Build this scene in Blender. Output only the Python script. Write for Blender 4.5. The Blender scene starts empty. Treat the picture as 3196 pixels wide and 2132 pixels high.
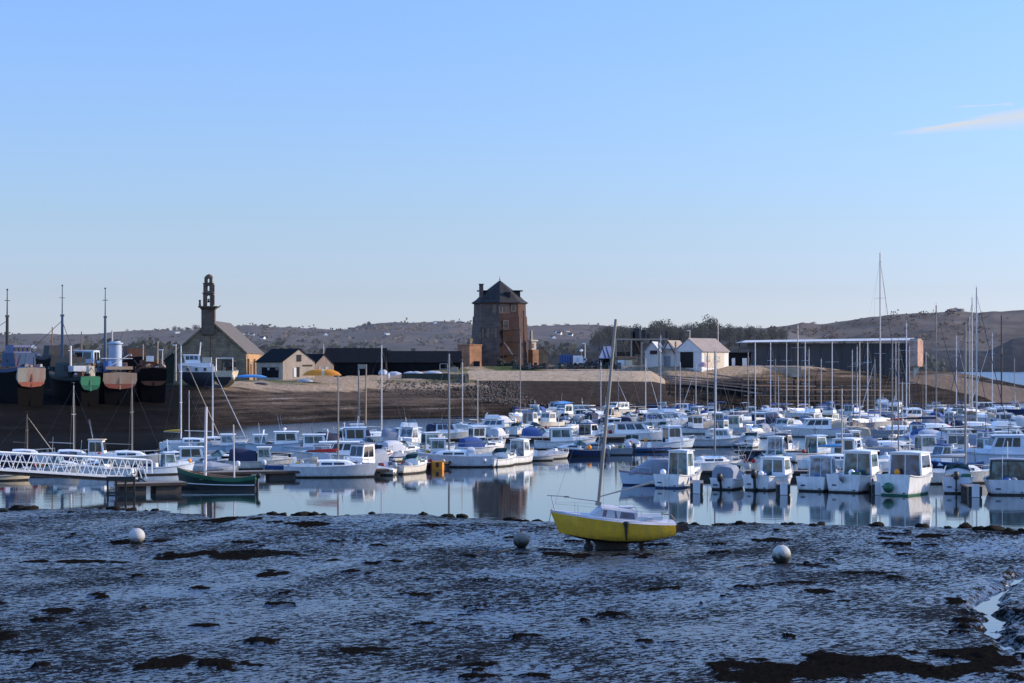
import bpy, bmesh, math, random
import numpy as np
from mathutils import Vector, Matrix

R = math.radians
PI = math.pi
rng = random.Random(7)
scene = bpy.context.scene
C = bpy.data.collections.new('harbour')
scene.collection.children.link(C)

# ---------------------------------------------------------------- camera frame
FPX = 5964.0           # focal length in pixels of the 3196 px wide photograph
HY = 1140.0            # horizon row
CH = 9.8               # eye height above low water


def X(px, d): return (px - 1598.0) / FPX * d
def Z(py, d): return CH - (py - HY) / FPX * d
def D(py, z=0.0): return (CH - z) * FPX / (py - HY)


def interp(v, pts):
    if v <= pts[0][0]: return pts[0][1]
    for (a, b), (c, d) in zip(pts, pts[1:]):
        if v <= c: return b + (d - b) * (v - a) / (c - a)
    return pts[-1][1]


def sstep(a, b, v):
    t = min(1, max(0, (v - a) / (b - a)))
    return t * t * (3 - 2 * t)


# ---------------------------------------------------------------- materials
MATS = {}


def _bsdf(name):
    m = bpy.data.materials.new(name)
    m.use_nodes = True
    nt = m.node_tree
    return m, nt, nt.nodes['Principled BSDF']


def paint(name, col, rough=.45, dirt=.25, scale=1.2, dcol=(.10, .085, .065), metal=0., bump=0., bscale=8., spec=.5, obj=True):
    """weathered procedural surface: colour broken up by two noises and run-off streaks"""
    if name in MATS: return MATS[name]
    m, nt, b = _bsdf(name)
    N, Lk = nt.nodes, nt.links
    tc = N.new('ShaderNodeTexCoord')
    mp = N.new('ShaderNodeMapping'); mp.inputs['Scale'].default_value = (1, 1, .35)
    Lk.new(tc.outputs['Object'], mp.inputs[0])
    n1 = N.new('ShaderNodeTexNoise'); n1.inputs['Scale'].default_value = scale; n1.inputs['Detail'].default_value = 6; n1.inputs['Roughness'].default_value = .65
    Lk.new(mp.outputs[0], n1.inputs['Vector'])
    rp = N.new('ShaderNodeValToRGB')
    rp.color_ramp.elements[0].position = .38; rp.color_ramp.elements[0].color = (0, 0, 0, 1)
    rp.color_ramp.elements[1].position = .75; rp.color_ramp.elements[1].color = (dirt, dirt, dirt, 1)
    Lk.new(n1.outputs['Fac'], rp.inputs[0])
    mx = N.new('ShaderNodeMixRGB'); mx.inputs[1].default_value = (*col, 1)
    mx.inputs[2].default_value = (*dcol, 1)
    Lk.new(rp.outputs[0], mx.inputs[0])
    Lk.new(mx.outputs[0], b.inputs['Base Color'])
    b.inputs['Roughness'].default_value = rough
    b.inputs['Metallic'].default_value = metal
    b.inputs['Specular IOR Level'].default_value = spec
    if bump:
        n2 = N.new('ShaderNodeTexNoise'); n2.inputs['Scale'].default_value = bscale; n2.inputs['Detail'].default_value = 5
        Lk.new(tc.outputs['Object'], n2.inputs['Vector'])
        bp = N.new('ShaderNodeBump'); bp.inputs['Strength'].default_value = bump; bp.inputs['Distance'].default_value = .1
        Lk.new(n2.outputs['Fac'], bp.inputs['Height']); Lk.new(bp.outputs[0], b.inputs['Normal'])
    MATS[name] = m
    return m


def masonry(name, c1, c2, mortar, sx=1.0, sy=.45, rough=.9, rot=False):
    """coursed rubble / brick from the brick texture, blotched with noise"""
    if name in MATS: return MATS[name]
    m, nt, b = _bsdf(name)
    N, Lk = nt.nodes, nt.links
    tc = N.new('ShaderNodeTexCoord')
    sep = N.new('ShaderNodeSeparateXYZ'); Lk.new(tc.outputs['Object'], sep.inputs[0])
    add = N.new('ShaderNodeMath'); add.operation = 'ADD'
    Lk.new(sep.outputs[0], add.inputs[0]); Lk.new(sep.outputs[1], add.inputs[1])
    cmb = N.new('ShaderNodeCombineXYZ'); Lk.new(add.outputs[0], cmb.inputs[0]); Lk.new(sep.outputs[2], cmb.inputs[1])
    br = N.new('ShaderNodeTexBrick'); Lk.new(cmb.outputs[0], br.inputs['Vector'])
    br.inputs['Scale'].default_value = 1
    br.inputs['Brick Width'].default_value = sx; br.inputs['Row Height'].default_value = sy
    br.inputs['Mortar Size'].default_value = .03
    br.inputs['Color1'].default_value = (*c1, 1); br.inputs['Color2'].default_value = (*c2, 1); br.inputs['Mortar'].default_value = (*mortar, 1)
    n1 = N.new('ShaderNodeTexNoise'); n1.inputs['Scale'].default_value = .5; n1.inputs['Detail'].default_value = 8; n1.inputs['Roughness'].default_value = .7
    Lk.new(tc.outputs['Object'], n1.inputs['Vector'])
    rp = N.new('ShaderNodeValToRGB')
    rp.color_ramp.elements[0].position = .3; rp.color_ramp.elements[0].color = (.45, .45, .45, 1)
    rp.color_ramp.elements[1].position = .7; rp.color_ramp.elements[1].color = (1.25, 1.2, 1.15, 1)
    Lk.new(n1.outputs['Fac'], rp.inputs[0])
    mx = N.new('ShaderNodeMixRGB'); mx.blend_type = 'MULTIPLY'; mx.inputs[0].default_value = 1
    Lk.new(br.outputs['Color'], mx.inputs[1]); Lk.new(rp.outputs[0], mx.inputs[2])
    Lk.new(mx.outputs[0], b.inputs['Base Color'])
    b.inputs['Roughness'].default_value = rough
    bp = N.new('ShaderNodeBump'); bp.inputs['Strength'].default_value = .6; bp.inputs['Distance'].default_value = .06
    Lk.new(n1.outputs['Fac'], bp.inputs['Height']); Lk.new(bp.outputs[0], b.inputs['Normal'])
    MATS[name] = m
    return m


def glass(name, col, rough=.06):
    if name in MATS: return MATS[name]
    m, nt, b = _bsdf(name)
    N, Lk = nt.nodes, nt.links
    tc = N.new('ShaderNodeTexCoord')
    n1 = N.new('ShaderNodeTexNoise'); n1.inputs['Scale'].default_value = 1.6; n1.inputs['Detail'].default_value = 3
    Lk.new(tc.outputs['Object'], n1.inputs['Vector'])
    rp = N.new('ShaderNodeValToRGB')
    rp.color_ramp.elements[0].position = .4; rp.color_ramp.elements[0].color = (*[c * .35 for c in col], 1)
    rp.color_ramp.elements[1].position = .65; rp.color_ramp.elements[1].color = (*[min(1, c * 1.9) for c in col], 1)
    Lk.new(n1.outputs['Fac'], rp.inputs[0]); Lk.new(rp.outputs[0], b.inputs['Base Color'])
    b.inputs['Roughness'].default_value = rough
    b.inputs['Specular IOR Level'].default_value = .7
    MATS[name] = m
    return m


WHITE = paint('gelcoat_white', (.86, .86, .84), .3, .10)
WHITE2 = paint('gelcoat_ivory', (.78, .73, .63), .35, .2)
WHITE3 = paint('gelcoat_greyed', (.66, .68, .69), .4, .25)
PALEBLUE = paint('gelcoat_pale_blue', (.58, .68, .78), .35, .15)
GREYB = paint('gelcoat_grey', (.30, .33, .37), .35, .2)
NAVY = paint('paint_navy', (.015, .03, .09), .35, .15)
BLUE = paint('paint_blue', (.03, .12, .36), .4, .2)
CREAM = paint('paint_cream', (.62, .53, .38), .5, .25)
RED = paint('paint_red', (.36, .03, .02), .5, .25)
GREEN = paint('paint_green', (.01, .12, .06), .4, .25)
DKGREEN = paint('paint_dark_green', (.006, .03, .022), .4, .2)
BLACK = paint('paint_black', (.012, .012, .014), .5, .2)
YELLOW = paint('paint_yellow', (.62, .36, .02), .55, .6, scale=1.6, dcol=(.26, .17, .04))
ORANGE = paint('paint_orange', (.74, .26, .008), .6, .15)
DECKG = paint('deck_grey', (.42, .42, .42), .7, .4, scale=3)
TEAK = paint('deck_wood', (.25, .16, .09), .7, .4, scale=3)
AFBLACK = paint('antifoul_black', (.018, .017, .016), .8, .5)
AFBLUE = paint('antifoul_blue', (.02, .05, .13), .8, .3)
AFRED = paint('antifoul_red', (.22, .06, .045), .8, .3)
AFGREEN = paint('antifoul_green', (.01, .13, .085), .8, .3)
CANVB = paint('canvas_blue', (.02, .07, .25), .9, .2)
CANVN = paint('canvas_navy', (.012, .02, .06), .9, .2)
CANVG = paint('canvas_grey', (.24, .27, .33), .9, .2)
CANVW = paint('canvas_pale', (.52, .54, .58), .9, .25)
CANVT = paint('canvas_tan', (.46, .38, .28), .9, .25)
CANVY = paint('canvas_yellow', (.72, .42, .05), .9, .15)
CANVR = paint('canvas_red', (.45, .03, .03), .9, .15)
CANVLB = paint('canvas_light_blue', (.10, .32, .62), .9, .15)
ALU = paint('aluminium', (.50, .48, .46), .45, .2, metal=.2)
ALUD = paint('aluminium_dull', (.26, .24, .22), .55, .3, metal=.2)
MASTW = paint('mast_white', (.66, .64, .64), .4, .15)
MASTB = paint('mast_wood', (.20, .12, .075), .6, .4)
STEEL = paint('steel_rail', (.62, .62, .62), .3, .1, metal=.5)
RUBBER = paint('rubber_black', (.012, .012, .012), .6, .2)
WIRE = paint('wire_rope', (.16, .15, .14), .6, .1)
ROPE = paint('rope_pale', (.42, .38, .32), .9, .3)
GLT = glass('glass_teal', (.05, .10, .105))
GLD = glass('glass_dark', (.010, .014, .018))
GLB = glass('glass_blue', (.03, .055, .09))
GLP = glass('glass_pale', (.16, .20, .22))
WOODD = paint('timber_dark', (.035, .026, .021), .9, .5, scale=2, dcol=(.09, .07, .055))
WOODB = paint('timber_brown', (.13, .085, .06), .9, .5, scale=2)
RUST = paint('rusty_steel', (.13, .05, .025), .85, .6, scale=1.5, dcol=(.03, .018, .014))
SLATE = paint('roof_slate', (.13, .115, .105), .85, .4, scale=.6, dcol=(.06, .055, .05), spec=.15, bump=.4, bscale=3)
SLATED = paint('roof_black', (.010, .011, .015), .85, .3, spec=.08, dcol=(.03, .03, .032))
TARRED = paint('tarred_board', (.010, .010, .012), .9, .3, spec=.08, dcol=(.035, .03, .027))
CONC = paint('concrete', (.36, .32, .27), .9, .5, scale=.8)
WEED = paint('seaweed', (.010, .008, .005), .9, .4, bump=.8, bscale=10, dcol=(.022, .017, .010), spec=.1)


# ---------------------------------------------------------------- mesh builder
class MB:
    def __init__(s):
        s.v = []; s.f = []; s.m = []

    def add(s, vs, fs, m=0):
        o = len(s.v)
        s.v += [tuple(p) for p in vs]
        s.f += [tuple(i + o for i in f) for f in fs]
        s.m += [m] * len(fs)
        return s

    def box(s, c, size, rz=0., m=0, taper=(1, 1), ry=0.):
        hx, hy, hz = size[0] / 2, size[1] / 2, size[2] / 2
        vs = []
        for z, t in ((-hz, (1, 1)), (hz, taper)):
            for sx, sy in ((-1, -1), (1, -1), (1, 1), (-1, 1)):
                vs.append(Vector((sx * hx * t[0], sy * hy * t[1], z)))
        M = Matrix.Translation(c) @ Matrix.Rotation(rz, 4, 'Z') @ Matrix.Rotation(ry, 4, 'Y')
        vs = [M @ v for v in vs]
        return s.add(vs, [(3, 2, 1, 0), (4, 5, 6, 7), (0, 1, 5, 4), (1, 2, 6, 5), (2, 3, 7, 6), (3, 0, 4, 7)], m)

    def tube(s, p0, p1, r0, r1=None, n=6, m=0, caps=True):
        r1 = r0 if r1 is None else r1
        p0, p1 = Vector(p0), Vector(p1)
        d = (p1 - p0)
        if d.length < 1e-6: return s
        d.normalize()
        a = d.orthogonal().normalized(); b = d.cross(a)
        vs = []
        for p, r in ((p0, r0), (p1, r1)):
            for k in range(n):
                t = 2 * PI * k / n
                vs.append(p + a * (math.cos(t) * r) + b * (math.sin(t) * r))
        fs = [(k, (k + 1) % n, n + (k + 1) % n, n + k) for k in range(n)]
        if caps: fs += [tuple(reversed(range(n))), tuple(range(n, 2 * n))]
        return s.add(vs, fs, m)

    def path(s, pts, r, n=5, m=0):
        """one continuous bent tube"""
        pts = [Vector(p) for p in pts]
        vs = []
        a = None
        for i, p in enumerate(pts):
            d = (pts[min(i + 1, len(pts) - 1)] - pts[max(i - 1, 0)]).normalized()
            if a is None: a = d.orthogonal().normalized()
            else:
                a = (a - d * a.dot(d)).normalized()
            b = d.cross(a)
            rr = r[i] if isinstance(r, (list, tuple)) else r
            for k in range(n):
                t = 2 * PI * k / n
                vs.append(p + a * (math.cos(t) * rr) + b * (math.sin(t) * rr))
        fs = []
        for i in range(len(pts) - 1):
            for k in range(n):
                fs.append((i * n + k, i * n + (k + 1) % n, (i + 1) * n + (k + 1) % n, (i + 1) * n + k))
        fs += [tuple(reversed(range(n))), tuple(range((len(pts) - 1) * n, len(pts) * n))]
        return s.add(vs, fs, m)

    def loft(s, rings, closed=True, cap=True, m=0):
        n = len(rings[0])
        vs = [p for r in rings for p in r]
        fs = []
        for i in range(len(rings) - 1):
            for k in range(n if closed else n - 1):
                fs.append((i * n + k, i * n + (k + 1) % n, (i + 1) * n + (k + 1) % n, (i + 1) * n + k))
        if cap and closed:
            fs += [tuple(reversed(range(n))), tuple(range((len(rings) - 1) * n, len(rings) * n))]
        return s.add(vs, fs, m)

    def prism(s, poly, y0, y1, m=0, ins=0.):
        """polygon in xz pushed along y"""
        n = len(poly)
        vs = [(x, y0, z) for x, z in poly] + [(x, y1, z) for x, z in poly]
        fs = [(k, (k + 1) % n, n + (k + 1) % n, n + k) for k in range(n)]
        fs += [tuple(reversed(range(n))), tuple(range(n, 2 * n))]
        return s.add(vs, fs, m)

    def quad(s, a, b, c, d, th=.02, m=0):
        """thin solid pane"""
        a, b, c, d = map(Vector, (a, b, c, d))
        nrm = (b - a).cross(d - a)
        if nrm.length < 1e-9: return s
        nrm.normalize()
        o = nrm * th
        return s.add([a, b, c, d, a + o, b + o, c + o, d + o],
                     [(3, 2, 1, 0), (4, 5, 6, 7), (0, 1, 5, 4), (1, 2, 6, 5), (2, 3, 7, 6), (3, 0, 4, 7)], m)

    def ball(s, c, r, nu=10, nv=7, m=0, sc=(1, 1, 1)):
        rings = []
        for i in range(nv + 1):
            t = -PI / 2 + PI * i / nv
            t = max(-PI / 2 + .02, min(PI / 2 - .02, t))
            rings.append([(c[0] + r * sc[0] * math.cos(t) * math.cos(2 * PI * k / nu), c[1] + r * sc[1] * math.cos(t) * math.sin(2 * PI * k / nu), c[2] + r * sc[2] * math.sin(t)) for k in range(nu)])
        return s.loft(rings, m=m)

    def build(s, name, mats, parent=None, smooth=False, fix=True):
        if not s.v: return None
        me = bpy.data.meshes.new(name)
        me.from_pydata(s.v, [], s.f)
        for mt in (mats if isinstance(mats, (list, tuple)) else [mats]):
            me.materials.append(mt)
        if any(s.m): me.polygons.foreach_set('material_index', s.m)
        if fix:
            bm = bmesh.new(); bm.from_mesh(me)
            bmesh.ops.recalc_face_normals(bm, faces=bm.faces)
            bm.to_mesh(me); bm.free()
        if smooth:
            me.polygons.foreach_set('use_smooth', [True] * len(me.polygons))
            if smooth is not True:
                try: me.set_sharp_from_angle(angle=R(smooth))
                except Exception: pass
        me.update()
        o = bpy.data.objects.new(name, me)
        C.objects.link(o)
        if parent: o.parent = parent
        return o


def thing(name, label, cat, loc=(0, 0, 0), rz=0., group=None):
    o = bpy.data.objects.new(name, None)
    C.objects.link(o)
    o.location = loc; o.rotation_euler = (0, 0, rz)
    o.empty_display_size = .2
    o['label'] = label; o['category'] = cat
    if group: o['group'] = group
    return o


def tag(o, label, cat, group=None, kind=None):
    o['label'] = label; o['category'] = cat
    if group: o['group'] = group
    if kind: o['kind'] = kind
    return o


ORD = ['first', 'second', 'third', 'fourth', 'fifth', 'sixth', 'seventh', 'eighth', 'ninth', 'tenth', 'eleventh', 'twelfth', 'thirteenth', 'fourteenth',
       'fifteenth', 'sixteenth', 'seventeenth', 'eighteenth', 'nineteenth', 'twentieth']


# ---------------------------------------------------------------- numpy value noise
_ng = np.random.RandomState(11)
_LAT = _ng.rand(512, 512).astype(np.float32)


def vnoise(x, y):
    xi = np.floor(x).astype(np.int64); yi = np.floor(y).astype(np.int64)
    fx = (x - xi); fy = (y - yi)
    fx = fx * fx * fx * (fx * (fx * 6 - 15) + 10); fy = fy * fy * fy * (fy * (fy * 6 - 15) + 10)
    a = _LAT[xi & 511, yi & 511]; b = _LAT[(xi + 1) & 511, yi & 511]
    c = _LAT[xi & 511, (yi + 1) & 511]; d = _LAT[(xi + 1) & 511, (yi + 1) & 511]
    return (a * (1 - fx) + b * fx) * (1 - fy) + (c * (1 - fx) + d * fx) * fy - .5


def fbm(x, y, octv=4, gain=.5):
    s = np.zeros_like(x, dtype=np.float64); a = 1.
    for k in range(octv):
        s += a * vnoise(x * 2 ** k + 17.3 * k, y * 2 ** k + 5.1 * k)
        a *= gain
    return s


def grid_mesh(name, xs, ys, zs, mat, attrs=None, smooth=True):
    """xs, ys, zs: (rows, cols) arrays"""
    h, w = zs.shape
    me = bpy.data.meshes.new(name)
    co = np.stack([xs, ys, zs], -1).reshape(-1, 3).astype(np.float32)
    me.vertices.add(len(co)); me.vertices.foreach_set('co', co.ravel())
    i = np.arange(h * w).reshape(h, w)
    q = np.stack([i[:-1, :-1], i[:-1, 1:], i[1:, 1:], i[1:, :-1]], -1).reshape(-1, 4)
    me.loops.add(q.size); me.loops.foreach_set('vertex_index', q.ravel().astype(np.int32))
    me.polygons.add(len(q)); me.polygons.foreach_set('loop_start', (np.arange(len(q)) * 4).astype(np.int32))
    me.polygons.foreach_set('loop_total', np.full(len(q), 4, np.int32))
    if smooth: me.polygons.foreach_set('use_smooth', np.ones(len(q), bool))
    me.update(calc_edges=True)
    for k, v in (attrs or {}).items():
        at = me.attributes.new(k, 'FLOAT', 'POINT')
        at.data.foreach_set('value', v.ravel().astype(np.float32))
    me.materials.append(mat)
    me.validate()
    o = bpy.data.objects.new(name, me); C.objects.link(o)
    return o


# ---------------------------------------------------------------- camera, light, sky
cam = bpy.data.cameras.new('camera')
co = bpy.data.objects.new('camera', cam); scene.collection.objects.link(co)
co.location = (0, 0, CH); co.rotation_euler = (R(90), 0, 0)
cam.sensor_width = 36; cam.lens = 36 * FPX / 3196
cam.shift_y = (HY - 1066) / 3196
cam.clip_start = 1; cam.clip_end = 60000
scene.camera = co

SUN_EL, SUN_AZ = R(21), R(79)        # azimuth clockwise from +Y: low sun on the right, a little behind the far shore
sv = Vector((math.sin(SUN_AZ) * math.cos(SUN_EL), math.cos(SUN_AZ) * math.cos(SUN_EL), math.sin(SUN_EL)))
sl = bpy.data.lights.new('sun', 'SUN'); so = bpy.data.objects.new('sun', sl); scene.collection.objects.link(so)
so.rotation_euler = (-sv).to_track_quat('-Z', 'Y').to_euler()
sl.energy = 5.0; sl.angle = R(.53); sl.color = (1, .80, .56)

world = bpy.data.worlds.new('World'); scene.world = world; world.use_nodes = True
nt = world.node_tree; N, Lk = nt.nodes, nt.links
bg = N['Background']
sky = N.new('ShaderNodeTexSky'); sky.sky_type = 'NISHITA'; sky.sun_disc = False
sky.sun_elevation = SUN_EL; sky.sun_rotation = SUN_AZ
sky.air_density = 1; sky.dust_density = .6; sky.ozone_density = 2
tc = N.new('ShaderNodeTexCoord'); sep = N.new('ShaderNodeSeparateXYZ'); Lk.new(tc.outputs['Generated'], sep.inputs[0])
tint = N.new('ShaderNodeValToRGB')
SKYT = [(0.0, (1.60, 1.80, 3.05)), (.008, (1.52, 1.72, 2.95)), (.02, (1.31, 1.49, 2.45)), (.038, (1.20, 1.33, 2.09)), (.073, (1.23, 1.36, 1.90)),
        (.112, (1.30, 1.48, 2.04)), (.188, (1.40, 1.66, 2.36)), (.40, (2.75, 3.25, 4.4)), (1.0, (3.1, 3.6, 4.4))]
el = tint.color_ramp.elements
while len(el) < len(SKYT): el.new(.5)
for e, (p, c) in zip(el, SKYT): e.position = p; e.color = (*[v / 4.4 for v in c], 1)
Lk.new(sep.outputs[2], tint.inputs[0])
mul = N.new('ShaderNodeMixRGB'); mul.blend_type = 'MULTIPLY'; mul.inputs[0].default_value = 1
Lk.new(sky.outputs[0], mul.inputs[1]); Lk.new(tint.outputs[0], mul.inputs[2])


def mth(op, a, b=None, c=None):
    n = N.new('ShaderNodeMath'); n.operation = op
    for k, v in enumerate((a, b, c)):
        if v is None: continue
        if isinstance(v, (int, float)): n.inputs[k].default_value = v
        else: Lk.new(v, n.inputs[k])
    return n.outputs[0]


# thin cirrus low in the north-east: streaks in the sky's own direction space
yy = mth('MAXIMUM', sep.outputs[1], .05)
u = mth('DIVIDE', sep.outputs[0], yy); v = mth('DIVIDE', sep.outputs[2], yy)
cmb = N.new('ShaderNodeCombineXYZ'); Lk.new(mth('MULTIPLY', u, 30), cmb.inputs[0]); Lk.new(mth('SUBTRACT', mth('MULTIPLY', v, 260), mth('MULTIPLY', u, 40)), cmb.inputs[1])
nz = N.new('ShaderNodeTexNoise'); nz.inputs['Scale'].default_value = 1.5; nz.inputs['Detail'].default_value = 5; Lk.new(cmb.outputs[0], nz.inputs['Vector'])
cl = None
for (u0, u1, v0, sl_, th0, th1, amt) in ((.196, .30, .1206, .150, .0006, .0105, .85), (.228, .262, .1352, .045, .0004, .0012, .5), (.252, .31, .1232, .06, .0008, .002, .25)):
    t = mth('DIVIDE', mth('SUBTRACT', u, u0), u1 - u0)
    inside = mth('MULTIPLY', mth('GREATER_THAN', t, 0), mth('LESS_THAN', t, 1))
    vc = mth('ADD', mth('ADD', v0, mth('MULTIPLY', mth('SUBTRACT', u, u0), sl_)), mth('MULTIPLY', mth('SUBTRACT', nz.outputs['Fac'], .5), .0035))
    th = mth('ADD', th0, mth('MULTIPLY', t, th1 - th0))
    dv = mth('DIVIDE', mth('SUBTRACT', v, vc), th)
    up = mth('SUBTRACT', 1, mth('MINIMUM', mth('MULTIPLY', mth('MAXIMUM', dv, 0), 1.8), 1))
    dn = mth('SUBTRACT', 1, mth('MINIMUM', mth('MULTIPLY', mth('MAXIMUM', mth('MULTIPLY', dv, -1), 0), .9), 1))
    dens = mth('MULTIPLY', mth('MULTIPLY', mth('MULTIPLY', up, dn), inside), mth('MULTIPLY', mth('MINIMUM', mth('MULTIPLY', t, 5), 1), amt))
    dens = mth('MULTIPLY', dens, mth('ADD', .45, mth('MULTIPLY', nz.outputs['Fac'], 1.)))
    cl = dens if cl is None else mth('MAXIMUM', cl, dens)
scl = N.new('ShaderNodeVectorMath'); scl.operation = 'SCALE'; scl.inputs[3].default_value = 4.4; Lk.new(mul.outputs[0], scl.inputs[0])
mc = N.new('ShaderNodeMixRGB'); mc.inputs[2].default_value = (7.3, 7.35, 7.4, 1)
Lk.new(cl, mc.inputs[0]); Lk.new(scl.outputs[0], mc.inputs[1]); Lk.new(mc.outputs[0], bg.inputs[0])
bg.inputs[1].default_value = .1
scene.view_settings.view_transform = 'Standard'; scene.view_settings.look = 'None'; scene.view_settings.exposure = 0
scene.cycles.use_denoising = True
scene.cycles.max_bounces = 6; scene.cycles.caustics_reflective = False; scene.cycles.caustics_refractive = False
scene.cycles.sample_clamp_indirect = 4


def buoy_mat(name, top, low, lo=-.25, hi=.1):
    m = paint(name, top, .75, .35, scale=3, dcol=(.12, .12, .09), bump=.3, bscale=12)
    nt = m.node_tree; N, Lk = nt.nodes, nt.links
    b = nt.nodes['Principled BSDF']; src = b.inputs['Base Color'].links[0].from_socket
    tc = N.new('ShaderNodeTexCoord'); sp = N.new('ShaderNodeSeparateXYZ'); Lk.new(tc.outputs['Object'], sp.inputs[0])
    nz = N.new('ShaderNodeTexNoise'); nz.inputs['Scale'].default_value = 5; Lk.new(tc.outputs['Object'], nz.inputs['Vector'])
    ad = N.new('ShaderNodeMath'); ad.operation = 'MULTIPLY_ADD'; ad.inputs[1].default_value = .5; Lk.new(nz.outputs['Fac'], ad.inputs[0]); Lk.new(sp.outputs[2], ad.inputs[2])
    mr = N.new('ShaderNodeMapRange'); mr.inputs[1].default_value = lo + .25; mr.inputs[2].default_value = hi + .25; Lk.new(ad.outputs[0], mr.inputs[0])
    mx = N.new('ShaderNodeMixRGB'); mx.inputs[1].default_value = (*low, 1); Lk.new(mr.outputs[0], mx.inputs[0]); Lk.new(src, mx.inputs[2]); Lk.new(mx.outputs[0], b.inputs['Base Color'])
    return m



# ================================================================ the setting: water, mud, shore, hills
def water_mat(name='harbour_water', strength=.05, dist=.10, rough=.035, sc=(.35, 1.6, 1)):
    m, nt, b = _bsdf(name)
    N, Lk = nt.nodes, nt.links
    tc = N.new('ShaderNodeTexCoord'); mp = N.new('ShaderNodeMapping'); mp.inputs['Scale'].default_value = sc
    Lk.new(tc.outputs['Object'], mp.inputs[0])
    n1 = N.new('ShaderNodeTexNoise'); n1.inputs['Scale'].default_value = .8; n1.inputs['Detail'].default_value = 4; Lk.new(mp.outputs[0], n1.inputs['Vector'])
    bp = N.new('ShaderNodeBump'); bp.inputs['Strength'].default_value = strength
    if name == 'harbour_water':      # a breath of wind ruffles the water under the far shore; the near basin lies calm
        sp = N.new('ShaderNodeSeparateXYZ'); Lk.new(tc.outputs['Object'], sp.inputs[0])
        nb = N.new('ShaderNodeTexNoise'); nb.inputs['Scale'].default_value = .03; nb.inputs['Detail'].default_value = 4; Lk.new(tc.outputs['Object'], nb.inputs['Vector'])
        def m_(op, a, c):
            n = N.new('ShaderNodeMath'); n.operation = op
            for k, v in enumerate((a, c)):
                if isinstance(v, (int, float)): n.inputs[k].default_value = v
                else: Lk.new(v, n.inputs[k])
            return n.outputs[0]
        nn = m_('MULTIPLY', m_('SUBTRACT', nb.outputs['Fac'], .5), 40)
        fy = N.new('ShaderNodeMapRange'); fy.interpolation_type = 'SMOOTHSTEP'; fy.inputs[1].default_value = 214; fy.inputs[2].default_value = 240; Lk.new(m_('ADD', sp.outputs[1], nn), fy.inputs[0])
        fx = N.new('ShaderNodeMapRange'); fx.interpolation_type = 'SMOOTHSTEP'; fx.inputs[1].default_value = -50; fx.inputs[2].default_value = -36; Lk.new(m_('ADD', sp.outputs[0], m_('MULTIPLY', nn, .3)), fx.inputs[0])
        ruf = m_('MULTIPLY', fx.outputs[0], fy.outputs[0])
        Lk.new(m_('ADD', m_('MULTIPLY', ruf, .75), strength), bp.inputs['Strength']); Lk.new(m_('ADD', m_('MULTIPLY', ruf, .16), rough), b.inputs['Roughness'])
    else: b.inputs['Roughness'].default_value = rough
    bp.inputs['Distance'].default_value = dist
    Lk.new(n1.outputs['Fac'], bp.inputs['Height']); Lk.new(bp.outputs[0], b.inputs['Normal'])
    b.inputs['Base Color'].default_value = (.012, .022, .028, 1)
    b.inputs['IOR'].default_value = 1.75
    b.inputs['Specular IOR Level'].default_value = .5
    return m


w = MB(); w.add([(-9000, 40, 0), (9000, 40, 0), (9000, 640, 0), (-9000, 640, 0)], [(0, 1, 2, 3)])
water = w.build('water', water_mat()); water['kind'] = 'structure'
w = MB(); w.add([(-9000, 640, 0), (9000, 640, 0), (9000, 12000, 0), (-9000, 12000, 0)], [(0, 1, 2, 3)])
sea = w.build('open_sea', water_mat('open_sea', 1.0, 1.2, .30, (.2, .25, 1))); sea['kind'] = 'structure'

# ---- mud flat -------------------------------------------------------------
SHORE = [(X(px, D(py)), D(py)) for px, py in ((-700, 1580), (-300, 1584), (0, 1588), (300, 1592), (560, 1601), (680, 1619), (760, 1612), (850, 1604), (1150, 1609), (1450, 1613), (1560, 1620), (1700, 1630), (2160, 1640), (2650, 1644), (3196, 1657), (3500, 1664), (4000, 1670))]
nx, ny = 1700, 640
v_ = np.linspace(0, 1, ny)[:, None]
yv = 46 + (140 - 46) * v_ ** 1.05
hw = 0.34 * yv + 5
us = np.linspace(-1, 1, nx)[None, :]
xg = us * hw; yg = yv + 0 * us
sh = np.interp(xg, [p[0] for p in SHORE], [p[1] for p in SHORE])
sd = sh - yg + fbm(xg * .35, yg * .35, 4) * 3.2 + fbm(xg * 1.4, yg * 1.4, 3) * .5
zb = .16 * np.tanh(sd / 2.2) + np.where(sd < 0, sd * .06, 0)
zb = np.maximum(zb, -1.2)
inl = np.clip(sd / 6, 0, 1)
lowf = fbm(xg * .09, yg * .06, 4)
zb += inl * (.10 + .16 * lowf)
# low wave-worn ridges lying across the flat, drifting slightly uphill to the right
xr = xg * .80 + yg * .60; yr = yg * .80 - xg * .60
rp1 = fbm(xr * .45, yr * 1.3, 3); rp2 = fbm(xr * 1.0 + 40, yr * 2.6, 3); rp3 = fbm(xr * 2.2, yr * 5.0 + 9, 3)
amp = np.clip(.35 + .9 * fbm(xg * .13 + 7, yg * .1 + 3, 3), .12, 1.1)
zb += inl * amp * (.075 * rp1 + .07 * rp2 + .045 * rp3)
# seaweed beds and weedy humps
weed = np.clip((fbm(xg * .16 + 31, yg * .22 + 11, 5) - .44) * 6, 0, 1) * .8


def patch(px, py, rx, ry, amt=1.):
    d = D(py, .2); cx = X(px, d); rxx = rx / FPX * d; ryy = abs(D(py - ry, .2) - D(py + ry, .2)) / 2
    q = np.sqrt(((xg - cx) / rxx) ** 2 + ((yg - d) / ryy) ** 2) + 1.3 * fbm(xg * .9, yg * .55, 5)
    return np.clip((1 - q) * 1.8, 0, 1) * amt


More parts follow.
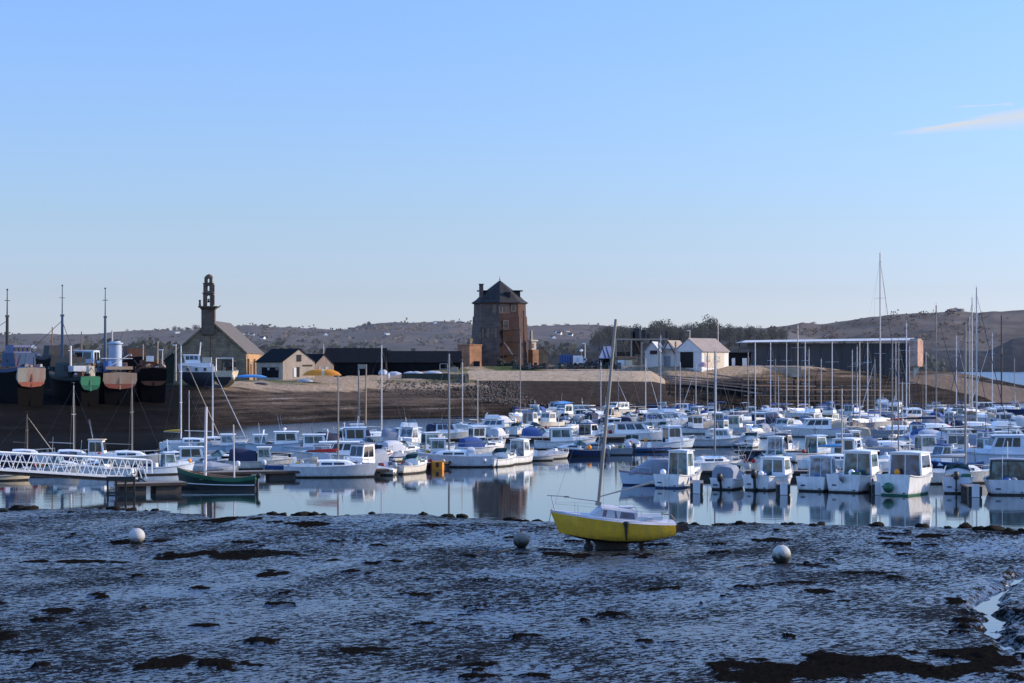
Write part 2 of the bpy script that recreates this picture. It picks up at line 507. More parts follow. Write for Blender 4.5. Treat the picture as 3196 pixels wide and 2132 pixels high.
PATCHES = [(570, 1740, 140, 15), (250, 1755, 150, 9), (560, 2090, 230, 26), (2750, 2090, 480, 44), (3050, 2065, 180, 50), (2560, 2118, 380, 26), (1900, 1738, 150, 12), (1700, 1730, 110, 8), (2080, 1770, 80, 6, .8),
           (420, 1692, 90, 8), (900, 1640, 110, 9), (90, 2045, 90, 12), (220, 1910, 80, 9), (3170, 1905, 60, 30), (2980, 1880, 40, 12), (1520, 2085, 120, 9), (850, 1800, 60, 10),
           (2560, 1850, 55, 8), (2700, 1795, 110, 4, .8), (1130, 1755, 120, 6), (2780, 1685, 50, 6), (2420, 1690, 60, 6), (2900, 1680, 60, 6), (3150, 1665, 90, 10), (690, 1626, 130, 9), (760, 1700, 50, 6), (3120, 1715, 130, 45, .42), (3020, 1830, 120, 50, .40), (1200, 1690, 200, 18, .35)]
for p in PATCHES: weed = np.maximum(weed, patch(*p))
hump = np.zeros_like(weed)
hr = random.Random(3)
for k in range(95):
    py = 1660 + 470 * hr.random() ** 1.3; px = hr.uniform(-80, 3280)
    d = D(py, .2); cx = X(px, d); rx = hr.uniform(.12, .85) ** 1.25; ry = hr.uniform(.2, .6); a = hr.uniform(.03, .10)
    j = np.searchsorted(yv[:, 0], d); j0, j1 = max(0, j - 14), min(ny, j + 14)
    q = ((xg[j0:j1] - cx) / rx) ** 2 + ((yg[j0:j1] - d) / ry) ** 2 + 1.5 * rp2[j0:j1] + 1.2 * rp1[j0:j1]
    g = np.clip(1 - q, 0, 1)
    hump[j0:j1] = np.maximum(hump[j0:j1], a * np.sqrt(g))
    weed[j0:j1] = np.maximum(weed[j0:j1], np.clip(g * 3, 0, 1))
zb += hump * inl + weed * inl * (.02 + .06 * np.abs(rp2) + .06 * np.abs(rp3))
# drainage channel on the right: cut below the water level so the sea plane shows in it
CHAN = [(X(px, D(py)), D(py), wd) for px, py, wd in ((3330, 1770, .4), (3200, 1800, .5), (3130, 1845, .55), (3085, 1890, .65), (3095, 1950, .8), (3110, 2005, .75), (3180, 2040, .7), (3330, 2050, .8))]
cd = np.full_like(zb, 99.)
for (x0, y0, w0), (x1, y1, w1) in zip(CHAN, CHAN[1:]):
    t = np.clip(((xg - x0) * (x1 - x0) + (yg - y0) * (y1 - y0)) / ((x1 - x0) ** 2 + (y1 - y0) ** 2), 0, 1)
    cd = np.minimum(cd, np.hypot(xg - x0 - t * (x1 - x0), (yg - y0 - t * (y1 - y0)) * .8) / (w0 + t * (w1 - w0)))
cd += 1.1 * fbm(xg * 1.1, yg * .8, 5)
zb -= np.clip(1.25 - cd, 0, 1) * .34
weed *= np.clip(cd * 1.2 - .6, 0, 1)
zb = np.where(inl > .3, np.maximum(zb, -.12), zb)
YB = (X(1911, 101), 101.0)         # where the yellow boat lies
dip = np.exp(-(((xg - YB[0]) / 3.2) ** 2 + ((yg - YB[1]) / 2.2) ** 2))
zb = zb * (1 - dip) + .06 * dip


def mud_mat():
    m, nt, b = _bsdf('wet_mud')
    N, Lk = nt.nodes, nt.links
    at = N.new('ShaderNodeAttribute'); at.attribute_name = 'weed'
    tc = N.new('ShaderNodeTexCoord')

    def noise(rot, sc, scale, det, ro):
        r_ = N.new('ShaderNodeMapping'); r_.inputs['Rotation'].default_value = (0, 0, R(rot)); Lk.new(tc.outputs['Object'], r_.inputs[0])
        s_ = N.new('ShaderNodeMapping'); s_.inputs['Scale'].default_value = sc; Lk.new(r_.outputs[0], s_.inputs[0])
        n = N.new('ShaderNodeTexNoise'); n.inputs['Scale'].default_value = scale; n.inputs['Detail'].default_value = det; n.inputs['Roughness'].default_value = ro
        Lk.new(s_.outputs[0], n.inputs['Vector']); return n.outputs['Fac']

    def ramp(src, a, c):
        r_ = N.new('ShaderNodeMapRange'); r_.interpolation_type = 'SMOOTHSTEP'; r_.inputs[1].default_value = a; r_.inputs[2].default_value = c; Lk.new(src, r_.inputs[0]); return r_.outputs[0]

    def mth_(op, a, c):
        n = N.new('ShaderNodeMath'); n.operation = op
        for k, v in enumerate((a, c)):
            if isinstance(v, (int, float)): n.inputs[k].default_value = v
            else: Lk.new(v, n.inputs[k])
        return n.outputs[0]
    streak = noise(-38, (.7, 1.7, 1), 2.9, 6, .70)       # plates and runnels lying aslant the flat
    fleck = noise(0, (1.1, .8, 1), 5.6, 7, .74)
    broad = noise(20, (1, .6, 1), .16, 4, .6)
    fine = noise(0, (1, .8, 1), 9, 6, .7)
    mixn = mth_('ADD', mth_('MULTIPLY', streak, .55), mth_('MULTIPLY', fleck, .45))
    mixn = mth_('ADD', mixn, mth_('MULTIPLY', mth_('SUBTRACT', broad, .5), .30))
    wd = ramp(mth_('ADD', at.outputs['Fac'], mth_('MULTIPLY', mth_('SUBTRACT', .5, mixn), 2.2)), .34, .74)
    dry = mth_('MAXIMUM', mth_('SUBTRACT', 1., ramp(mixn, .482, .534)), wd)
    cm = N.new('ShaderNodeMixRGB'); cm.inputs[1].default_value = (.026, .031, .042, 1); cm.inputs[2].default_value = (.007, .0062, .0056, 1)
    wc = N.new('ShaderNodeValToRGB'); wc.color_ramp.elements[0].position = .40; wc.color_ramp.elements[0].color = (.005, .0045, .004, 1); wc.color_ramp.elements[1].position = .66; wc.color_ramp.elements[1].color = (.012, .0095, .0075, 1)
    wn = noise(10, (1, .7, 1), 6, 8, .75); Lk.new(wn, wc.inputs[0])
    cw_ = N.new('ShaderNodeMixRGB'); cw_.inputs[1].default_value = (.007, .0062, .0056, 1); Lk.new(at.outputs['Fac'], cw_.inputs[0]); Lk.new(wc.outputs[0], cw_.inputs[2]); Lk.new(cw_.outputs[0], cm.inputs[2])
    Lk.new(dry, cm.inputs[0]); Lk.new(cm.outputs[0], b.inputs['Base Color'])
    rr = N.new('ShaderNodeMapRange'); rr.inputs[3].default_value = .16; rr.inputs[4].default_value = .7; Lk.new(dry, rr.inputs[0]); Lk.new(rr.outputs[0], b.inputs['Roughness'])
    sp = N.new('ShaderNodeMapRange'); sp.inputs[3].default_value = .80; sp.inputs[4].default_value = .02; Lk.new(dry, sp.inputs[0])
    sw = mth_('MULTIPLY', sp.outputs[0], mth_('SUBTRACT', 1., mth_('MULTIPLY', wd, .97)))
    Lk.new(sw, b.inputs['Specular IOR Level'])
    bp = N.new('ShaderNodeBump'); bp.inputs['Strength'].default_value = .5; bp.inputs['Distance'].default_value = .05
    Lk.new(fine, bp.inputs['Height']); Lk.new(bp.outputs[0], b.inputs['Normal'])
    return m


mud = grid_mesh('mud_flat', xg, yg, zb, mud_mat(), {'weed': weed})
mud['kind'] = 'structure'


def mud_z(x, y):
    j = int(np.clip(np.searchsorted(yv[:, 0], y), 1, ny - 1)); i = int(np.clip((x / hw[j, 0] + 1) / 2 * (nx - 1), 0, nx - 1))
    return float(zb[j, i])


# ---- the spit and its beach -------------------------------------------------
FAR = [(-140, 235), (X(-300, 256), 256), (X(0, 265), 265), (X(300, 277), 277), (X(500, 285), 285), (X(760, 307), 307), (X(1160, 344), 344), (X(1560, 365), 365), (X(2000, 386), 386), (X(2400, 398), 398), (X(2800, 440), 440), (X(3196, 500), 500), (X(3600, 530), 530)]
FX = [p[0] for p in FAR]; FY = [p[1] for p in FAR]
PLX = [(-150, 5.6), (-70, 5.9), (-55, 6.6), (-40, 7.2), (-25, 7.9), (0, 8.3), (100, 8.3), (118, 8.0), (130, 6.4), (143, 4.2), (160, 1.2), (175, -1)]
WDX = [(-150, 60), (-70, 62), (-45, 60), (-25, 48), (0, 29), (24, 26), (50, 26), (80, 32), (110, 30), (160, 26)]


def terr(x, y):
    """height of the spit (numpy)"""
    ys = np.interp(x, FX, FY); zp = np.interp(x, [p[0] for p in PLX], [p[1] for p in PLX]); wd = np.interp(x, [p[0] for p in WDX], [p[1] for p in WDX])
    s = (y - ys)
    t = np.clip(s / wd, 0, 1)
    prof = t ** .85 * (1 - .12 * t * t) / .88
    z = zp * np.minimum(prof, 1) + np.where(s < 0, s * .07, 0)
    back = np.clip((y - ys - 150) / 40, 0, 1)
    q = np.clip((y - ys - np.interp(x, [22, 34], [34, 15])) / np.interp(x, [22, 34], [14, 6]), 0, 1); z = z + 1.25 * q * q * (3 - 2 * q) * np.interp(x, [-24, -10, 70, 84], [0, 1, 1, 0])
    return z * (1 - back) - back * 3


def tz(x, y): return float(terr(np.array([float(x)]), np.array([float(y)]))[0])


def at(px, d):
    """a point of the spit seen at column px and distance d"""
    x = X(px, d); return Vector((x, d, tz(x, d)))


def at_py(px, py, d0=290, d1=480):
    """first point of the beach seen at (px, py)"""
    best = None
    for k in range(400):
        d = d0 + (d1 - d0) * k / 399
        x = X(px, d); z = tz(x, d)
        if HY - (z - CH) * FPX / d <= py: return Vector((x, d, z))
        best = Vector((x, d, z))
    return best


xs = np.linspace(-125, 205, 560)[None, :]; yq = 225 + (690 - 225) * np.linspace(0, 1, 420)[:, None] ** 1.25
xt = xs + 0 * yq; yt = yq + 0 * xs
zt = terr(xt, yt)
zt = zt + np.where(zt > .2, .22 * fbm(xt * .22, yt * .22, 5) + .14 * fbm(xt * 1.1, yt * 1.1, 3), .05 * fbm(xt * .3, yt * .3, 3))
light = np.clip((zt - np.interp(xt, [-120, -62, -52, -40, -25, 0, 40, 60, 130], [9, 8.2, 6.1, 4.9, 4.9, 5.4, 6.2, 9, 9])) / .5 + 1.6 * fbm(xt * .12, yt * .3, 4) + .5, 0, 1)
green = np.clip((zt - 6.0) * 1.2, 0, 1) * np.clip(fbm(xt * .08 + 3, yt * .1, 4) * 4 + .15, 0, 1) * np.clip((32 - xt) / 12, .06, 1)


def shore_mat():
    m, nt, b = _bsdf('shingle_and_weed')
    N, Lk = nt.nodes, nt.links
    a1 = N.new('ShaderNodeAttribute'); a1.attribute_name = 'light'; a2 = N.new('ShaderNodeAttribute'); a2.attribute_name = 'green'
    tc = N.new('ShaderNodeTexCoord')
    n1 = N.new('ShaderNodeTexNoise'); n1.inputs['Scale'].default_value = 1.8; n1.inputs['Detail'].default_value = 8; n1.inputs['Roughness'].default_value = .75; Lk.new(tc.outputs['Object'], n1.inputs['Vector'])
    mp = N.new('ShaderNodeMapping'); mp.inputs['Scale'].default_value = (.045, .05, 2.2); Lk.new(tc.outputs['Object'], mp.inputs[0])
    n2 = N.new('ShaderNodeTexNoise'); n2.inputs['Scale'].default_value = 1.; n2.inputs['Detail'].default_value = 6; n2.inputs['Roughness'].default_value = .6; Lk.new(mp.outputs[0], n2.inputs['Vector'])
    rd = N.new('ShaderNodeValToRGB')
    for p, c in ((.40, (.010, .008, .0065)), (.47, (.034, .025, .019)), (.53, (.080, .058, .044)), (.61, (.15, .11, .08))):
        e = rd.color_ramp.elements[0] if p == .40 else rd.color_ramp.elements[1] if p == .61 else rd.color_ramp.elements.new(p)
        e.position = p; e.color = (*c, 1)
    av = N.new('ShaderNodeMixRGB'); av.inputs[0].default_value = .62; Lk.new(n1.outputs['Fac'], av.inputs[1]); Lk.new(n2.outputs['Fac'], av.inputs[2])
    Lk.new(av.outputs[0], rd.inputs[0])
    rl = N.new('ShaderNodeValToRGB'); rl.color_ramp.elements[0].position = .30; rl.color_ramp.elements[0].color = (.10, .075, .055, 1); rl.color_ramp.elements[1].position = .62; rl.color_ramp.elements[1].color = (.44, .325, .22, 1)
    Lk.new(n1.outputs['Fac'], rl.inputs[0])
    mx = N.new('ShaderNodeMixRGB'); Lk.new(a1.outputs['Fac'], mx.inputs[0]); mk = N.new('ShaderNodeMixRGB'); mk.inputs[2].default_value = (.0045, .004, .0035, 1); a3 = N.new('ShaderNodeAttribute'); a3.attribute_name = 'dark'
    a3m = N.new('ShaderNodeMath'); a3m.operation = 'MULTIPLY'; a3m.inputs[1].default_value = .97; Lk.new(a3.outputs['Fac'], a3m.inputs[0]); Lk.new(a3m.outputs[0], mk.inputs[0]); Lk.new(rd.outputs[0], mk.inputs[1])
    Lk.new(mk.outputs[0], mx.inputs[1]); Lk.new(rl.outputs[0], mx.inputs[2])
    mg = N.new('ShaderNodeMixRGB'); mg.inputs[2].default_value = (.07, .085, .03, 1); Lk.new(a2.outputs['Fac'], mg.inputs[0]); Lk.new(mx.outputs[0], mg.inputs[1])
    Lk.new(mg.outputs[0], b.inputs['Base Color'])
    b.inputs['Roughness'].default_value = .9; b.inputs['Specular IOR Level'].default_value = .04
    bp = N.new('ShaderNodeBump'); bp.inputs['Strength'].default_value = .8; bp.inputs['Distance'].default_value = .25
    Lk.new(n1.outputs['Fac'], bp.inputs['Height']); Lk.new(bp.outputs[0], b.inputs['Normal'])
    return m


beach = grid_mesh('beach_terrain', xt, yt, zt, shore_mat(), {'light': light, 'green': green, 'dark': np.maximum(.75 * np.clip((xt - 28) / 14, 0, 1) * np.clip((7.2 - zt) / 1.5, 0, 1), np.maximum(np.clip((-44 - xt + (330 - yt) * .25) / 14, 0, 1), .8 * np.clip((3.1 - zt) / 2.2 + .8 * fbm(xt * .10, yt * .2, 3), 0, 1)))})  # dark: on the west beach, weed tone plus the wrecks' shade painted in
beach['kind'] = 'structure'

# ---- hills -------------------------------------------------------------------


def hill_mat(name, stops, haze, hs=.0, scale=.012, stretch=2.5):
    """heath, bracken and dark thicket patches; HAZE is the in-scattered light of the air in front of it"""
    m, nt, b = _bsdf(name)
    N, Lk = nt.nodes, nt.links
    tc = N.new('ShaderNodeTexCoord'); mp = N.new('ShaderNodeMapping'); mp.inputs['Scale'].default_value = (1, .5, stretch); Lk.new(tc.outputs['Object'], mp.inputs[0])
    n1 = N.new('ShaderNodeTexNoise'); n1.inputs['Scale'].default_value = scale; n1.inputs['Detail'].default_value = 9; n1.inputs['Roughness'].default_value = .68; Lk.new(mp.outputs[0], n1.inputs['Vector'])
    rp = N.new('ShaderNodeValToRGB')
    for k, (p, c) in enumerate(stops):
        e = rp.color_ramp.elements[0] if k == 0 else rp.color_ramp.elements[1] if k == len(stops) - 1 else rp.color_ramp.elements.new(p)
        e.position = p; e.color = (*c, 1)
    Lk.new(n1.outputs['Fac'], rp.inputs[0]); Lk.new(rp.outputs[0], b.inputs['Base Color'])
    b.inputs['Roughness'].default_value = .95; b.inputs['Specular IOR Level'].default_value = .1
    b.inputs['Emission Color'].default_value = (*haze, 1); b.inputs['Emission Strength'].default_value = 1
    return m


def ridge(name, prof, d0, d1, mat, z0=-2., n=(520, 60), noise=6., nscale=.012, px0=-500, px1=3700, shape=1.25):
    pxs = np.linspace(px0, px1, n[0])[None, :]; t = np.linspace(0, 1.25, n[1])[:, None]
    d = d0 + (d1 - d0) * t + 0 * pxs
    top = np.interp(pxs, [p[0] for p in prof], [p[1] for p in prof])
    xx = (pxs - 1598) / FPX * d
    zt = CH - (top - HY) / FPX * d1
    tt = np.clip(t, 0, 1) ** shape
    zz = z0 + (zt - z0) * tt - np.clip(t - 1, 0, 1) * (zt - z0) * .8
    zz = zz + noise * fbm(xx * nscale, d * nscale, 5) * np.clip(t * 3, 0, 1)
    o = grid_mesh(name, xx, d, zz, mat); o['kind'] = 'structure'
    return (xx, d, zz)


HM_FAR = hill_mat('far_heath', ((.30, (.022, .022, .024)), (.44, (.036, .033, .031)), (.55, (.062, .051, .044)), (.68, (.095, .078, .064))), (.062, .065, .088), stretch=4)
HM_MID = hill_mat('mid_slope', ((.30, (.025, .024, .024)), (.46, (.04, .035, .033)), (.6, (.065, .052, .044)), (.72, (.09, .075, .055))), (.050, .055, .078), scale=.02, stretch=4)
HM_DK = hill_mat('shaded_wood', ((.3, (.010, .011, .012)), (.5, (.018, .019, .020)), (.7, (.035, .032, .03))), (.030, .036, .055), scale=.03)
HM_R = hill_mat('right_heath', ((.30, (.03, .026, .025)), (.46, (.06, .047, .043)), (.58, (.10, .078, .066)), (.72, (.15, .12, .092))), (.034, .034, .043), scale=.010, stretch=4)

far_prof = [(-500, 1046), (0, 1045), (150, 1042), (300, 1044), (420, 1040), (540, 1036), (620, 1028), (700, 1024), (780, 1020), (860, 1026), (920, 1024), (1000, 1028), (1060, 1032), (1120, 1022), (1180, 1011), (1280, 1012), (1340, 1010), (1400, 1004), (1460, 1007),
            (1560, 1006), (1660, 1010), (1760, 1013), (1830, 1017), (1900, 1022), (2000, 1030), (2400, 1030), (2600, 1075), (2800, 1135), (3700, 1150)]
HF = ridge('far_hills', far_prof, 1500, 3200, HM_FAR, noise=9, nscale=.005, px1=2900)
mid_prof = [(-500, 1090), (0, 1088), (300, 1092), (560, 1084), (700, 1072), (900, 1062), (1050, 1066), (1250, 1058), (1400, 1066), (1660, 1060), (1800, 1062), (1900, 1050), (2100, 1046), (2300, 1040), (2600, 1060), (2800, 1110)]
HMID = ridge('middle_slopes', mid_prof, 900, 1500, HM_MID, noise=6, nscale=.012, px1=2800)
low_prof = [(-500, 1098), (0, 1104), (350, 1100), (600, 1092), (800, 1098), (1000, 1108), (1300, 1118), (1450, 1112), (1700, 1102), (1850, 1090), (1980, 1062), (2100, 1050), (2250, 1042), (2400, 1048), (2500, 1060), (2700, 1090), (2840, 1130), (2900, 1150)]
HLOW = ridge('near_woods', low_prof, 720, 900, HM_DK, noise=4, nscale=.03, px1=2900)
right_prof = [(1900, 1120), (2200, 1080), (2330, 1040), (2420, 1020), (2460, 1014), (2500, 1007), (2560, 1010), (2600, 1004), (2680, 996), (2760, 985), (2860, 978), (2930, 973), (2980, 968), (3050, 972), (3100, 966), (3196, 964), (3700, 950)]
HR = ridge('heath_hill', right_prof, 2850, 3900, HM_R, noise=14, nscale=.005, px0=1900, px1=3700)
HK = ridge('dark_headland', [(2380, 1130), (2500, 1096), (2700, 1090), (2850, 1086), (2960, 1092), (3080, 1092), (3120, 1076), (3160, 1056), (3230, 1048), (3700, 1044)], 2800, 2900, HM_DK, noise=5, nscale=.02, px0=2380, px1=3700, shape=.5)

# ================================================================ boats
def hull_dims(t, L, B, F, rise, ws, zk, rake):
    if t < .42: w = B / 2 * (ws + (1 - ws) * math.sin(PI / 2 * t / .42))
    else: w = B / 2 * max(0.0, 1 - ((t - .42) / .58) ** 2.3)
    zs = F * (1 + rise * max(0, (t - .25) / .75) ** 2 + .25 * rise * max(0, (.25 - t) / .25) ** 2)
    k = zk * (1 - max(0, (t - .6) / .4) ** 2)
    return max(w, .015), zs, k


def make_hull(P, L, B, F, mats, rise=.35, full=.62, ws=.82, zk=-.35, rake=.09, band=.12, stripe=0., n=15, flare=.86, tra=.04, smooth=40):
    """MATS: topside, antifouling, stripe.  Bow +x, stern at x = -L/2"""
    mb = MB(); rings = []; mi = []
    for i in range(n):
        t = (i / (n - 1)) ** .85
        w, zs, k = hull_dims(t, L, B, F, rise, ws, zk, rake)
        fl = flare - .30 * t ** 3
        h = []
        for (fy, z) in ((0, k), (full * fl, k * (.55 if full < .7 else .8)), (fl * .97, 0), (fl * .97 + (1 - fl) * .18, band), (fl + (1 - fl) * .55, band + (zs - band) * .5), (1 - (1 - fl) * .12, zs - max(stripe, .06)), (1, zs)):
            h.append((fy * w, z))
        def px(z): return -L / 2 + L * t * (1 - rake) + (L * rake * (.35 + .65 * (max(z, -.1) / zs)) * t ** 2) - (tra * z * (1 - t) ** 3)
        rings.append([(px(z), -y, z) for y, z in reversed(h)] + [(px(z), y, z) for y, z in h[1:]])
    nr = len(rings[0])
    o = 0
    vs = [p for r in rings for p in r]; fs = []; ms = []
    cols = [2, 0, 0, 1, 1, 1]
    cols = cols + list(reversed(cols))
    for i in range(n - 1):
        for k in range(nr - 1):
            fs.append((i * nr + k, i * nr + k + 1, (i + 1) * nr + k + 1, (i + 1) * nr + k)); ms.append(cols[k])
    # transom, row by row so that the antifouling band runs round it
    for k in range(nr // 2):
        fs.append((k, nr - 1 - k, nr - 2 - k, k + 1) if k + 1 != nr - 2 - k else (k, nr - 1 - k, k + 1)); ms.append(cols[k])
    mb.v = vs; mb.f = fs; mb.m = ms
    mts = [mats[0], mats[1], mats[2] if len(mats) > 2 and mats[2] else mats[0]]
    ob = mb.build('hull', mts, P, smooth=smooth)
    return ob


def make_deck(P, L, B, F, rise, ws, rake, mat, tc=.45, well=.45, gun=None, n=12):
    """foredeck flush with the rail from tc forward; a cockpit well aft of it; a rail capping all round"""
    def st(t):
        w, zs, k = hull_dims(t, L, B, F, rise, ws, -.3, rake)
        x = -L / 2 + L * t * (1 - rake) + L * rake * t ** 2 - .04 * zs * (1 - t) ** 3
        return x, w, zs
    mb = MB()
    ts = [tc + (1 - tc) * i / (n - 1) for i in range(n)]
    top = []
    for t in ts:
        x, w, zs = st(t); w = max(w - .03, .01)
        top.append([(x, -w, zs - .02), (x, -w * .5, zs + .03), (x, 0, zs + .05), (x, w * .5, zs + .03), (x, w, zs - .02)])
    mb.loft(top, closed=False, cap=False)
    if tc > .02:
        ta = [tc * i / 6 for i in range(7)]
        rows = []
        for t in ta:
            x, w, zs = st(t); w = max(w - .02, .02); wi = w - .16; x = x + (.06 if t == 0 else 0)
            f = max(zs - well, .12)
            rows.append([(x, -w, zs - .01), (x, -wi, zs - .01), (x, -wi, f), (x, wi, f), (x, wi, zs - .01), (x, w, zs - .01)])
        mb.loft(rows, closed=False, cap=False)
        x, w, zs = st(tc); wi = w - .18; f = max(zs - well, .12)
        mb.add([(x, -wi, f), (x, wi, f), (x, wi, zs + .02), (x, -wi, zs + .02)], [(0, 1, 2, 3)])
        x, w, zs = st(0); wi = w - .18; f = max(zs - well, .12)
        mb.add([(x + .22, -wi, f), (x + .22, wi, f), (x + .22, wi, zs - .02), (x + .22, -wi, zs - .02), (x + .02, -wi, zs - .02), (x + .02, wi, zs - .02)], [(0, 1, 2, 3), (3, 2, 5, 4)])
    return mb.build('deck', mat, P)


def make_house(P, x0, x1, w, z0, h, rf=.35, rr=.05, mat=None, roofm=None, gl=None, tum=.90, front=True, rear='door', nside=2, sill=.42, over=.12, name='wheelhouse', frames=False, open_aft=False):
    """a cabin: raked front, tumblehome, a cambered roof that overhangs, panes set into each side"""
    mat = mat or WHITE; roofm = roofm or mat; gl = gl or GLT
    hw, tw = w / 2, w / 2 * tum
    bot = [(x0, -hw), (x1, -hw * .92), (x1, hw * .92), (x0, hw)]
    top = [(x0 + rr, -tw), (x1 - rf, -tw * .92), (x1 - rf, tw * .92), (x0 + rr, tw)]
    mb = MB()
    mb.add([(x, y, z0) for x, y in bot] + [(x, y, z0 + h) for x, y in top], [(0, 1, 5, 4), (1, 2, 6, 5), (2, 3, 7, 6), (3, 0, 4, 7), (4, 5, 6, 7)])
    cab = mb.build(name, mat, P)
    # roof
    r = MB(); rows = []
    for x in (x0 + rr - over, x0 + rr, (x0 + x1) / 2, x1 - rf, x1 - rf + over * 1.6):
        e = .0 if x0 + rr <= x <= x1 - rf else -.01
        rows.append([(x, -tw - .06, z0 + h + .002 + e), (x, -tw - .06, z0 + h + .05 + e), (x, -tw * .5, z0 + h + .10 + e), (x, 0, z0 + h + .12 + e), (x, tw * .5, z0 + h + .10 + e), (x, tw + .06, z0 + h + .05 + e), (x, tw + .06, z0 + h + .002 + e)])
    r.loft(rows, closed=True)
    r.build('roof', roofm, P, smooth=35)

    def on(i, j, u0, u1, v0, v1):
        """a pane on the wall between bottom corners i and j"""
        b0, b1 = Vector((*bot[i], z0)), Vector((*bot[j], z0)); t0, t1 = Vector((*top[i], z0 + h)), Vector((*top[j], z0 + h))
        f = lambda u, v: (b0.lerp(b1, u)).lerp(t0.lerp(t1, u), v)
        n_ = (b1 - b0).cross(t0 - b0).normalized()
        o = n_ * .006
        q = MB(); q.quad(f(u0, v0) + o, f(u1, v0) + o, f(u1, v1) + o, f(u0, v1) + o, .015)
        return q
    if front:
        for u0, u1 in ((.07, .48), (.52, .93)): on(1, 2, u0, u1, sill + .05, .90).build('window', gl, P)
    for i, j in ((0, 1), (2, 3)):
        k = nside
        for a in range(k):
            u0 = .08 + .84 * a / k; u1 = .08 + .84 * (a + 1) / k - .04
            on(i, j, u0, u1, sill, .90).build('window', gl, P)
    if rear == 'door':
        on(3, 0, .12, .48, .08, .90).build('window', gl, P)
        on(3, 0, .54, .90, .30, .90).build('window', gl, P)
    elif rear == 'glass':
        on(3, 0, .06, .485, .06, .93).build('window', gl, P); on(3, 0, .515, .94, .06, .93).build('window', gl, P)
    elif rear == 'canvas':
        on(3, 0, .05, .95, .05, .95).build('canvas_flap', gl if isinstance(gl, bpy.types.Material) else CANVN, P)
    return cab


def outboard(P, x, y, z, mat=BLACK, tilt=0., s=1.):
    """outboard engine hung on the transom: cowling, leg, cavitation plate, propeller"""
    T = Matrix.Translation((x, y, z)) @ Matrix.Rotation(-tilt, 4, 'Y')
    def tr(mb): mb.v = [tuple(T @ (Vector(v) * s)) for v in mb.v]; return mb
    c = MB(); rings = []
    for zz, hx, hy in ((.0, .13, .11), (.06, .21, .15), (.30, .22, .16), (.42, .17, .13), (.46, .08, .07)):
        rings.append([(-.22 + hx * math.cos(2 * PI * k / 10), hy * math.sin(2 * PI * k / 10), zz) for k in range(10)])
    c.loft(rings)
    ob = tr(c).build('outboard', mat, P, smooth=50)
    l = MB(); l.box((-.20, 0, -.38), (.13, .08, .78), taper=(1.25, 1.2)); l.box((-.24, 0, -.55), (.32, .20, .02)); l.tube((-.34, 0, -.68), (-.06, 0, -.68), .055, .03)
    tr(l).build('engine_leg', GREYB if mat is not BLACK else BLACK, ob)
    return ob


def rail(P, L, B, F, rise, ws, rake, t0=.62, h=.42, r=.018, m=STEEL):
    pts = {}
    top = []; sides = []
    mb = MB()
    for sgn in (-1, 1):
        row = []
        for t in (t0, t0 + (1 - t0) * .4, t0 + (1 - t0) * .75, .985):
            w, zs, k = hull_dims(t, L, B, F, rise, ws, -.3, rake)
            x = -L / 2 + L * t * (1 - rake) + L * rake * t ** 2
            w = max(w - .06, .03) * sgn
            mb.tube((x, w, zs - .01), (x, w, zs + h), r, n=4); row.append((x, w, zs + h))
        sides.append(row)
    mb.path(sides[0] + list(reversed(sides[1])), r, n=4)
    return mb.build('bow_railing', m, P)


def mast_rig(P, x, z0, h, r=.085, mat=ALU, lean=0., L=7., bow=3.4, stern=-3.4, sheer=.9, B=2.4, boom=True, cover=None, jib=None, spread=1, shroud=True, boomlen=None, wind=True):
    """mast with spreaders, boom and sail cover, stays"""
    tx = x - math.tan(lean) * h
    mb = MB(); mb.tube((x, 0, z0), (tx, 0, z0 + h), r, r * .8, n=8)
    if wind:
        mb.tube((tx, 0, z0 + h), (tx, 0, z0 + h + .35), .012, n=4); mb.tube((tx - .25, 0, z0 + h + .3), (tx + .12, 0, z0 + h + .3), .012, n=4)
    mast = mb.build('mast', mat, P, smooth=40)
    s = MB()
    tips = []
    for k in range(spread):
        f = (k + 1) / (spread + 1) + .06
        zz = z0 + h * f; xx = x + (tx - x) * f
        s.tube((xx, -B * .34, zz), (xx, B * .34, zz), .025, n=5); tips.append((xx, zz))
    if spread: s.build('spreader', mat, mast)
    if shroud:
        w_ = MB()
        hx, hz = tx, z0 + h * .97
        for sg in (-1, 1):
            pts = [(x - .1, sg * B * .46, sheer)] + [(a, sg * B * .34, b) for a, b in tips] + [(hx, 0, hz)]
            w_.path(pts, .009, n=3)
        w_.build('shroud', WIRE, P, fix=False)
        q = MB(); q.tube((hx, 0, hz), (stern, 0, sheer), .008, n=3, caps=False); q.build('backstay', WIRE, P, fix=False)
        if not jib:
            q = MB(); q.tube((hx, 0, hz), (bow, 0, sheer * 1.15), .009, n=3, caps=False); q.build('forestay', WIRE, P, fix=False)
    if jib:
        q = MB(); a = Vector((tx, 0, z0 + h * .95)); b_ = Vector((bow, 0, sheer * 1.2))
        q.path([a, a.lerp(b_, .15), a.lerp(b_, .6), a.lerp(b_, .93), b_], [.015, .03, .05, .055, .02], n=6); q.build('furled_jib', jib, P, smooth=True)
    if boom:
        bl = boomlen or min(h * .38, abs(stern - x) * .95)
        bz = z0 + .75
        bb = MB(); bb.tube((x, 0, bz), (x - bl, 0, bz + .1), .045, n=6); bo = bb.build('boom', mat, P)
        if cover:
            c = MB(); c.path([(x + .05, 0, bz + .35), (x - .2, 0, bz + .22), (x - bl * .5, 0, bz + .20), (x - bl * .95, 0, bz + .16)], [.06, .16, .13, .07], n=7); c.build('sail_cover', cover, bo, smooth=True)
    return mast


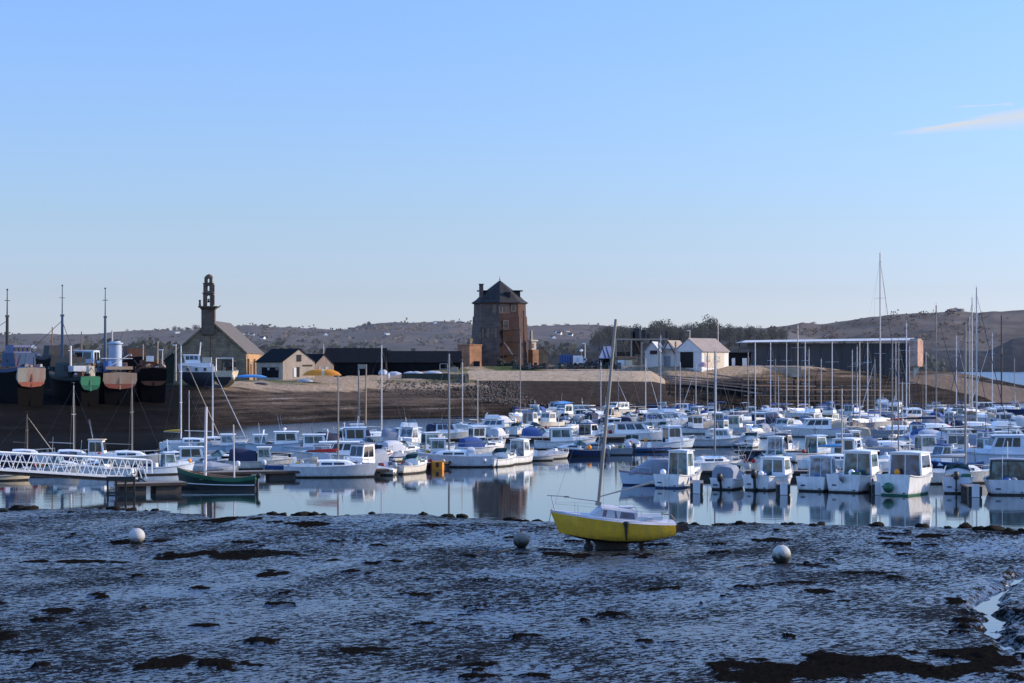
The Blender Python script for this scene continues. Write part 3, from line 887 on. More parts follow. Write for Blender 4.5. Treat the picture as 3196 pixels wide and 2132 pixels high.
def coachroof(P, x0, x1, w, z0, h, mat=WHITE, gl=GLD, nwin=2):
    mb = MB(); rows = []
    for x, f, hh in ((x0, .92, h), (x0 + (x1 - x0) * .35, 1, h * 1.05), (x0 + (x1 - x0) * .75, .86, h * .9), (x1, .45, .03)):
        hw = w / 2 * f
        rows.append([(x, -hw, z0), (x, -hw * .9, z0 + hh * .8), (x, -hw * .5, z0 + hh), (x, 0, z0 + hh * 1.08), (x, hw * .5, z0 + hh), (x, hw * .9, z0 + hh * .8), (x, hw, z0)])
    mb.loft(rows)
    c = mb.build('coachroof', mat, P, smooth=35)
    for sg in (-1, 1):
        for k in range(nwin):
            a = x0 + (x1 - x0) * (.08 + .62 * k / nwin); b = a + (x1 - x0) * (.55 / nwin)
            q = MB()
            def yy(x, v):
                t = (x - x0) / (x1 - x0)
                f = interp(t, [(0, .92), (.35, 1), (.75, .86), (1, .45)]); return sg * w / 2 * f * (1 - .1 * v / .8) + sg * .008
            q.quad(*[(a, yy(a, .2), z0 + h * .22), (b, yy(b, .2), z0 + h * .22), (b, yy(b, .62), z0 + h * .62), (a, yy(a, .62), z0 + h * .62)][::sg], .012)
            q.build('window', gl, c)
    return c


def hood(P, x0, x1, w, z0, h, mat, name='canvas_hood', front=.35):
    """canvas over hoops: steep back, sloping front"""
    mb = MB(); rows = []
    prof = [(0, .0, .96), (.04, .86, .98), (.2, 1., 1.), (.5, .97, 1.), (1 - front, .74, .98), (1, .02, .80)]
    for t, f, ww in prof:
        x = x0 + (x1 - x0) * t; hh = max(h * f, .02); hw = w / 2 * ww
        rows.append([(x, -hw, z0), (x, -hw * .97, z0 + hh * .62), (x, -hw * .72, z0 + hh * .92), (x, 0, z0 + hh), (x, hw * .72, z0 + hh * .92), (x, hw * .97, z0 + hh * .62), (x, hw, z0)])
    mb.loft(rows)
    return mb.build(name, mat, P, smooth=50)


def fender(P, x, y, z, mat=WHITE3, s=1.):
    mb = MB(); rings = []
    for zz, r in ((-.28, .03), (-.24, .09), (0, .11), (.2, .09), (.26, .03), (.34, .02)):
        rings.append([(x + s * r * math.cos(k * PI / 4), y + s * r * math.sin(k * PI / 4), z + s * zz) for k in range(8)])
    mb.loft(rings); return mb.build('fender', mat, P, smooth=True)


def hull_mat(name, top, low):
    m = buoy_mat(name, top, low, .02, .30); b = m.node_tree.nodes['Principled BSDF']; b.inputs['Roughness'].default_value = .35
    for l_ in list(b.inputs['Normal'].links): m.node_tree.links.remove(l_)
    return m


HULLC = {'white': hull_mat('hull_white', (.86, .86, .84), (.42, .40, .33)), 'ivory': hull_mat('hull_ivory', (.78, .73, .63), (.36, .31, .23)), 'greyed': hull_mat('hull_greyed', (.62, .64, .66), (.28, .28, .25)), 'pale blue': PALEBLUE, 'grey': GREYB, 'navy': NAVY, 'blue': BLUE, 'cream': CREAM, 'red': RED, 'green': GREEN, 'black': BLACK, 'dark green': DKGREEN, 'yellow': YELLOW}
CANVC = {'blue': CANVB, 'navy': CANVN, 'grey': CANVG, 'pale': CANVW, 'tan': CANVT, 'yellow': CANVY, 'red': CANVR, 'light blue': CANVLB}
GLC = {'teal': GLT, 'dark': GLD, 'blue': GLB, 'pale': GLP}
AFC = {'black': AFBLACK, 'blue': AFBLUE, 'red': AFRED, 'green': AFGREEN}
PLACED = []


def boat(px, py, ang, L, kind, label, hull='white', deck=None, B=None, F=None, stripe=None, af='black', gl='teal', canvas=None, cover=None, jib=None, mast=None, roofm=None, ob=None, tilt=0., near=None,
         rear='door', hx=None, hl=None, hh=None, dome=False, arch=False, nf=0, rl=True, cab=None, group=None, name=None, cat=None, fly=False, rise=None, sill=.42, extra=None, mastx=None, mmat=ALU, antenna=0, mr=.085, lean=0., rf=None, z=0., anc='c', bimini=None, cw=.76, obs=1.):
    """one moored boat.  px, py: where its waterline middle stands in the frame, used only to find its berth; ang: heading of the bow"""
    d = D(py); x = X(px, d)
    if anc != 'c':
        sg_ = .5 if anc == 's' else -.5
        x += sg_ * L * math.cos(R(ang)); d += sg_ * L * math.sin(R(ang))
    if near is None: near = d < 235
    B = B or {'yacht': L * .33, 'skiff': L * .40}.get(kind, L * .37)
    F = F or {'yacht': .75 + L * .025, 'skiff': .50, 'launch': .62, 'cruiser': .7 + L * .04}.get(kind, .55 + L * .035)
    rise = rise if rise is not None else {'yacht': .25, 'skiff': .25}.get(kind, .42)
    ws = {'yacht': .62, 'launch': .72}.get(kind, .84)
    name = name or {'yacht': 'sailing_yacht', 'skiff': 'open_boat', 'launch': 'launch', 'cruiser': 'cabin_cruiser', 'wheel': 'fishing_boat', 'cuddy': 'motorboat'}[kind]
    cat = cat or {'yacht': 'yacht', 'skiff': 'dinghy'}.get(kind, 'boat')
    P = thing(name, label, cat, (x, d, z), R(ang), group)
    PLACED.append((x, d, L, ang, P))
    hm = HULLC[hull]; dk = deck or (DECKG if hull != 'ivory' else WHITE2)
    make_hull(P, L, B, F, (hm, AFC[af], HULLC[stripe] if stripe else None), rise=rise, ws=ws, zk=-.35 if kind != 'yacht' else -.5, band=.13, stripe=.13 if stripe else .07, n=13 if near else 9)
    rk = .09
    cm = cab or WHITE
    tcs = {'yacht': .30, 'skiff': .86, 'launch': .62, 'cruiser': .28, 'wheel': .62, 'cuddy': .45}[kind]
    make_deck(P, L, B, F, rise, ws, rk, dk, tc=tcs, well=.32 if kind == 'skiff' else .45, n=9 if near else 6)
    g = GLC[gl]
    if kind == 'wheel':
        a = (hx if hx is not None else -.02) * L; ln = (hl or .27) * L; h = hh or 1.55
        make_house(P, a, a + ln, B * cw, F - .25, h + .25, rf=.32 if rf is None else rf, rr=.04, mat=cm, roofm=CANVC[roofm] if roofm else None, gl=g, rear=rear, nside=2, sill=sill)
        if near:
            mb = MB(); hw = B * .30
            rows = [[(a + ln - .05, -hw, F), (a + ln - .05, -hw, F + .45), (a + ln - .05, hw, F + .45), (a + ln - .05, hw, F)], [(L * .40, -hw * .5, F * 1.1), (L * .38, -hw * .5, F + .42), (L * .38, hw * .5, F + .42), (L * .40, hw * .5, F * 1.1)]]
            mb.loft(rows); mb.build('foredeck_cuddy', cm, P)
        top = F + h + .12; mx = a + ln * .4
    elif kind == 'cuddy':
        a = -.02 * L; ln = (hl or .42) * L; h = hh or .62
        mb = MB(); hw = B * .40
        rows = []
        for x_, f, hf in ((a, 1., 1.), (a + ln * .35, .96, 1.), (a + ln * .8, .7, .5), (a + ln * 1.08, .35, .05)):
            z0 = F * (1 + rise * max(0, ((x_ / L + .5) - .25) / .75) ** 2) - .06
            rows.append([(x_, -hw * f, z0), (x_, -hw * f * .9, z0 + h * hf * .8), (x_, 0, z0 + h * hf), (x_, hw * f * .9, z0 + h * hf * .8), (x_, hw * f, z0)])
        mb.loft(rows); mb.build('cuddy_cabin', cm, P, smooth=35)
        ws_ = MB(); z0 = F + h * .86
        rows = [[(a + .55, -hw * .92, z0 - .1), (a + .15, -hw * .84, z0 + .42)], [(a + .95, 0, z0), (a + .42, 0, z0 + .48)], [(a + .55, hw * .92, z0 - .1), (a + .15, hw * .84, z0 + .42)]]
        ws_.add([p for r_ in rows for p in r_], [(0, 2, 3, 1), (2, 4, 5, 3)]); ws_.add([rows[0][0], rows[0][1], (a - .5, -hw * .95, z0 + .05), (a - .5, -hw * .97, z0 - .12)], [(0, 1, 2, 3)]); ws_.add([rows[2][0], rows[2][1], (a - .5, hw * .95, z0 + .05), (a - .5, hw * .97, z0 - .12)], [(0, 1, 2, 3)])
        ws_.build('windscreen', g, P)
        if near or rng.random() < .6:
            for sg in (-1, 1):
                q = MB(); q.quad(*[(a + ln * .15, sg * (hw * .985 + .01), F + .22), (a + ln * .62, sg * (hw * .86 + .01), F + .26), (a + ln * .55, sg * (hw * .84 + .01), F + .44), (a + ln * .15, sg * (hw * .95 + .01), F + .44)][::sg], .012); q.build('window', GLD, P)
        top = F + h + .5; mx = a
    elif kind == 'cruiser':
        a = (hx if hx is not None else -.30) * L; ln = (hl or .50) * L; h = hh or 1.25
        make_house(P, a, a + ln, B * .76, F - .05, h, rf=ln * .24 if rf is None else rf, rr=.08, mat=cm, roofm=CANVC[roofm] if roofm else None, gl=g, rear=rear, nside=3, sill=max(sill, .40), name='cabin', over=.25)
        mb = MB(); hw = B * .30
        z0 = F * 1.02
        mb.loft([[(a + ln - .15, -hw, z0), (a + ln - .15, -hw * .9, z0 + .42), (a + ln - .15, hw * .9, z0 + .42), (a + ln - .15, hw, z0)], [(L * .41, -hw * .4, F * 1.22), (L * .40, -hw * .35, F * 1.22 + .12), (L * .40, hw * .35, F * 1.22 + .12), (L * .41, hw * .4, F * 1.22)]]); mb.build('trunk_cabin', cm, P)
        top = F + h + .1; mx = a + ln * .35
        if fly:
            q = MB(); q.box((a + ln * .45, 0, top + .28), (ln * .55, B * .60, .50), taper=(.86, .92)); q.build('flybridge', cm, P)
            q = MB(); q.quad((a + ln * .70, -B * .28, top + .5), (a + ln * .70, B * .28, top + .5), (a + ln * .62, B * .26, top + .85), (a + ln * .62, -B * .26, top + .85), .02); q.build('windscreen', GLP, P)
            top += .55
    elif kind == 'launch':
        top = F; mx = 0
        q = MB(); q.box((-.12 * L, 0, F - .18), (.10 * L, B * .8, .06)); q.box((.12 * L, 0, F - .18), (.10 * L, B * .8, .06)); q.build('thwart', TEAK, P)
    elif kind == 'skiff':
        top = F; mx = 0
        q = MB(); q.box((-.15 * L, 0, F - .14), (.28, B * .8, .05)); q.build('thwart', dk, P)
        q = MB(); q.box((.10 * L, 0, F + .2), (.45, .5, .75), taper=(.7, .8)); q.build('console', cm, P)
    elif kind == 'yacht':
        coachroof(P, -.14 * L, .28 * L, B * .62, F * 1.03, .42 + L * .012, mat=cm, nwin=2 if near else 1)
        top = F + .5; mx = .08 * L
        if near: 
            q = MB(); q.box((-.30 * L, -B * .30, F + .12), (.28 * L, .10, .26)); q.build('cockpit_coaming', cm, P); q = MB(); q.box((-.30 * L, B * .30, F + .12), (.28 * L, .10, .26)); q.build('cockpit_coaming', cm, P)
        if mast:
            mast_rig(P, (mastx if mastx is not None else .07) * L, F + .42, mast - F - .42, r=mr, mat=mmat, lean=lean, L=L, bow=L * .47, stern=-L * .47, sheer=F, B=B, cover=CANVC[cover] if cover else None, jib=CANVC[jib] if jib else None, spread=2 if mast > 11 else 1)
        if canvas: hood(P, -.24 * L, -.06 * L, B * .60, F * 1.02, .85, CANVC[canvas], 'spray_hood', .5)
    if kind != 'yacht':
        if canvas:
            if kind == 'wheel': hood(P, -.46 * L, (hx if hx is not None else -.02) * L - .02, B * .72, F - .02, 1.25, CANVC[canvas], front=.05)
            elif kind == 'cruiser': hood(P, -.48 * L, (hx if hx is not None else -.30) * L + .15, B * .74, F - .02, 1.25, CANVC[canvas], front=.05)
            elif kind == 'cuddy': hood(P, -.46 * L, .16 * L, B * .80, F - .02, 1.15, CANVC[canvas], front=.30)
            elif kind == 'launch': hood(P, -.38 * L, .36 * L, B * .74, F - .02, 1.3, CANVC[canvas], front=.35)
            else:
                q = MB(); hw = B * .46
                q.loft([[(-L * .47, -hw * .9, F), (-L * .47, 0, F + .12), (-L * .47, hw * .9, F)], [(0, -hw, F + .02), (0, 0, F + .5), (0, hw, F + .02)], [(L * .42, -hw * .3, F * 1.2), (L * .42, 0, F * 1.2 + .1), (L * .42, hw * .3, F * 1.2)]]); q.build('tarpaulin', CANVC[canvas], P)
        if mast:
            q = MB(); q.tube((mx, 0, F), (mx - lean * mast, 0, mast), mr, mr * .8, n=6); mo = q.build('mast', mmat, P)
            if mast > 5:
                q = MB(); q.tube((mx - lean * mast, 0, mast * .97), (-L * .46, 0, F), .008, n=3); q.build('backstay', WIRE, P)
                q = MB(); q.tube((mx - lean * mast, 0, mast * .97), (L * .46, 0, F * 1.3), .008, n=3); q.build('forestay', WIRE, P)
    if bimini:
        q = MB(); zb_ = F + 1.75; x0_, x1_ = -.44 * L, -.12 * L
        q.loft([[(x0_, -B * .36, zb_), (x0_, 0, zb_ + .08), (x0_, B * .36, zb_)], [((x0_ + x1_) / 2, -B * .37, zb_ + .08), ((x0_ + x1_) / 2, 0, zb_ + .18), ((x0_ + x1_) / 2, B * .37, zb_ + .08)], [(x1_, -B * .36, zb_), (x1_, 0, zb_ + .08), (x1_, B * .36, zb_)]]); bo_ = q.build('bimini_top', CANVC[bimini], P)
        for a_, b_ in ((x0_ + .05, -1), (x0_ + .05, 1), (x1_ - .05, -1), (x1_ - .05, 1)):
            q = MB(); q.tube(((x0_ + x1_) / 2, b_ * B * .38, F), (a_, b_ * B * .35, zb_), .022, n=4); q.build('bimini_pole', STEEL, bo_)
    if arch:
        q = MB(); xx = -.30 * L
        q.path([(xx, -B * .40, F), (xx + .25, -B * .38, F + 1.25), (xx + .3, -B * .25, F + 1.5), (xx + .3, B * .25, F + 1.5), (xx + .25, B * .38, F + 1.25), (xx, B * .40, F)], .06, n=6); q.build('radar_arch', cm, P)
    if dome:
        q = MB(); q.ball((mx, 0, top + .24), .2, sc=(1, 1, .7)); q.tube((mx, 0, top), (mx, 0, top + .15), .05); q.build('radar_dome', WHITE, P, smooth=True)
    for k in range(antenna):
        q = MB(); q.tube((mx - .2 - .3 * k, (.3 if k % 2 else -.3) * B, top), (mx - .5 - .4 * k, (.32 if k % 2 else -.32) * B, top + 1.9), .018, .008, n=4); q.build('antenna', WHITE3, P)
    if near and kind != 'yacht':
        q = MB()
        for sg in (-1, 1):
            pts = []
            for i in range(13):
                t = i / 12; w_, zs, _ = hull_dims(t, L, B, F, rise, ws, -.3, rk)
                pts.append((-L / 2 + L * t * (1 - rk) + L * rk * t ** 2 - .04 * zs * (1 - t) ** 3, sg * (w_ + .012), zs - .07))
            q.path(pts, .028, n=5)
        q.build('rubbing_strake', GREYB if hull != 'navy' else WHITE3, P)
        q = MB(); q.box((-L / 2 - .05, B * .22, F * .45), (.05, .34, .10)); q.build('name_plate', NAVY, P)
        q = MB(); q.box((-L / 2 - .05, -B * .26, .22), (.06, .16, .07)); q.build('drain_scupper', BLACK, P)
    if rl and near: rail(P, L, B, F, rise, ws, rk, t0=.55)
    if ob:
        outboard(P, -L / 2 - .04, 0, F - .05, {'black': BLACK, 'grey': GREYB, 'white': WHITE3}[ob], R(tilt), (1.1 if L < 6.5 else 1.25) * obs)
    for k in range(nf):
        sg = -1 if k % 2 else 1
        t = .25 + .16 * (k // 2)
        w_, zs, _ = hull_dims(t, L, B, F, rise, ws, -.3, rk)
        fender(P, -L / 2 + L * t, sg * (w_ + .10), F * .62, [WHITE3, BLUE, NAVY, WHITE][(k + int(px)) % 4])
    # things lying about on deck: crates, coiled warps, pot buoys, bottles, covered engines
    gr = random.Random(int(px * 7 + py))
    x_lo, x_hi = {'yacht': (-.42, -.18), 'launch': (-.42, .42), 'skiff': (-.38, .30), 'cruiser': (-.46, -.34), 'wheel': (-.42, -.16), 'cuddy': (-.42, -.08)}[kind]
    if not canvas or kind == 'yacht':
        for k in range(gr.choice([1, 2, 3, 3]) if kind != 'cruiser' else 1):
            gx = gr.uniform(x_lo, x_hi) * L; gy = gr.uniform(-.30, .30) * B; q = MB(); c_ = gr.random(); zz = F - .35
            if c_ < .35:
                s_ = gr.uniform(.3, .6); q.box((gx, gy, zz + .3), (s_, s_ * 1.2, gr.uniform(.5, .8)), rz=gr.uniform(0, 1), taper=(.92, .92)); q.build('deck_crate', gr.choice([CREAM, BLUE, WHITE3, GREYB, CANVT, GREEN, CANVN]), P)
            elif c_ < .6:
                q.ball((gx, gy, zz + .55), gr.uniform(.16, .28), nu=8, nv=6); q.build('pot_buoy', gr.choice([ORANGE, RED, WHITE2, YELLOW, CANVR, WHITE]), P, smooth=True)
            elif c_ < .8:
                q.ball((gx, gy, zz + .35), gr.uniform(.3, .5), nu=9, nv=6, sc=(1.1, .9, .7)); q.build('rope_coil', gr.choice([ROPE, WOODB, BLUE, CANVG]), P, smooth=True)
            else:
                q.tube((gx, gy, zz), (gx + gr.uniform(-.2, .2), gy, zz + gr.uniform(1.2, 2.3)), .035, .02, n=5); q.build('flag_pole', gr.choice([WHITE3, MASTB, ALU]), P)
    if kind in ('cruiser', 'wheel', 'yacht') and gr.random() < .55:
        gx = gr.uniform(.20, .36) * L; q = MB(); q.box((gx, 0, F * 1.25), (.5, .45, .22), taper=(.8, .8)); q.build('fore_hatch', gr.choice([GLD, WHITE3, CANVG, TEAK]), P)
    if gr.random() < .35 and kind != 'skiff':
        q = MB(); q.ball((L * .40, 0, F * 1.25 + .2), .24, nu=8, nv=6); q.build('bow_fender', gr.choice([ORANGE, WHITE, BLUE, WHITE3]), P, smooth=True)
    if not near and gr.random() < .5: rail(P, L, B, F, rise, ws, rk, t0=.55, r=.028)
    if kind in ('wheel', 'cruiser') and gr.random() < .5:
        q = MB(); q.tube((mx, 0, top), (mx - .1, 0, top + gr.uniform(.6, 1.5)), .03, n=5); q.box((mx - .05, 0, top + .5), (.06, .7, .06)); q.build('light_mast', gr.choice([WHITE, ALU, BLACK]), P)
    if extra: extra(P, L, B, F)
    return P

# ================================================================ the fleet
G_FRONT = 'boats moored stern-on along the near pontoon'
G_L = 'boats moored on the west pontoons'
# ---- front row, right: sterns towards the quay
boat(2030, 1514, 184, 5.2, 'launch', 'pale blue launch with red rubbing strake and grey canvas hood', hull='pale blue', stripe='red', canvas='grey', af='blue', group=G_FRONT, rise=.3, F=.95)
boat(2080, 1524, 62, 6.8, 'wheel', 'white fishing boat with tall glazed wheelhouse and boarding ladder on stern', anc='s', af='blue', rear='glass', hx=-.16, hl=.24, hh=1.85, group=G_FRONT, F=1.02, B=2.7, cw=.66, nf=2, rl=True,
     extra=lambda P, L, B, F: [(lambda q: (q.path([(-L / 2 - .12, -.18, .95), (-L / 2 - .16, -.18, .1)], .02, n=4), q.path([(-L / 2 - .12, .18, .95), (-L / 2 - .16, .18, .1)], .02, n=4), [q.tube((-L / 2 - .15, -.18, z), (-L / 2 - .15, .18, z), .018, n=4) for z in (.2, .45, .7)], q.build('boarding_ladder', STEEL, P)))(MB())])
boat(2252, 1529, 66, 5.2, 'cuddy', 'small white motorboat under grey dome cover with big black outboard', anc='s', canvas='grey', ob='black', tilt=18, group=G_FRONT, F=.85, obs=1.3, B=2.3)
boat(2360, 1531, 58, 6.6, 'wheel', 'white fishing boat with blue-grey wheelhouse and twin black outboard legs on stern', anc='s', ob='black', tilt=8, rear='door', hx=-.04, hl=.24, hh=1.35, gl='teal', group=G_FRONT, F=1.08, B=2.75, cw=.82, obs=1.2, cab=WHITE)
boat(2530, 1534, 63, 6.2, 'wheel', 'white boat with open see-through cabin frame beside grey piling', anc='s', rear='glass', gl='pale', hx=-.10, hl=.22, hh=1.55, group=G_FRONT, F=1.05, B=2.8, cw=.70, nf=2, sill=.30, cab=PALEBLUE)
boat(2632, 1538, 60, 7.4, 'wheel', 'large white fishing boat with wide teal glass doors and black band at waterline', anc='s', rear='glass', hx=-.08, hl=.28, hh=1.75, group=G_FRONT, F=1.28, B=3.3, cw=.74, ob='grey', tilt=45, nf=2)
boat(2788, 1547, 57, 7.0, 'wheel', 'white fishing boat with green bottom paint and round green fender on stern', anc='s', af='green', rear='glass', gl='blue', hx=-.16, hl=.36, hh=1.65, group=G_FRONT, F=1.45, B=3.25, cw=.84, stripe=None,
     extra=lambda P, L, B, F: (lambda q: (q.ball((-L / 2 - .38, .25, .62), .40), q.build('round_fender', GREEN, P, smooth=True)))(MB()))
boat(2985, 1541, 75, 5.4, 'cuddy', 'small pale blue motorboat with black outboard between green-banded boat and pontoon end', anc='s', hull='pale blue', ob='black', tilt=0, group=G_FRONT, F=1.15, obs=1.25, B=2.4, cab=PALEBLUE)
boat(3150, 1546, 78, 7.2, 'wheel', 'grey-green workboat with green framed wheelhouse at the frame edge', anc='s', hull='greyed', cab=DKGREEN, roofm='grey', rear='glass', hx=-.22, hl=.28, hh=1.5, group=G_FRONT, F=1.05, B=3.6, cw=.80)
# ---- behind the front row
boat(2215, 1472, 20, 7.6, 'yacht', 'small white yacht with bare mast behind dome-covered motorboat', mast=11.1, cover=None, mmat=ALUD, group=G_FRONT, F=.85)
boat(2995, 1508, 12, 7.4, 'yacht', 'grey white yacht with brown cabin windows and dark mast', hull='ivory', mast=13.2, mmat=ALUD, mr=.10, group=G_FRONT, cover='pale')
boat(3085, 1466, 184, 8.6, 'cruiser', 'big pale blue cabin boat with two dark windows and swept bow', hull='pale blue', cab=PALEBLUE, af='blue', gl='dark', hx=-.36, hl=.40, hh=1.75, fly=False, group=G_FRONT, F=1.5, B=2.9, rise=.2, rear=None)
boat(2540, 1440, 35, 6.8, 'wheel', 'white fishing boat with teal wheelhouse behind open-framed boat', rear='glass', hx=-.06, hl=.24, hh=1.7, cab=PALEBLUE, group=G_FRONT, F=.9)
boat(2420, 1440, 72, 6.2, 'wheel', 'white boat with square glazed cabin behind blue-grey wheelhouse boat', rear='glass', hx=-.04, hl=.22, hh=1.7, gl='pale', group=G_FRONT)
boat(2612, 1466, 10, 7.2, 'yacht', 'white yacht with bright blue sail cover on boom', mast=7.6, cover='light blue', mmat=ALU, group=G_FRONT, F=.9)
boat(2690, 1462, 55, 6.0, 'cuddy', 'motorboat with rounded grey hood above large white fishing boat', canvas='grey', group=G_FRONT)
boat(2790, 1470, 25, 7.4, 'yacht', 'yacht with slim pale mast behind green-banded fishing boat', mast=12.0, mmat=ALUD, mr=.07, group=G_FRONT)
boat(2900, 1430, 15, 6.6, 'wheel', 'old grey boat with green striped panels and shelter cabin', hull='greyed', cab=WHITE3, rear='door', hx=-.2, hl=.3, hh=1.6, group=G_FRONT)
boat(2940, 1448, 5, 6.2, 'skiff', 'grey inflatable tender beside dark mast', hull='grey', canvas='grey', ob='black', group=G_FRONT)
boat(2980, 1400, 8, 8.8, 'cruiser', 'ivory cabin cruiser with pale canvas awning in the right cluster', hull='ivory', cab=WHITE2, canvas='pale', hx=-.15, hl=.42, hh=1.25, gl='pale', group=G_FRONT)
boat(3150, 1395, 10, 9.0, 'cruiser', 'white flybridge cruiser with brown bridge panel and blue hull band', stripe='blue', fly=True, hx=-.30, hl=.5, hh=1.35, gl='dark', group=G_FRONT)
boat(2800, 1370, 4, 10.0, 'yacht', 'long grey yacht with grey deck covers and red sail bag', hull='grey', mast=7.6, cover='red', mmat=ALU, mr=.10, group=G_FRONT, F=1.2)
# ---- middle right
boat(2535, 1364, 182, 9.6, 'cruiser', 'large white cabin cruiser with black window lying broadside by open water', gl='dark', hx=-.25, hl=.42, hh=1.35, F=1.15, canvas='tan', dome=True, rise=.25)
boat(2240, 1395, 6, 7.8, 'cruiser', 'grey-hulled white boat broadside behind the yellow boat mast', hull='greyed', hx=-.1, hl=.3, hh=1.2, gl='pale', F=.95)
boat(2330, 1398, 70, 5.4, 'cuddy', 'white motorboat with tilted black outboard at the channel edge', ob='black', tilt=50, anc='s')
boat(1985, 1376, 2, 9.0, 'cruiser', 'white cabin cruiser with long slanted glass and grey roof', gl='blue', hx=-.32, hl=.55, hh=1.45, F=.95, roofm='grey')
boat(2085, 1400, 20, 7.0, 'wheel', 'pale blue boat with high grey wheelhouse and orange gear on deck', hull='pale blue', cab=PALEBLUE, hx=-.05, hl=.28, hh=1.8, gl='dark', antenna=1)
boat(2010, 1410, 5, 6.4, 'skiff', 'dark blue open workboat loaded with gear near the channel', hull='blue', ob='white', tilt=30)
# ---- centre: broadside boats at the edge of the open basin
boat(1766, 1402, 4, 7.2, 'wheel', 'white fishing boat with long glazed wheelhouse broadside in mid basin', hx=-.26, hl=.38, hh=1.5, gl='teal', F=.95, rear='glass')
boat(1655, 1438, 8, 5.2, 'skiff', 'low grey open boat with white outboards at the basin edge', hull='greyed', ob='white', tilt=40)
boat(1722, 1432, 40, 4.8, 'skiff', 'small boat under dark grey tarpaulin by the pontoon post', hull='greyed', canvas='grey')
boat(1810, 1424, 176, 5.6, 'cuddy', 'dark blue motorboat with white cabin top at basin edge', hull='navy', ob='white')
boat(1880, 1420, 182, 6.4, 'cuddy', 'sleek grey speedboat with dark side window', hull='grey', gl='dark', ob='black', cab=GREYB)
boat(1965, 1408, 80, 5.6, 'cuddy', 'white boat with red bottom paint showing at stern', af='red', ob='white', tilt=30, anc='s')
boat(1420, 1457, 181, 8.2, 'yacht', 'grey white yacht lying broadside with tall brown mast and pale spray hood', mast=10.9, mr=.11, mmat=ALUD, canvas='pale', group=G_L, F=1.05, rise=.35, hull='greyed')
boat(1520, 1458, 60, 5.6, 'cuddy', 'white boat with tilted outboard and round gear bundle at stern', anc='s', ob='white', tilt=55, group=G_L)
boat(1578, 1450, 62, 6.0, 'wheel', 'white boat with gabled canvas shelter and white outboard', anc='s', ob='white', tilt=50, hx=-.1, hl=.26, hh=1.6, gl='pale', rear='glass', group=G_L)
boat(1330, 1425, 20, 6.6, 'wheel', 'pale blue boat with tall teal-framed wheelhouse', hull='pale blue', cab=WHITE3, hx=-.05, hl=.28, hh=1.75, rear='glass', group=G_L)
boat(1505, 1416, 30, 5.8, 'cuddy', 'motorboat with bright blue canvas cover beside brown mast', canvas='blue', hull='white', group=G_L)
boat(1286, 1392, 15, 7.6, 'cruiser', 'white cruiser with grey canvas flybridge screen in centre cluster', fly=True, canvas='grey', hx=-.25, hl=.45, hh=1.2, group=G_L, antenna=1)
boat(1255, 1428, 40, 5.4, 'cuddy', 'pale blue hull with white dome cabin near centre pontoon', hull='pale blue', canvas='pale', group=G_L)
boat(1515, 1360, 186, 8.6, 'cruiser', 'white flybridge cruiser with bow flared toward open water', fly=True, gl='blue', hx=-.30, hl=.42, hh=1.1, group=G_L, F=1.15)
boat(1205, 1482, 95, 4.6, 'skiff', 'small white dinghy with square grey stern at pontoon tip', hull='white', anc='s', group=G_L)
boat(1240, 1480, 60, 5.0, 'cuddy', 'white boat with blunt ivory stern and grey outboard', hull='ivory', ob='grey', tilt=20, group=G_L, anc='s')
boat(1140, 1482, 172, 5.4, 'skiff', 'dark-sided open boat lying across the pontoon end', hull='ivory', group=G_L, canvas='pale')
boat(1035, 1489, 4, 8.2, 'yacht', 'grey yacht with navy covers and tan hatch hood, slim mast', hull='greyed', canvas='tan', mast=8.95, mmat=ALUD, mr=.08, cover='red', group=G_L)
boat(1040, 1452, 186, 8.6, 'cruiser', 'white motor cruiser with dark window strip and raked bow', hull='white', gl='dark', hx=-.28, hl=.52, hh=1.25, F=1.05, group=G_L, rear='canvas')
boat(1150, 1420, 188, 6.6, 'cuddy', 'ivory motorboat with dark windscreen and vented bow', hull='ivory', cab=WHITE2, gl='dark', group=G_L, F=1.0)
boat(1178, 1385, 15, 7.6, 'yacht', 'ivory yacht with navy canvas hood and tall pale mast', hull='ivory', canvas='navy', mast=12.3, mr=.085, mmat=MASTW, group=G_L)
boat(1060, 1400, 25, 6.8, 'wheel', 'white fishing boat with black canvas shelter and radar arch', canvas='navy', arch=True, hx=0, hl=.24, hh=1.5, group=G_L)
boat(1100, 1378, 10, 6.4, 'wheel', 'white boat with grey cabin below the timber gallows frame', cab=WHITE3, hx=-.05, hl=.3, hh=1.4, group=G_L)
boat(985, 1416, 6, 7.0, 'wheel', 'white fishing boat with teal glass shelter aft of its windscreen', hx=-.20, hl=.38, hh=1.3, gl='teal', rear='glass', hull='pale blue', group=G_L)
boat(885, 1416, 5, 8.2, 'wheel', 'pale blue trawler-style boat with white wheelhouse, domes and tilted aerial mast', hull='pale blue', hx=-.12, hl=.34, hh=1.3, gl='dark', fly=False, dome=True, arch=True, antenna=2, group=G_L, F=1.1)
boat(800, 1415, 6, 6.6, 'wheel', 'pale blue boat with square white wheelhouse and white railing', hull='pale blue', hx=-.05, hl=.26, hh=1.2, gl='pale', group=G_L, F=.85)
boat(690, 1414, 4, 7.0, 'wheel', 'grey-blue boat with white wheelhouse beside white yacht mast', hull='pale blue', hx=.0, hl=.24, hh=1.2, gl='pale', cab=WHITE, group=G_L, F=.85)
boat(600, 1408, 358, 7.2, 'yacht', 'white yacht with yellow sail cover and tall violet-white mast', mast=12.0, mr=.085, mmat=MASTW, cover='yellow', jib='tan', mastx=-.18, group=G_L, F=.95)
boat(668, 1402, 4, 8.0, 'yacht', 'white yacht with plain white boom and stays slanting to deck', mast=9.9, mr=.085, mmat=MASTW, jib='pale', group=G_L, F=.9, mastx=-.02)
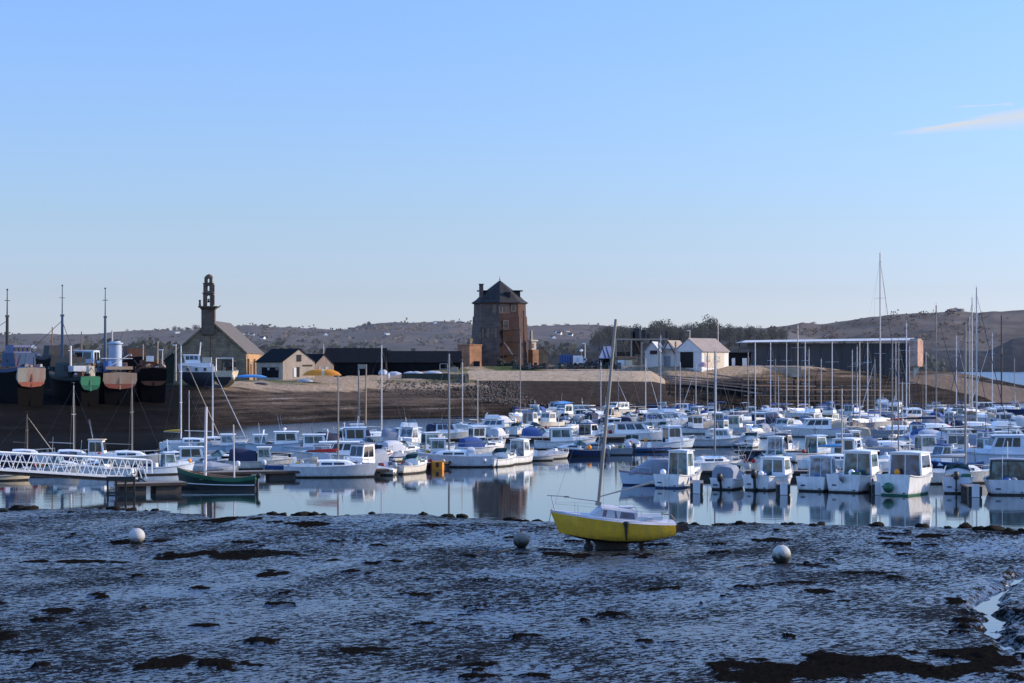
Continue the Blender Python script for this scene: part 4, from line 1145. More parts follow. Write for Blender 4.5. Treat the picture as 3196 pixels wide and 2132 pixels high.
boat(815, 1464, 6, 6.6, 'wheel', 'ivory cabin boat with dark blue awning behind green boat stern', hull='ivory', cab=WHITE2, canvas='navy', hx=-.05, hl=.22, hh=1.25, group=G_L)
boat(905, 1466, 20, 4.4, 'skiff', 'small bright blue open boat beside ivory cabin boat', hull='blue', ob='white', group=G_L)
boat(525, 1480, 30, 5.0, 'wheel', 'small pale blue boat with black outboard at pontoon near gangway foot', hull='pale blue', cab=PALEBLUE, hx=-.1, hl=.24, hh=1.2, ob='black', group=G_L, anc='c')
boat(600, 1462, 10, 6.0, 'wheel', 'white boat with grey window and roof rack behind green boat bow', hx=-.2, hl=.4, hh=1.25, gl='dark', group=G_L)
boat(520, 1450, 8, 5.8, 'cuddy', 'white speedboat with blue windscreen near the gangway', gl='blue', group=G_L)
boat(680, 1462, 15, 5.4, 'cuddy', 'grey motorboat with low windscreen behind green boat', hull='greyed', group=G_L)
boat(590, 1438, 2, 5.6, 'skiff', 'grey boat with thin pole mast behind roof-rack boat', hull='greyed', mast=7.2, mr=.045, group=G_L)
boat(300, 1452, 2, 6.4, 'wheel', 'white boat with grey dodger and tan roof beyond the gangway', hx=-.1, hl=.26, hh=1.7, roofm='tan', gl='dark', antenna=2, group=G_L)
boat(395, 1455, 0, 7.4, 'yacht', 'white yacht with two close pale masts beyond the gangway', mast=8.3, mmat=ALUD, mr=.065, group=G_L, hull='ivory')
boat(215, 1450, 358, 6.8, 'yacht', 'white yacht with one thin white mast beyond gangway middle', mast=7.8, mmat=ALU, mr=.055, group=G_L)
boat(70, 1448, 5, 6.5, 'yacht', 'dark blue yacht with short brown mast beyond gangway rail', hull='navy', mast=4.9, mmat=MASTB, mr=.06, group=G_L, jib='tan')
boat(255, 1478, 8, 5.6, 'cuddy', 'white motorboat with navy hood moored right behind the gangway truss', canvas='navy', group=G_L)
boat(175, 1486, 4, 5.6, 'cuddy', 'grey motorboat beneath the middle of the gangway', hull='greyed', group=G_L)
boat(330, 1488, 175, 5.2, 'cuddy', 'white motorboat with grey engine beside gangway foot', ob='grey', tilt=30, group=G_L)
boat(5, 1500, 20, 5.0, 'skiff', 'cream dinghy cut by the frame beneath gangway start', hull='cream', group=G_L)

# ---- the green open boat with two stub masts
d = D(1526); gx = X(676, d)
P = thing('green_rowing_boat', 'green and black wooden boat with white stripe and two pale stub masts', 'boat', (gx, d, 0), R(172), None)
PLACED.append((gx, d, 6.4, 172, P))
make_hull(P, 6.5, 2.2, .95, (DKGREEN, BLACK, GREEN), rise=.75, ws=.55, band=.30, stripe=.32, rake=.06, n=17)
q = MB()
for sg in (-1, 1):
    pts = []
    for i in range(15):
        t = i / 14; w_, zs, _ = hull_dims(t, 6.5, 2.2, .95, .75, .55, -.3, .06)
        f = .86 - .30 * t ** 3; hh_ = .36 + .12 * t * t
        pts.append((-3.25 + 6.5 * t * .94 + .39 * (.35 + .65 * hh_ / zs) * t ** 2 - .04 * hh_ * (1 - t) ** 3, sg * (w_ * (f + (1 - f) * .45) + .012), hh_))
    q.path(pts, .035, n=5)
q.build('white_stripe', WHITE, P)
make_deck(P, 6.5, 2.2, .95, .75, .55, .06, TEAK, tc=.86, well=.5)
for k, xx in enumerate((-1.9, -.5, 1.0)):
    q = MB(); q.box((xx, 0, .78), (.25, 1.8, .05)); q.build('thwart', TEAK, P)
q = MB(); q.tube((.95, 0, .3), (.85, 0, 6.5), .13, .10, n=9); q.build('mast', MASTW, P, smooth=40)
q = MB(); q.tube((-1.45, 0, .3), (-1.38, 0, 5.1), .07, .045, n=8); q.build('mizzen_mast', MASTW, P, smooth=40)
q = MB(); q.tube((-.6, .1, 1.55), (2.3, -.1, 1.30), .05, n=6); q.build('yard', MASTB, P)
q = MB(); q.box((-3.34, 0, .55), (.16, .07, 1.1)); q.build('rudder', ALUD, P)
outboard(P, -3.30, .45, .95, BLACK, R(10), .9)

# ---- the yellow yacht dried out on the mud
YA = 183.5; YL = 6.6; YBm = 2.4
P = thing('yellow_sailing_boat', 'yellow sailing boat stranded upright on the mud with tall leaning mast', 'yacht', (YB[0], YB[1], -.02), R(YA), None)
P.rotation_euler = (R(-2), R(.3), R(YA))
TP = thing
T0 = .86                                         # height of the canoe body's lowest yellow edge above the mud


def yhull(P):
    n = 21; rings = []
    for i in range(n):
        t = i / (n - 1)
        w = YBm / 2 * (math.sin(PI / 2 * min(1, t / .40)) * .34 + .66 if t < .40 else max(.012, 1 - ((t - .40) / .60) ** 2.25))
        zs = 1.54 + .66 * t ** 1.5                # sheer, above mud
        zc = .66 + .38 * max(0, (t - .45) / .55) ** 1.6 + .26 * max(0, (.35 - t) / .35) ** 1.8        # chine (bottom of the yellow)
        zk = zc - .26 * (1 - max(0, (t - .62) / .38) ** 2) * (1 - .7 * max(0, (.3 - t) / .3))
        rk = .46 * t ** 5
        half = [(0, zk), (w * .55, zk + (zc - zk) * .55), (w * .84, zc - .03), (w * .87, zc), (w * .95, zc + (zs - zc) * .45), (w, zs - .11), (w * .985, zs - .10), (w * .93, zs)]
        def fx(z): return -YL / 2 + (YL - .46) * t + rk * (z - zc) / (zs - zc) + (0 if t > .001 else .05 * (z - zc))
        rings.append([(fx(z), -y, z) for y, z in reversed(half)] + [(fx(z), y, z) for y, z in half[1:]])
    nr = len(rings[0]); mb = MB(); mb.v = [p for r_ in rings for p in r_]
    c = [2, 2, 0, 0, 0, 1, 1]; cols = c + list(reversed(c))
    for i in range(n - 1):
        for k in range(nr - 1): mb.f.append((i * nr + k, i * nr + k + 1, (i + 1) * nr + k + 1, (i + 1) * nr + k)); mb.m.append(cols[k])
    for k in range(nr // 2):
        mb.f.append((k, nr - 1 - k, nr - 2 - k, k + 1) if k + 1 != nr - 2 - k else (k, nr - 1 - k, k + 1)); mb.m.append(cols[k])
    mb.build('hull', [buoy_mat('yellow_topsides', (.70, .40, .014), (.30, .18, .015), .66, .95), AFBLACK, paint('deck_lilac_white', (.55, .53, .56), .5, .3)], P, smooth=42)
    # deck with a cockpit well
    top = []
    for i in range(n):
        t = i / (n - 1)
        r_ = rings[i]; a = Vector(r_[0]); b_ = Vector(r_[-1])
        h = .06 * (1 - t)
        top.append([a, a.lerp(b_, .25) + Vector((0, 0, .03)), a.lerp(b_, .5) + Vector((0, 0, .05)), a.lerp(b_, .75) + Vector((0, 0, .03)), b_])
    mb = MB(); mb.loft(top, closed=False, cap=False); mb.build('deck', paint('deck_lilac_white', (.55, .53, .56)), P, smooth=40)


yhull(P)
# cabin: long low coachroof, stepping down aft, two panes a side, sliding hatch
zb0 = 1.70
rows = []
CAB = [(-1.25, .80, 1.66, .56), (-1.20, .80, 1.66, .54), (.10, .76, 1.76, .62), (.62, .68, 1.82, .62), (.95, .56, 1.86, .30), (1.25, .40, 1.92, .03)]
for x_, hw_, z_, h_ in CAB:
    rows.append([(x_, -hw_, z_ - .04), (x_, -hw_ * .93, z_ + h_ * .8), (x_, -hw_ * .6, z_ + h_), (x_, 0, z_ + h_ * 1.1), (x_, hw_ * .6, z_ + h_), (x_, hw_ * .93, z_ + h_ * .8), (x_, hw_, z_ - .04)])
mb = MB(); mb.loft(rows); cabn = mb.build('cabin', paint('cabin_grey_white', (.50, .50, .52), .5, .35), P, smooth=30)
for sg in (-1, 1):
    for (xa, xb) in ((-1.12, -.30), (-.18, .60)):
        def cy(x, v):
            hw_ = interp(x, [(a, b) for a, b, c_, d_ in CAB]); z_ = interp(x, [(a, c_) for a, b, c_, d_ in CAB]); h_ = interp(x, [(a, d_) for a, b, c_, d_ in CAB])
            return (x, sg * (hw_ * (1 - .07 * (v / .8)) + .008), z_ - .04 + v * (h_ + .04))
        q = MB(); q.quad(*[cy(xa, .22), cy(xb, .22), cy(xb - .08, .74), cy(xa + .05, .74)][::sg], .012); q.build('window', glass('window_violet', (.05, .05, .09)), cabn)
q = MB(); q.box((-.75, 0, 2.35), (.75, .62, .05)); q.box((-.75, -.34, 2.33), (.8, .04, .06)); q.box((-.75, .34, 2.33), (.8, .04, .06)); q.build('sliding_hatch', CANVW, cabn)
q = MB(); q.box((-1.75, -.62, 1.78), (1.7, .10, .22)); q.build('cockpit_coaming', WHITE3, P)
q = MB(); q.box((-1.75, .62, 1.78), (1.7, .10, .22)); q.build('cockpit_coaming', WHITE3, P)
q = MB(); q.box((-1.9, .72, 1.80), (.28, .3, .10)); q.build('locker_lid', CANVW, P)
# keel, twin skegs, rudder
q = MB(); rows = []
for z_, x0, x1, w_ in ((-.1, -.95, 1.0, .26), (.30, -.82, .86, .2), (.60, -.9, 1.1, .2), (.78, -1.3, 1.5, .4)):
    rows.append([(x1, 0, z_), (x1 - .25, w_ / 2, z_), (x0 + .2, w_ / 2, z_), (x0, 0, z_), (x0 + .2, -w_ / 2, z_), (x1 - .25, -w_ / 2, z_)])
q.loft(rows); q.build('keel', paint('keel_brown', (.035, .025, .018), .9, .6, bump=.5), P)
q = MB(); q.box((-1.55, 0, .38), (.20, .08, .75), taper=(1.5, 1)); q.build('skeg', AFBLACK, P)
q = MB(); q.tube((1.2, -.55, .02), (1.25, -.5, .75), .12, .16, n=8); q.ball((1.2, -.55, .16), .26); q.build('leg', AFBLACK, P)
q = MB(); q.box((-3.62, .2, 1.20), (.85, .07, .40), ry=R(8), taper=(.8, 1)); q.build('rudder', AFBLACK, P)
q = MB(); q.path([(-2.6, .1, 1.95), (-3.1, .15, 1.9), (-3.4, .18, 1.55)], .03); q.build('tiller', MASTB, P)
q = MB(); rings = []
for z_, rr in ((.72, .03), (.95, .06), (1.35, .09), (1.58, .15), (1.66, .17), (1.70, .10)):
    rings.append([(-.60 + rr * math.cos(k * PI / 4), 1.22 + rr * .6 * math.sin(k * PI / 4), z_) for k in range(8)])
q.loft(rings); q.build('fender', RUBBER, P, smooth=True)
for sg in (-1, 1):
    pts_ = []
    for x_, w_, z_ in ((-2.9, .80, 1.56), (-1.4, 1.08, 1.66), (1.9, .86, 1.98)):
        q = MB(); q.tube((x_, sg * w_, z_), (x_, sg * w_, z_ + .55), .014, n=4); q.build('stanchion', STEEL, P); pts_.append((x_, sg * w_, z_ + .53))
    q = MB(); q.path(pts_ + [(3.05, sg * .22, 2.55)], .006, n=3); q.build('lifeline', WIRE, P, fix=False)
# mast raked well aft, boom topped up, whisker pole laid along the pulpit
mtop = Vector((-.2, 0, 12.25)); mfoot = Vector((.73, 0, 2.45))
q = MB(); q.tube(mfoot, mtop, .10, .075, n=9); q.box((.73, 0, 2.52), (.3, .25, .18)); mo = q.build('mast', paint('mast_weathered', (.30, .27, .23), .6, .5), P, smooth=40)
q = MB(); q.tube((.45, -.75, 7.6), (.45, .75, 7.6), .025, n=5); q.build('spreader', ALUD, mo)
q = MB(); q.path([(.70, 0, 2.88), (-.6, .2, 3.25), (-2.1, .42, 3.68)], [.03, .05, .075], n=7); q.build('boom', paint('boom_pale', (.45, .40, .34), .7, .3), P)
q = MB(); q.path([(3.45, 0, 2.98), (2.6, 0, 2.92), (1.9, -.1, 2.78), (.80, 0, 2.64)], .022, n=5); q.box((2.42, 0, 2.90), (.24, .08, .08)); q.build('whisker_pole', ALUD, P)
q = MB(); q.path([(3.05, .25, 2.20), (3.18, .18, 2.75), (3.22, 0, 2.93), (3.18, -.18, 2.75), (3.05, -.25, 2.20)], .018, n=5); q.build('pulpit', STEEL, P)
q = MB(); q.tube((-2.55, .45, 1.75), (-2.6, .45, 2.1), .02, n=4); q.path([(-1.15, .55, 1.9), (-1.0, .45, 2.05), (-1.3, .3, 2.12)], .02, n=4); q.build('deck_fitting', BLACK, P)
for nm, pts in (('forestay', [mtop.lerp(mfoot, .02), Vector((3.12, 0, 2.3))]), ('shroud', [mtop.lerp(mfoot, .03), Vector((.45, -.75, 7.6)), Vector((.6, -1.1, 1.9))]), ('shroud', [mtop.lerp(mfoot, .03), Vector((.45, .75, 7.6)), Vector((.6, 1.1, 1.9))]), ('backstay', [mtop, Vector((-3.2, 0, 1.7))])):
    q = MB(); q.path(pts, .007, n=3); q.build(nm, WIRE, P, fix=False)
# mooring rope from the bow down to the mud and along it to the pick-up buoy
bowp = Vector((X(1722, 101), 100.6, 2.25))
q = MB(); gp = [bowp]
for f in (.2, .5, .8, 1.0):
    x_ = bowp.x + (X(1697, 101) - bowp.x) * f; gp.append(Vector((x_, 100.6 + .3 * f, bowp.z * (1 - f) ** 1.1 + .12)))
for k in range(1, 7):
    x_ = X(1697 - 9 * k, 101); y_ = 100.9 - .16 * k + .1 * math.sin(k * 2); gp.append(Vector((x_, y_, mud_z(x_, y_) + .03)))
q.path(gp, .022, n=5); tag(q.build('mooring_rope', ROPE), 'thin mooring rope falling from yellow boat bow to the mud', 'rope')

# ================================================================ buildings on the spit
STONE = masonry('stone_tan', (.33, .24, .145), (.24, .18, .115), (.15, .12, .085), .8, .35)  # plain tan stone, the walls' own colour
BRICKT = masonry('tower_brick_dimmed', (.080, .030, .023), (.056, .024, .020), (.05, .032, .027), .45, .18)
TOWERST = masonry('tower_stone', (.17, .125, .10), (.115, .085, .072), (.08, .062, .055), .7, .32)
BRICKO = masonry('orange_brick', (.42, .19, .09), (.34, .15, .075), (.30, .18, .11), .4, .16)
OCHRE_LIT = paint('ochre_sunlit', (.46, .26, .115), .9, .4)
LIME = paint('limewash_tan', (.40, .33, .26), .9, .45, scale=.9)
WHITEW = paint('white_render', (.72, .71, .68), .85, .2, scale=.5)
CREAMW = paint('cream_render', (.62, .54, .42), .85, .3, scale=.5)
WALLST = masonry('quay_stone', (.50, .40, .30), (.42, .33, .25), (.30, .24, .18), .9, .4)
PIERST = masonry('pier_stone', (.13, .092, .07), (.085, .062, .05), (.045, .035, .03), 1.2, .5)
ROOFT = paint('roof_fibre_cement', (.30, .24, .21), .85, .4, scale=.7)
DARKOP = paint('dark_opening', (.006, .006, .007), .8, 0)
BUSHM = paint('foliage_dark', (.018, .024, .012), .85, .4, scale=3)
DARKPANEL = paint('boathouse_cladding', (.088, .080, .076), .8, .5, scale=.25, dcol=(.04, .036, .034), spec=.2)


def panel(P, name, mat, c, ang, w, h, th=.10):
    """upright panel: centre c, facing direction ang (0 = +x)"""
    q = MB(); q.box(c, (th, w, h), rz=ang); return q.build(name, mat, P)


def gabled(name, label, loc, rz, W, Ln, ze, zr, wallm, roofm, gm=None, over=.25, cat='building', group=None, th=.14, skirt=1.2):
    """ridge along local +y, gable at y = 0 facing local -y; loc is the middle of that gable at ground level"""
    P = thing(name, label, cat, loc, rz, group)
    h = W / 2
    q = MB()
    q.add([(-h, 0, -skirt), (h, 0, -skirt), (h, 0, ze), (0, 0, zr), (-h, 0, ze), (-h, Ln, -skirt), (h, Ln, -skirt), (h, Ln, ze), (0, Ln, zr), (-h, Ln, ze)],
          [(0, 1, 2, 3, 4), (9, 8, 7, 6, 5), (1, 6, 7, 2), (5, 0, 4, 9)], 0)
    q.build('wall', wallm, P)
    sl = (zr - ze) / h
    r = MB()
    e = h + over; ye, yr_ = ze - over * sl, zr
    prof = [(-e, ye + .02), (0, yr_ + .02), (e, ye + .02), (e, ye + .02 + th), (0, yr_ + .03 + th), (-e, ye + .02 + th)]
    r.prism(prof, -.15, Ln + .15); r.build('roof', roofm, P)
    return P


STONED = masonry('bell_stone_dimmed', (.19, .135, .09), (.13, .095, .07), (.06, .055, .05), .8, .35)  # same stone as the chapel, darkened: silhouette shade put into its colour
# ---- chapel ----
dC = 380.; cx = X(657, dC); gz = 7.6
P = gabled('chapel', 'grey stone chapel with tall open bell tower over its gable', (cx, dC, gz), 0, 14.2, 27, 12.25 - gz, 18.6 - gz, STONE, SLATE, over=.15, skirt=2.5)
q = MB(); q.prism([(-7.3, -2), (-7.1, 12.2 - gz), (7.1, 12.2 - gz), (7.3, -2)], -.30, -.02)
q.build('plinth', STONE, P)
# coping along the gable
q = MB(); q.prism([(-7.35, 4.35), (0, 10.95), (7.35, 4.35), (7.35, 4.75), (0, 11.35), (-7.35, 4.75)], -.35, .10); q.build('gable_coping', STONE, P)
BT = thing  # noqa
tx = X(650, dC) - cx
q = MB(); q.box((tx, .35, 11.0), (2.65, 1.5, 5.4)); q.build('bell_tower', STONED, P)
bt = C.objects['bell_tower']
q = MB()
q.loft([[(tx + sx * (1.33 + f), .35 + sy * (.75 + f), z) for sx, sy in ((-1, -1), (1, -1), (1, 1), (-1, 1))] for f, z in ((0, 13.2), (.28, 13.55), (.55, 13.7), (.55, 13.95))]); q.build('platform', STONED, bt)
q = MB(); q.box((tx - 1.7, .2, 14.4), (.45, .45, .95), taper=(.7, .7)); q.ball((tx - 1.7, .2, 15.0), .25); q.build('pinnacle', STONED, bt)
q = MB(); q.path([(tx + 1.8, .3, 13.75), (tx + 2.2, .3, 13.85), (tx + 2.45, .3, 14.15)], [.16, .12, .06]); q.build('gargoyle', STONED, bt)


def arch_tier(z0, z1, w, ow, oz0, oz1, dp, name):
    """a wall pierced by a round-headed opening"""
    q = MB(); n = 7
    r = ow / 2; cz = oz1 - r
    arc = [(r * math.cos(PI * k / n), cz + r * math.sin(PI * k / n)) for k in range(n + 1)]
    right = [(w / 2, z0), (w / 2, z1)]
    # two halves, each a polygon from the outer edge round the opening to the crown
    crown = (0, oz1)
    R_ = [(w / 2, z0), (w / 2, z1), (0, z1), crown] + [a for a in reversed(arc[:n // 2 + 1])] + [(r, oz0), (r, z0)]
    L_ = [(-x, z) for x, z in reversed(R_)]
    for poly in (R_, L_): q.prism([(x + tx, z) for x, z in poly], .35 - dp, .35 + dp)
    if oz0 > z0 + .05: q.box((tx, .35, (z0 + oz0) / 2), (ow + .05, dp * 2 - .04, oz0 - z0))
    return q.build(name, STONED, bt)


arch_tier(13.95, 16.45, 2.05, .66, 13.98, 16.1, .50, 'belfry_tier')
q = MB(); q.box((tx, .35, 15.35), (.74, .5, .16)); q.build('bell_beam', WOODD, bt)
q = MB(); q.loft([[(tx + rr * math.cos(k * PI / 4), .35 + rr * math.sin(k * PI / 4), z) for k in range(8)] for z, rr in ((15.25, .08), (15.15, .18), (14.9, .24), (14.7, .34))]); q.build('bell', RUST, bt)
q = MB(); q.box((tx, .35, 16.53), (2.4, 1.35, .18)); q.build('string_course', STONED, bt)
arch_tier(16.62, 18.4, 1.95, .46, 17.0, 18.0, .48, 'belfry_tier')
q = MB(); q.box((tx, .35, 18.48), (2.15, 1.2, .16)); q.build('string_course', STONED, bt)
arch_tier(18.56, 19.7, 1.55, .42, 18.66, 19.45, .45, 'belfry_tier')
q = MB(); q.loft([[(tx + .1 + rr * 1.0 * math.cos(k * PI / 5), .35 + rr * .6 * math.sin(k * PI / 5), z) for k in range(10)] for z, rr in ((19.68, .85), (19.85, .80), (20.12, .55), (20.32, .15))]); q.build('dome_cap', STONED, bt)
for k, z in enumerate((15.2, 17.5)):
    q = MB(); q.box((tx + 1.08, .35, z), (.18, .6, 2.0 if k == 0 else 1.5)); q.build('buttress', BRICKT, bt)
# side wall: orange sunlight put into the ochre of band and buttresses
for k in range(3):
    q = MB(); q.box((7.25, 2 + k * 9, 1.2), (.55, .7, 4.6 + .0)); q.build('side_buttress', OCHRE_LIT, P)
q = MB(); q.quad((7.12, 2.6, 2.9), (7.12, 20, 2.9), (7.12, 20, 4.4), (7.12, 2.6, 4.4), -.05); q.build('sunlit_wall_band', OCHRE_LIT, P)
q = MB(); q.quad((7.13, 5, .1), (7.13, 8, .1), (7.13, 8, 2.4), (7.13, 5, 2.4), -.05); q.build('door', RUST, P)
q = MB(); q.box((0, -.32, 3.0), (.12, .1, 14)); q.build('rainwater_pipe', RUST, P)
# low stone annex on the west side
P = gabled('lean_to', 'dark ivy-covered outhouse at the west corner of the chapel', (X(545, 383), 383, 7.2), 0, 4.0, 8, 3.6, 5.2, BUSHM, SLATED)

# ---- the Vauban-style tower ----
dT = 430.; txx = X(1560, dT); gT = 9.3
P = thing('stone_tower', 'tall polygonal red stone tower with slate roof and dormers', 'tower', (txx, dT, gT))


def octo(r, z, a0=PI / 8 * 0):
    ap = r
    R_ = ap / math.cos(PI / 8)
    return [(R_ * math.cos(-PI / 2 + k * PI / 4), R_ * math.sin(-PI / 2 + k * PI / 4), z) for k in range(8)]


def tr(z): return interp(z, [(-2, 6.4), (0, 6.22), (6, 5.9), (11.4, 5.62), (11.5, 5.45), (14.6, 5.36)])


TH = 14.4
q = MB(); q.loft([octo(tr(z), z) for z in (-2, 0, 3, 6, 9, 11.4, 11.5, TH)])
tw = q.build('wall', [TOWERST, BRICKT], P)
for f in tw.data.polygons:
    if f.normal.x > .1: f.material_index = 1  # right-hand facets: brick darkened so their shade sits in the colour
q = MB(); q.loft([octo(5.42, TH - .25), octo(5.75, TH - .05), octo(5.75, TH + .02)]); q.build('cornice', TOWERST, P)
q = MB(); q.loft([octo(5.95, TH + .03), octo(5.85, TH + .16), octo(5.0, TH + .75), octo(3.55, TH + 2.3), octo(.12, TH + 5.15)]); rf = q.build('roof', SLATED if False else paint('tower_slate', (.028, .028, .031), .8, .35, bump=.3, spec=.15), P)
q = MB(); q.tube((0, 0, TH + 5.0), (0, 0, TH + 6.1), .05); q.ball((0, 0, TH + 5.35), .14); q.build('finial', RUST, rf)
q = MB(); q.box((-4.15, -1.6, TH + 2.1), (.95, 1.2, 4.2)); q.box((-4.15, -1.6, TH + 4.25), (1.15, 1.4, .2)); q.build('chimney', TOWERST, rf)
for sx in (-1, 1):
    q = MB(); q.box((sx * 3.55, .2, TH + 1.6), (2.1, 2.0, 2.2)); dm = q.build('dormer', paint('tower_slate', (0, 0, 0)), rf)
    q = MB(); q.box((sx * 3.7, .2, TH + 2.82), (2.9, 2.5, .22)); q.build('dormer_roof', SLATED, dm)
q = MB(); q.box((1.8, -3.3, TH + 1.5), (1.15, 1.6, 1.9)); dm = q.build('dormer', paint('tower_slate', (0, 0, 0)), rf)
q = MB(); q.box((1.8, -4.14, TH + 1.6), (.7, .06, 1.3)); q.build('window', DARKOP, dm)
for fa, u, z, w_, h_ in ((-1, 1.0, 13.0, .9, 1.7), (1, -2.0, 13.0, .45, 1.6), (1, -1.15, 13.0, .55, 1.7), (1, -.35, 13.0, .45, 1.6), (1, 1.0, 13.2, .8, 1.2), (1, -.9, 9.4, .95, 1.8), (-1, -.4, 7.6, .55, 2.2), (-1, -1.6, 7.6, .35, 2.0), (-1, 1.5, 7.6, .45, 2.2), (-1, -2.3, 6.9, .3, 1.6)):
    an = -PI / 2 + fa * PI / 8; ap = tr(z)
    n_ = Vector((math.cos(an), math.sin(an), 0)); t_ = Vector((-math.sin(an), math.cos(an), 0))
    c = n_ * (ap - .02) + t_ * u + Vector((0, 0, z))
    wd = panel(P, 'window', GLD, c, an, w_, h_, .14)
    q = MB()
    for du, dz, ww, hh in ((0, h_ / 2 + .1, w_ + .4, .18), (0, -h_ / 2 - .1, w_ + .4, .16), (-w_ / 2 - .1, 0, .16, h_), (w_ / 2 + .1, 0, .16, h_)):
        cc = c + t_ * du + Vector((0, 0, dz)); q.box(cc, (.20, ww, hh), rz=an)
    q.build('window_frame', TOWERST if fa < 0 else paint('frame_brown', (.20, .13, .10), .9, .4), wd)
# timber stair up its east front
S = thing('timber_stair', 'brown timber stair scaffold against the front of the red tower', 'staircase', (X(1600, 422), 422.8, gT))
for i, (x_, y_) in enumerate(((-2.0, 0), (-2.0, 1.2), (1.3, 0), (1.3, 1.2), (2.4, .3))):
    q = MB(); q.box((x_, y_, 3.9 + (2.2 if x_ > 2 else .6 * (x_ > 0))), (.22, .22, 9.0 + (4 if x_ > 2 else 1.2 * (x_ > 0)))); q.build('post', WOODB, S)
for z in (8.3, 5.6, 2.7):
    q = MB(); q.box((-.3, .6, z), (4.1 if z > 6 else 3.4, 1.5, .16)); q.build('landing', WOODD, S)
    q = MB(); q.box((-.3, -.1, z + .95), (3.6, .08, .10)); q.build('handrail', WOODB, S)
for (x0, z0, x1, z1) in ((-1.9, 5.6, .0, 2.8), (1.2, 8.2, .1, 5.7), (-1.6, 0, .9, 2.6)):
    q = MB(); q.tube((x0, -.1, z0), (x1, -.1, z1), .14, n=5); q.build('stair_flight', LIME if x0 < -1.8 else WOODB, S)
# brick guardhouse on the west
G = thing('guardhouse', 'orange brick guardhouse with one sunlit wall beside the red tower', 'building', (X(1466, 421), 421.0, gT))
q = MB(); q.box((0, 0, 1.6), (3.5, 4.0, 6.6), rz=R(42)); q.build('wall', BRICKO, G)
q = MB(); q.box((0, 0, 4.95), (3.7, 4.2, .25), rz=R(42)); q.build('parapet', BRICKO, G)
q = MB(); q.box((.1, .6, 5.7), (1.1, 1.1, 1.4), rz=R(42), taper=(.7, .7)); q.build('turret', STONE, G)
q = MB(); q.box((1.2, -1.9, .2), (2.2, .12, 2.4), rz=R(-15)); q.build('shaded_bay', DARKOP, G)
# small round-headed sentry turret on the east
G = thing('sentry_turret', 'small sunlit orange brick turret on the east side of the red tower', 'building', (X(1665, 428), 428.0, gT))
q = MB(); q.box((0, 0, 1.3), (1.6, 1.8, 5.4), rz=R(34)); q.build('wall', BRICKO, G)
q = MB(); q.box((-.25, 0, 4.9), (1.2, 1.3, 2.0), rz=R(34)); up = q.build('upper_stage', CREAMW, G)
q = MB(); q.box((-.05, -.70, 4.85), (.45, .08, 1.0), rz=R(34)); q.build('niche', BRICKO, up)
q = MB(); q.box((-.2, 0, 6.0), (1.9, 1.8, .3), rz=R(34)); q.build('cornice', CREAMW, G)
q = MB(); q.box((-.5, 0, 7.2), (.5, .6, 2.2), rz=R(34), taper=(.8, .8)); q.build('chimney', LIME, G)
q = MB(); q.box((.05, -.93, .2), (.5, .08, 1.1), rz=R(34)); q.build('door', DARKOP, G)
G = gabled('low_annex', 'low dark annex with grey roof behind the sunlit sentry turret', (X(1690, 436), 436, gT), R(10), 3.2, 4, 3.0, 4.6, STONE, SLATE)

# ---- black sheds ----
P = gabled('fishermens_shed', 'black-roofed shed with pale sunlit gable and open loft hatch', (X(933, 372), 372.0, 7.6), R(40), 7.4, 9.5, 2.9, 5.3, LIME, SLATED)
for (x_, z_, w_, h_, m_) in ((0.0, 3.6, 1.0, 1.3, DARKOP), (-.25, .9, .7, 1.9, DARKOP), (-.95, .8, .6, 1.8, WHITEW), (2.0, 2.15, 2.2, .3, WOODD)):
    q = MB(); q.box((x_, -.04, z_), (w_, .1, h_)); q.build('door' if h_ > 1.5 else 'loft_hatch' if w_ < 2 else 'ledge', m_, P)
q = MB(); q.box((-3.72, 4.5, .8), (.06, 6.0, 2.0)); q.build('side_boarding', TARRED, P)
q = MB(); q.box((-3.76, 2.0, 1.5), (.06, 1.0, .5)); q.build('window', GLB, P); q = MB(); q.box((-3.76, 5.0, 1.5), (.06, .7, .5)); q.build('window', GLP, P)
P = gabled('small_shed', 'smaller black-roofed shed with brown gable beside the pale gabled one', (X(1012, 378), 378.0, 7.7), R(40), 4.6, 7, 2.2, 4.2, paint('gable_brown', (.27, .20, .16), .9, .4), SLATED)
for x_ in (-.9, .6): q = MB(); q.box((x_, -.04, 1.2), (.9, .1, 1.1)); q.build('window', GLP, P)
P = gabled('long_black_shed', 'long tarred black shed with pale sign board on its front', (X(1202, 392), 396.0, 7.8), R(91), 8.0, 12.4, 2.6, 5.4, TARRED, SLATED)
q = MB(); q.box((4.04, 2.3, 2.6), (.08, 2.4, 2.6)); q.build('porch_front', WOODD, P)
q = MB(); q.box((4.12, 2.9, 3.6), (.06, .75, .95)); sg_ = q.build('sign_board', CREAMW, P)
q = MB(); q.box((4.17, 2.9, 3.75), (.03, .42, .10)); q.box((4.17, 2.9, 3.5), (.03, .10, .45)); q.build('lettering', BLACK, sg_)
q = MB(); q.box((4.03, 8.9, 1.3), (.06, 1.3, 1.2)); q.build('window', GLP, P)
q = MB(); q.box((4.05, 1.2, 1.4), (.08, .8, 2.2)); q.build('door', DARKOP, P)
P = gabled('long_dark_shed', 'longer lower black shed with two grey doors west of the guardhouse', (X(1438, 404), 405.0, 7.9), R(90), 7.0, 16.5, 2.5, 4.75, TARRED, SLATED)
for y_, w_ in ((8.6, 1.7), (5.6, 1.1)): q = MB(); q.box((3.53, y_, 1.2), (.08, w_, 2.3)); q.build('door', paint('grey_door', (.20, .19, .18), .8, .3), P)
q = MB(); q.box((3.55, 2.0, 1.6), (.1, 4.2, 3.4)); q.build('stone_end_wall', STONE, P)
q = MB(); q.box((3.7, 7.0, 2.55), (1.0, 15, .12), ry=R(14)); q.build('eaves_canopy', SLATED, P)
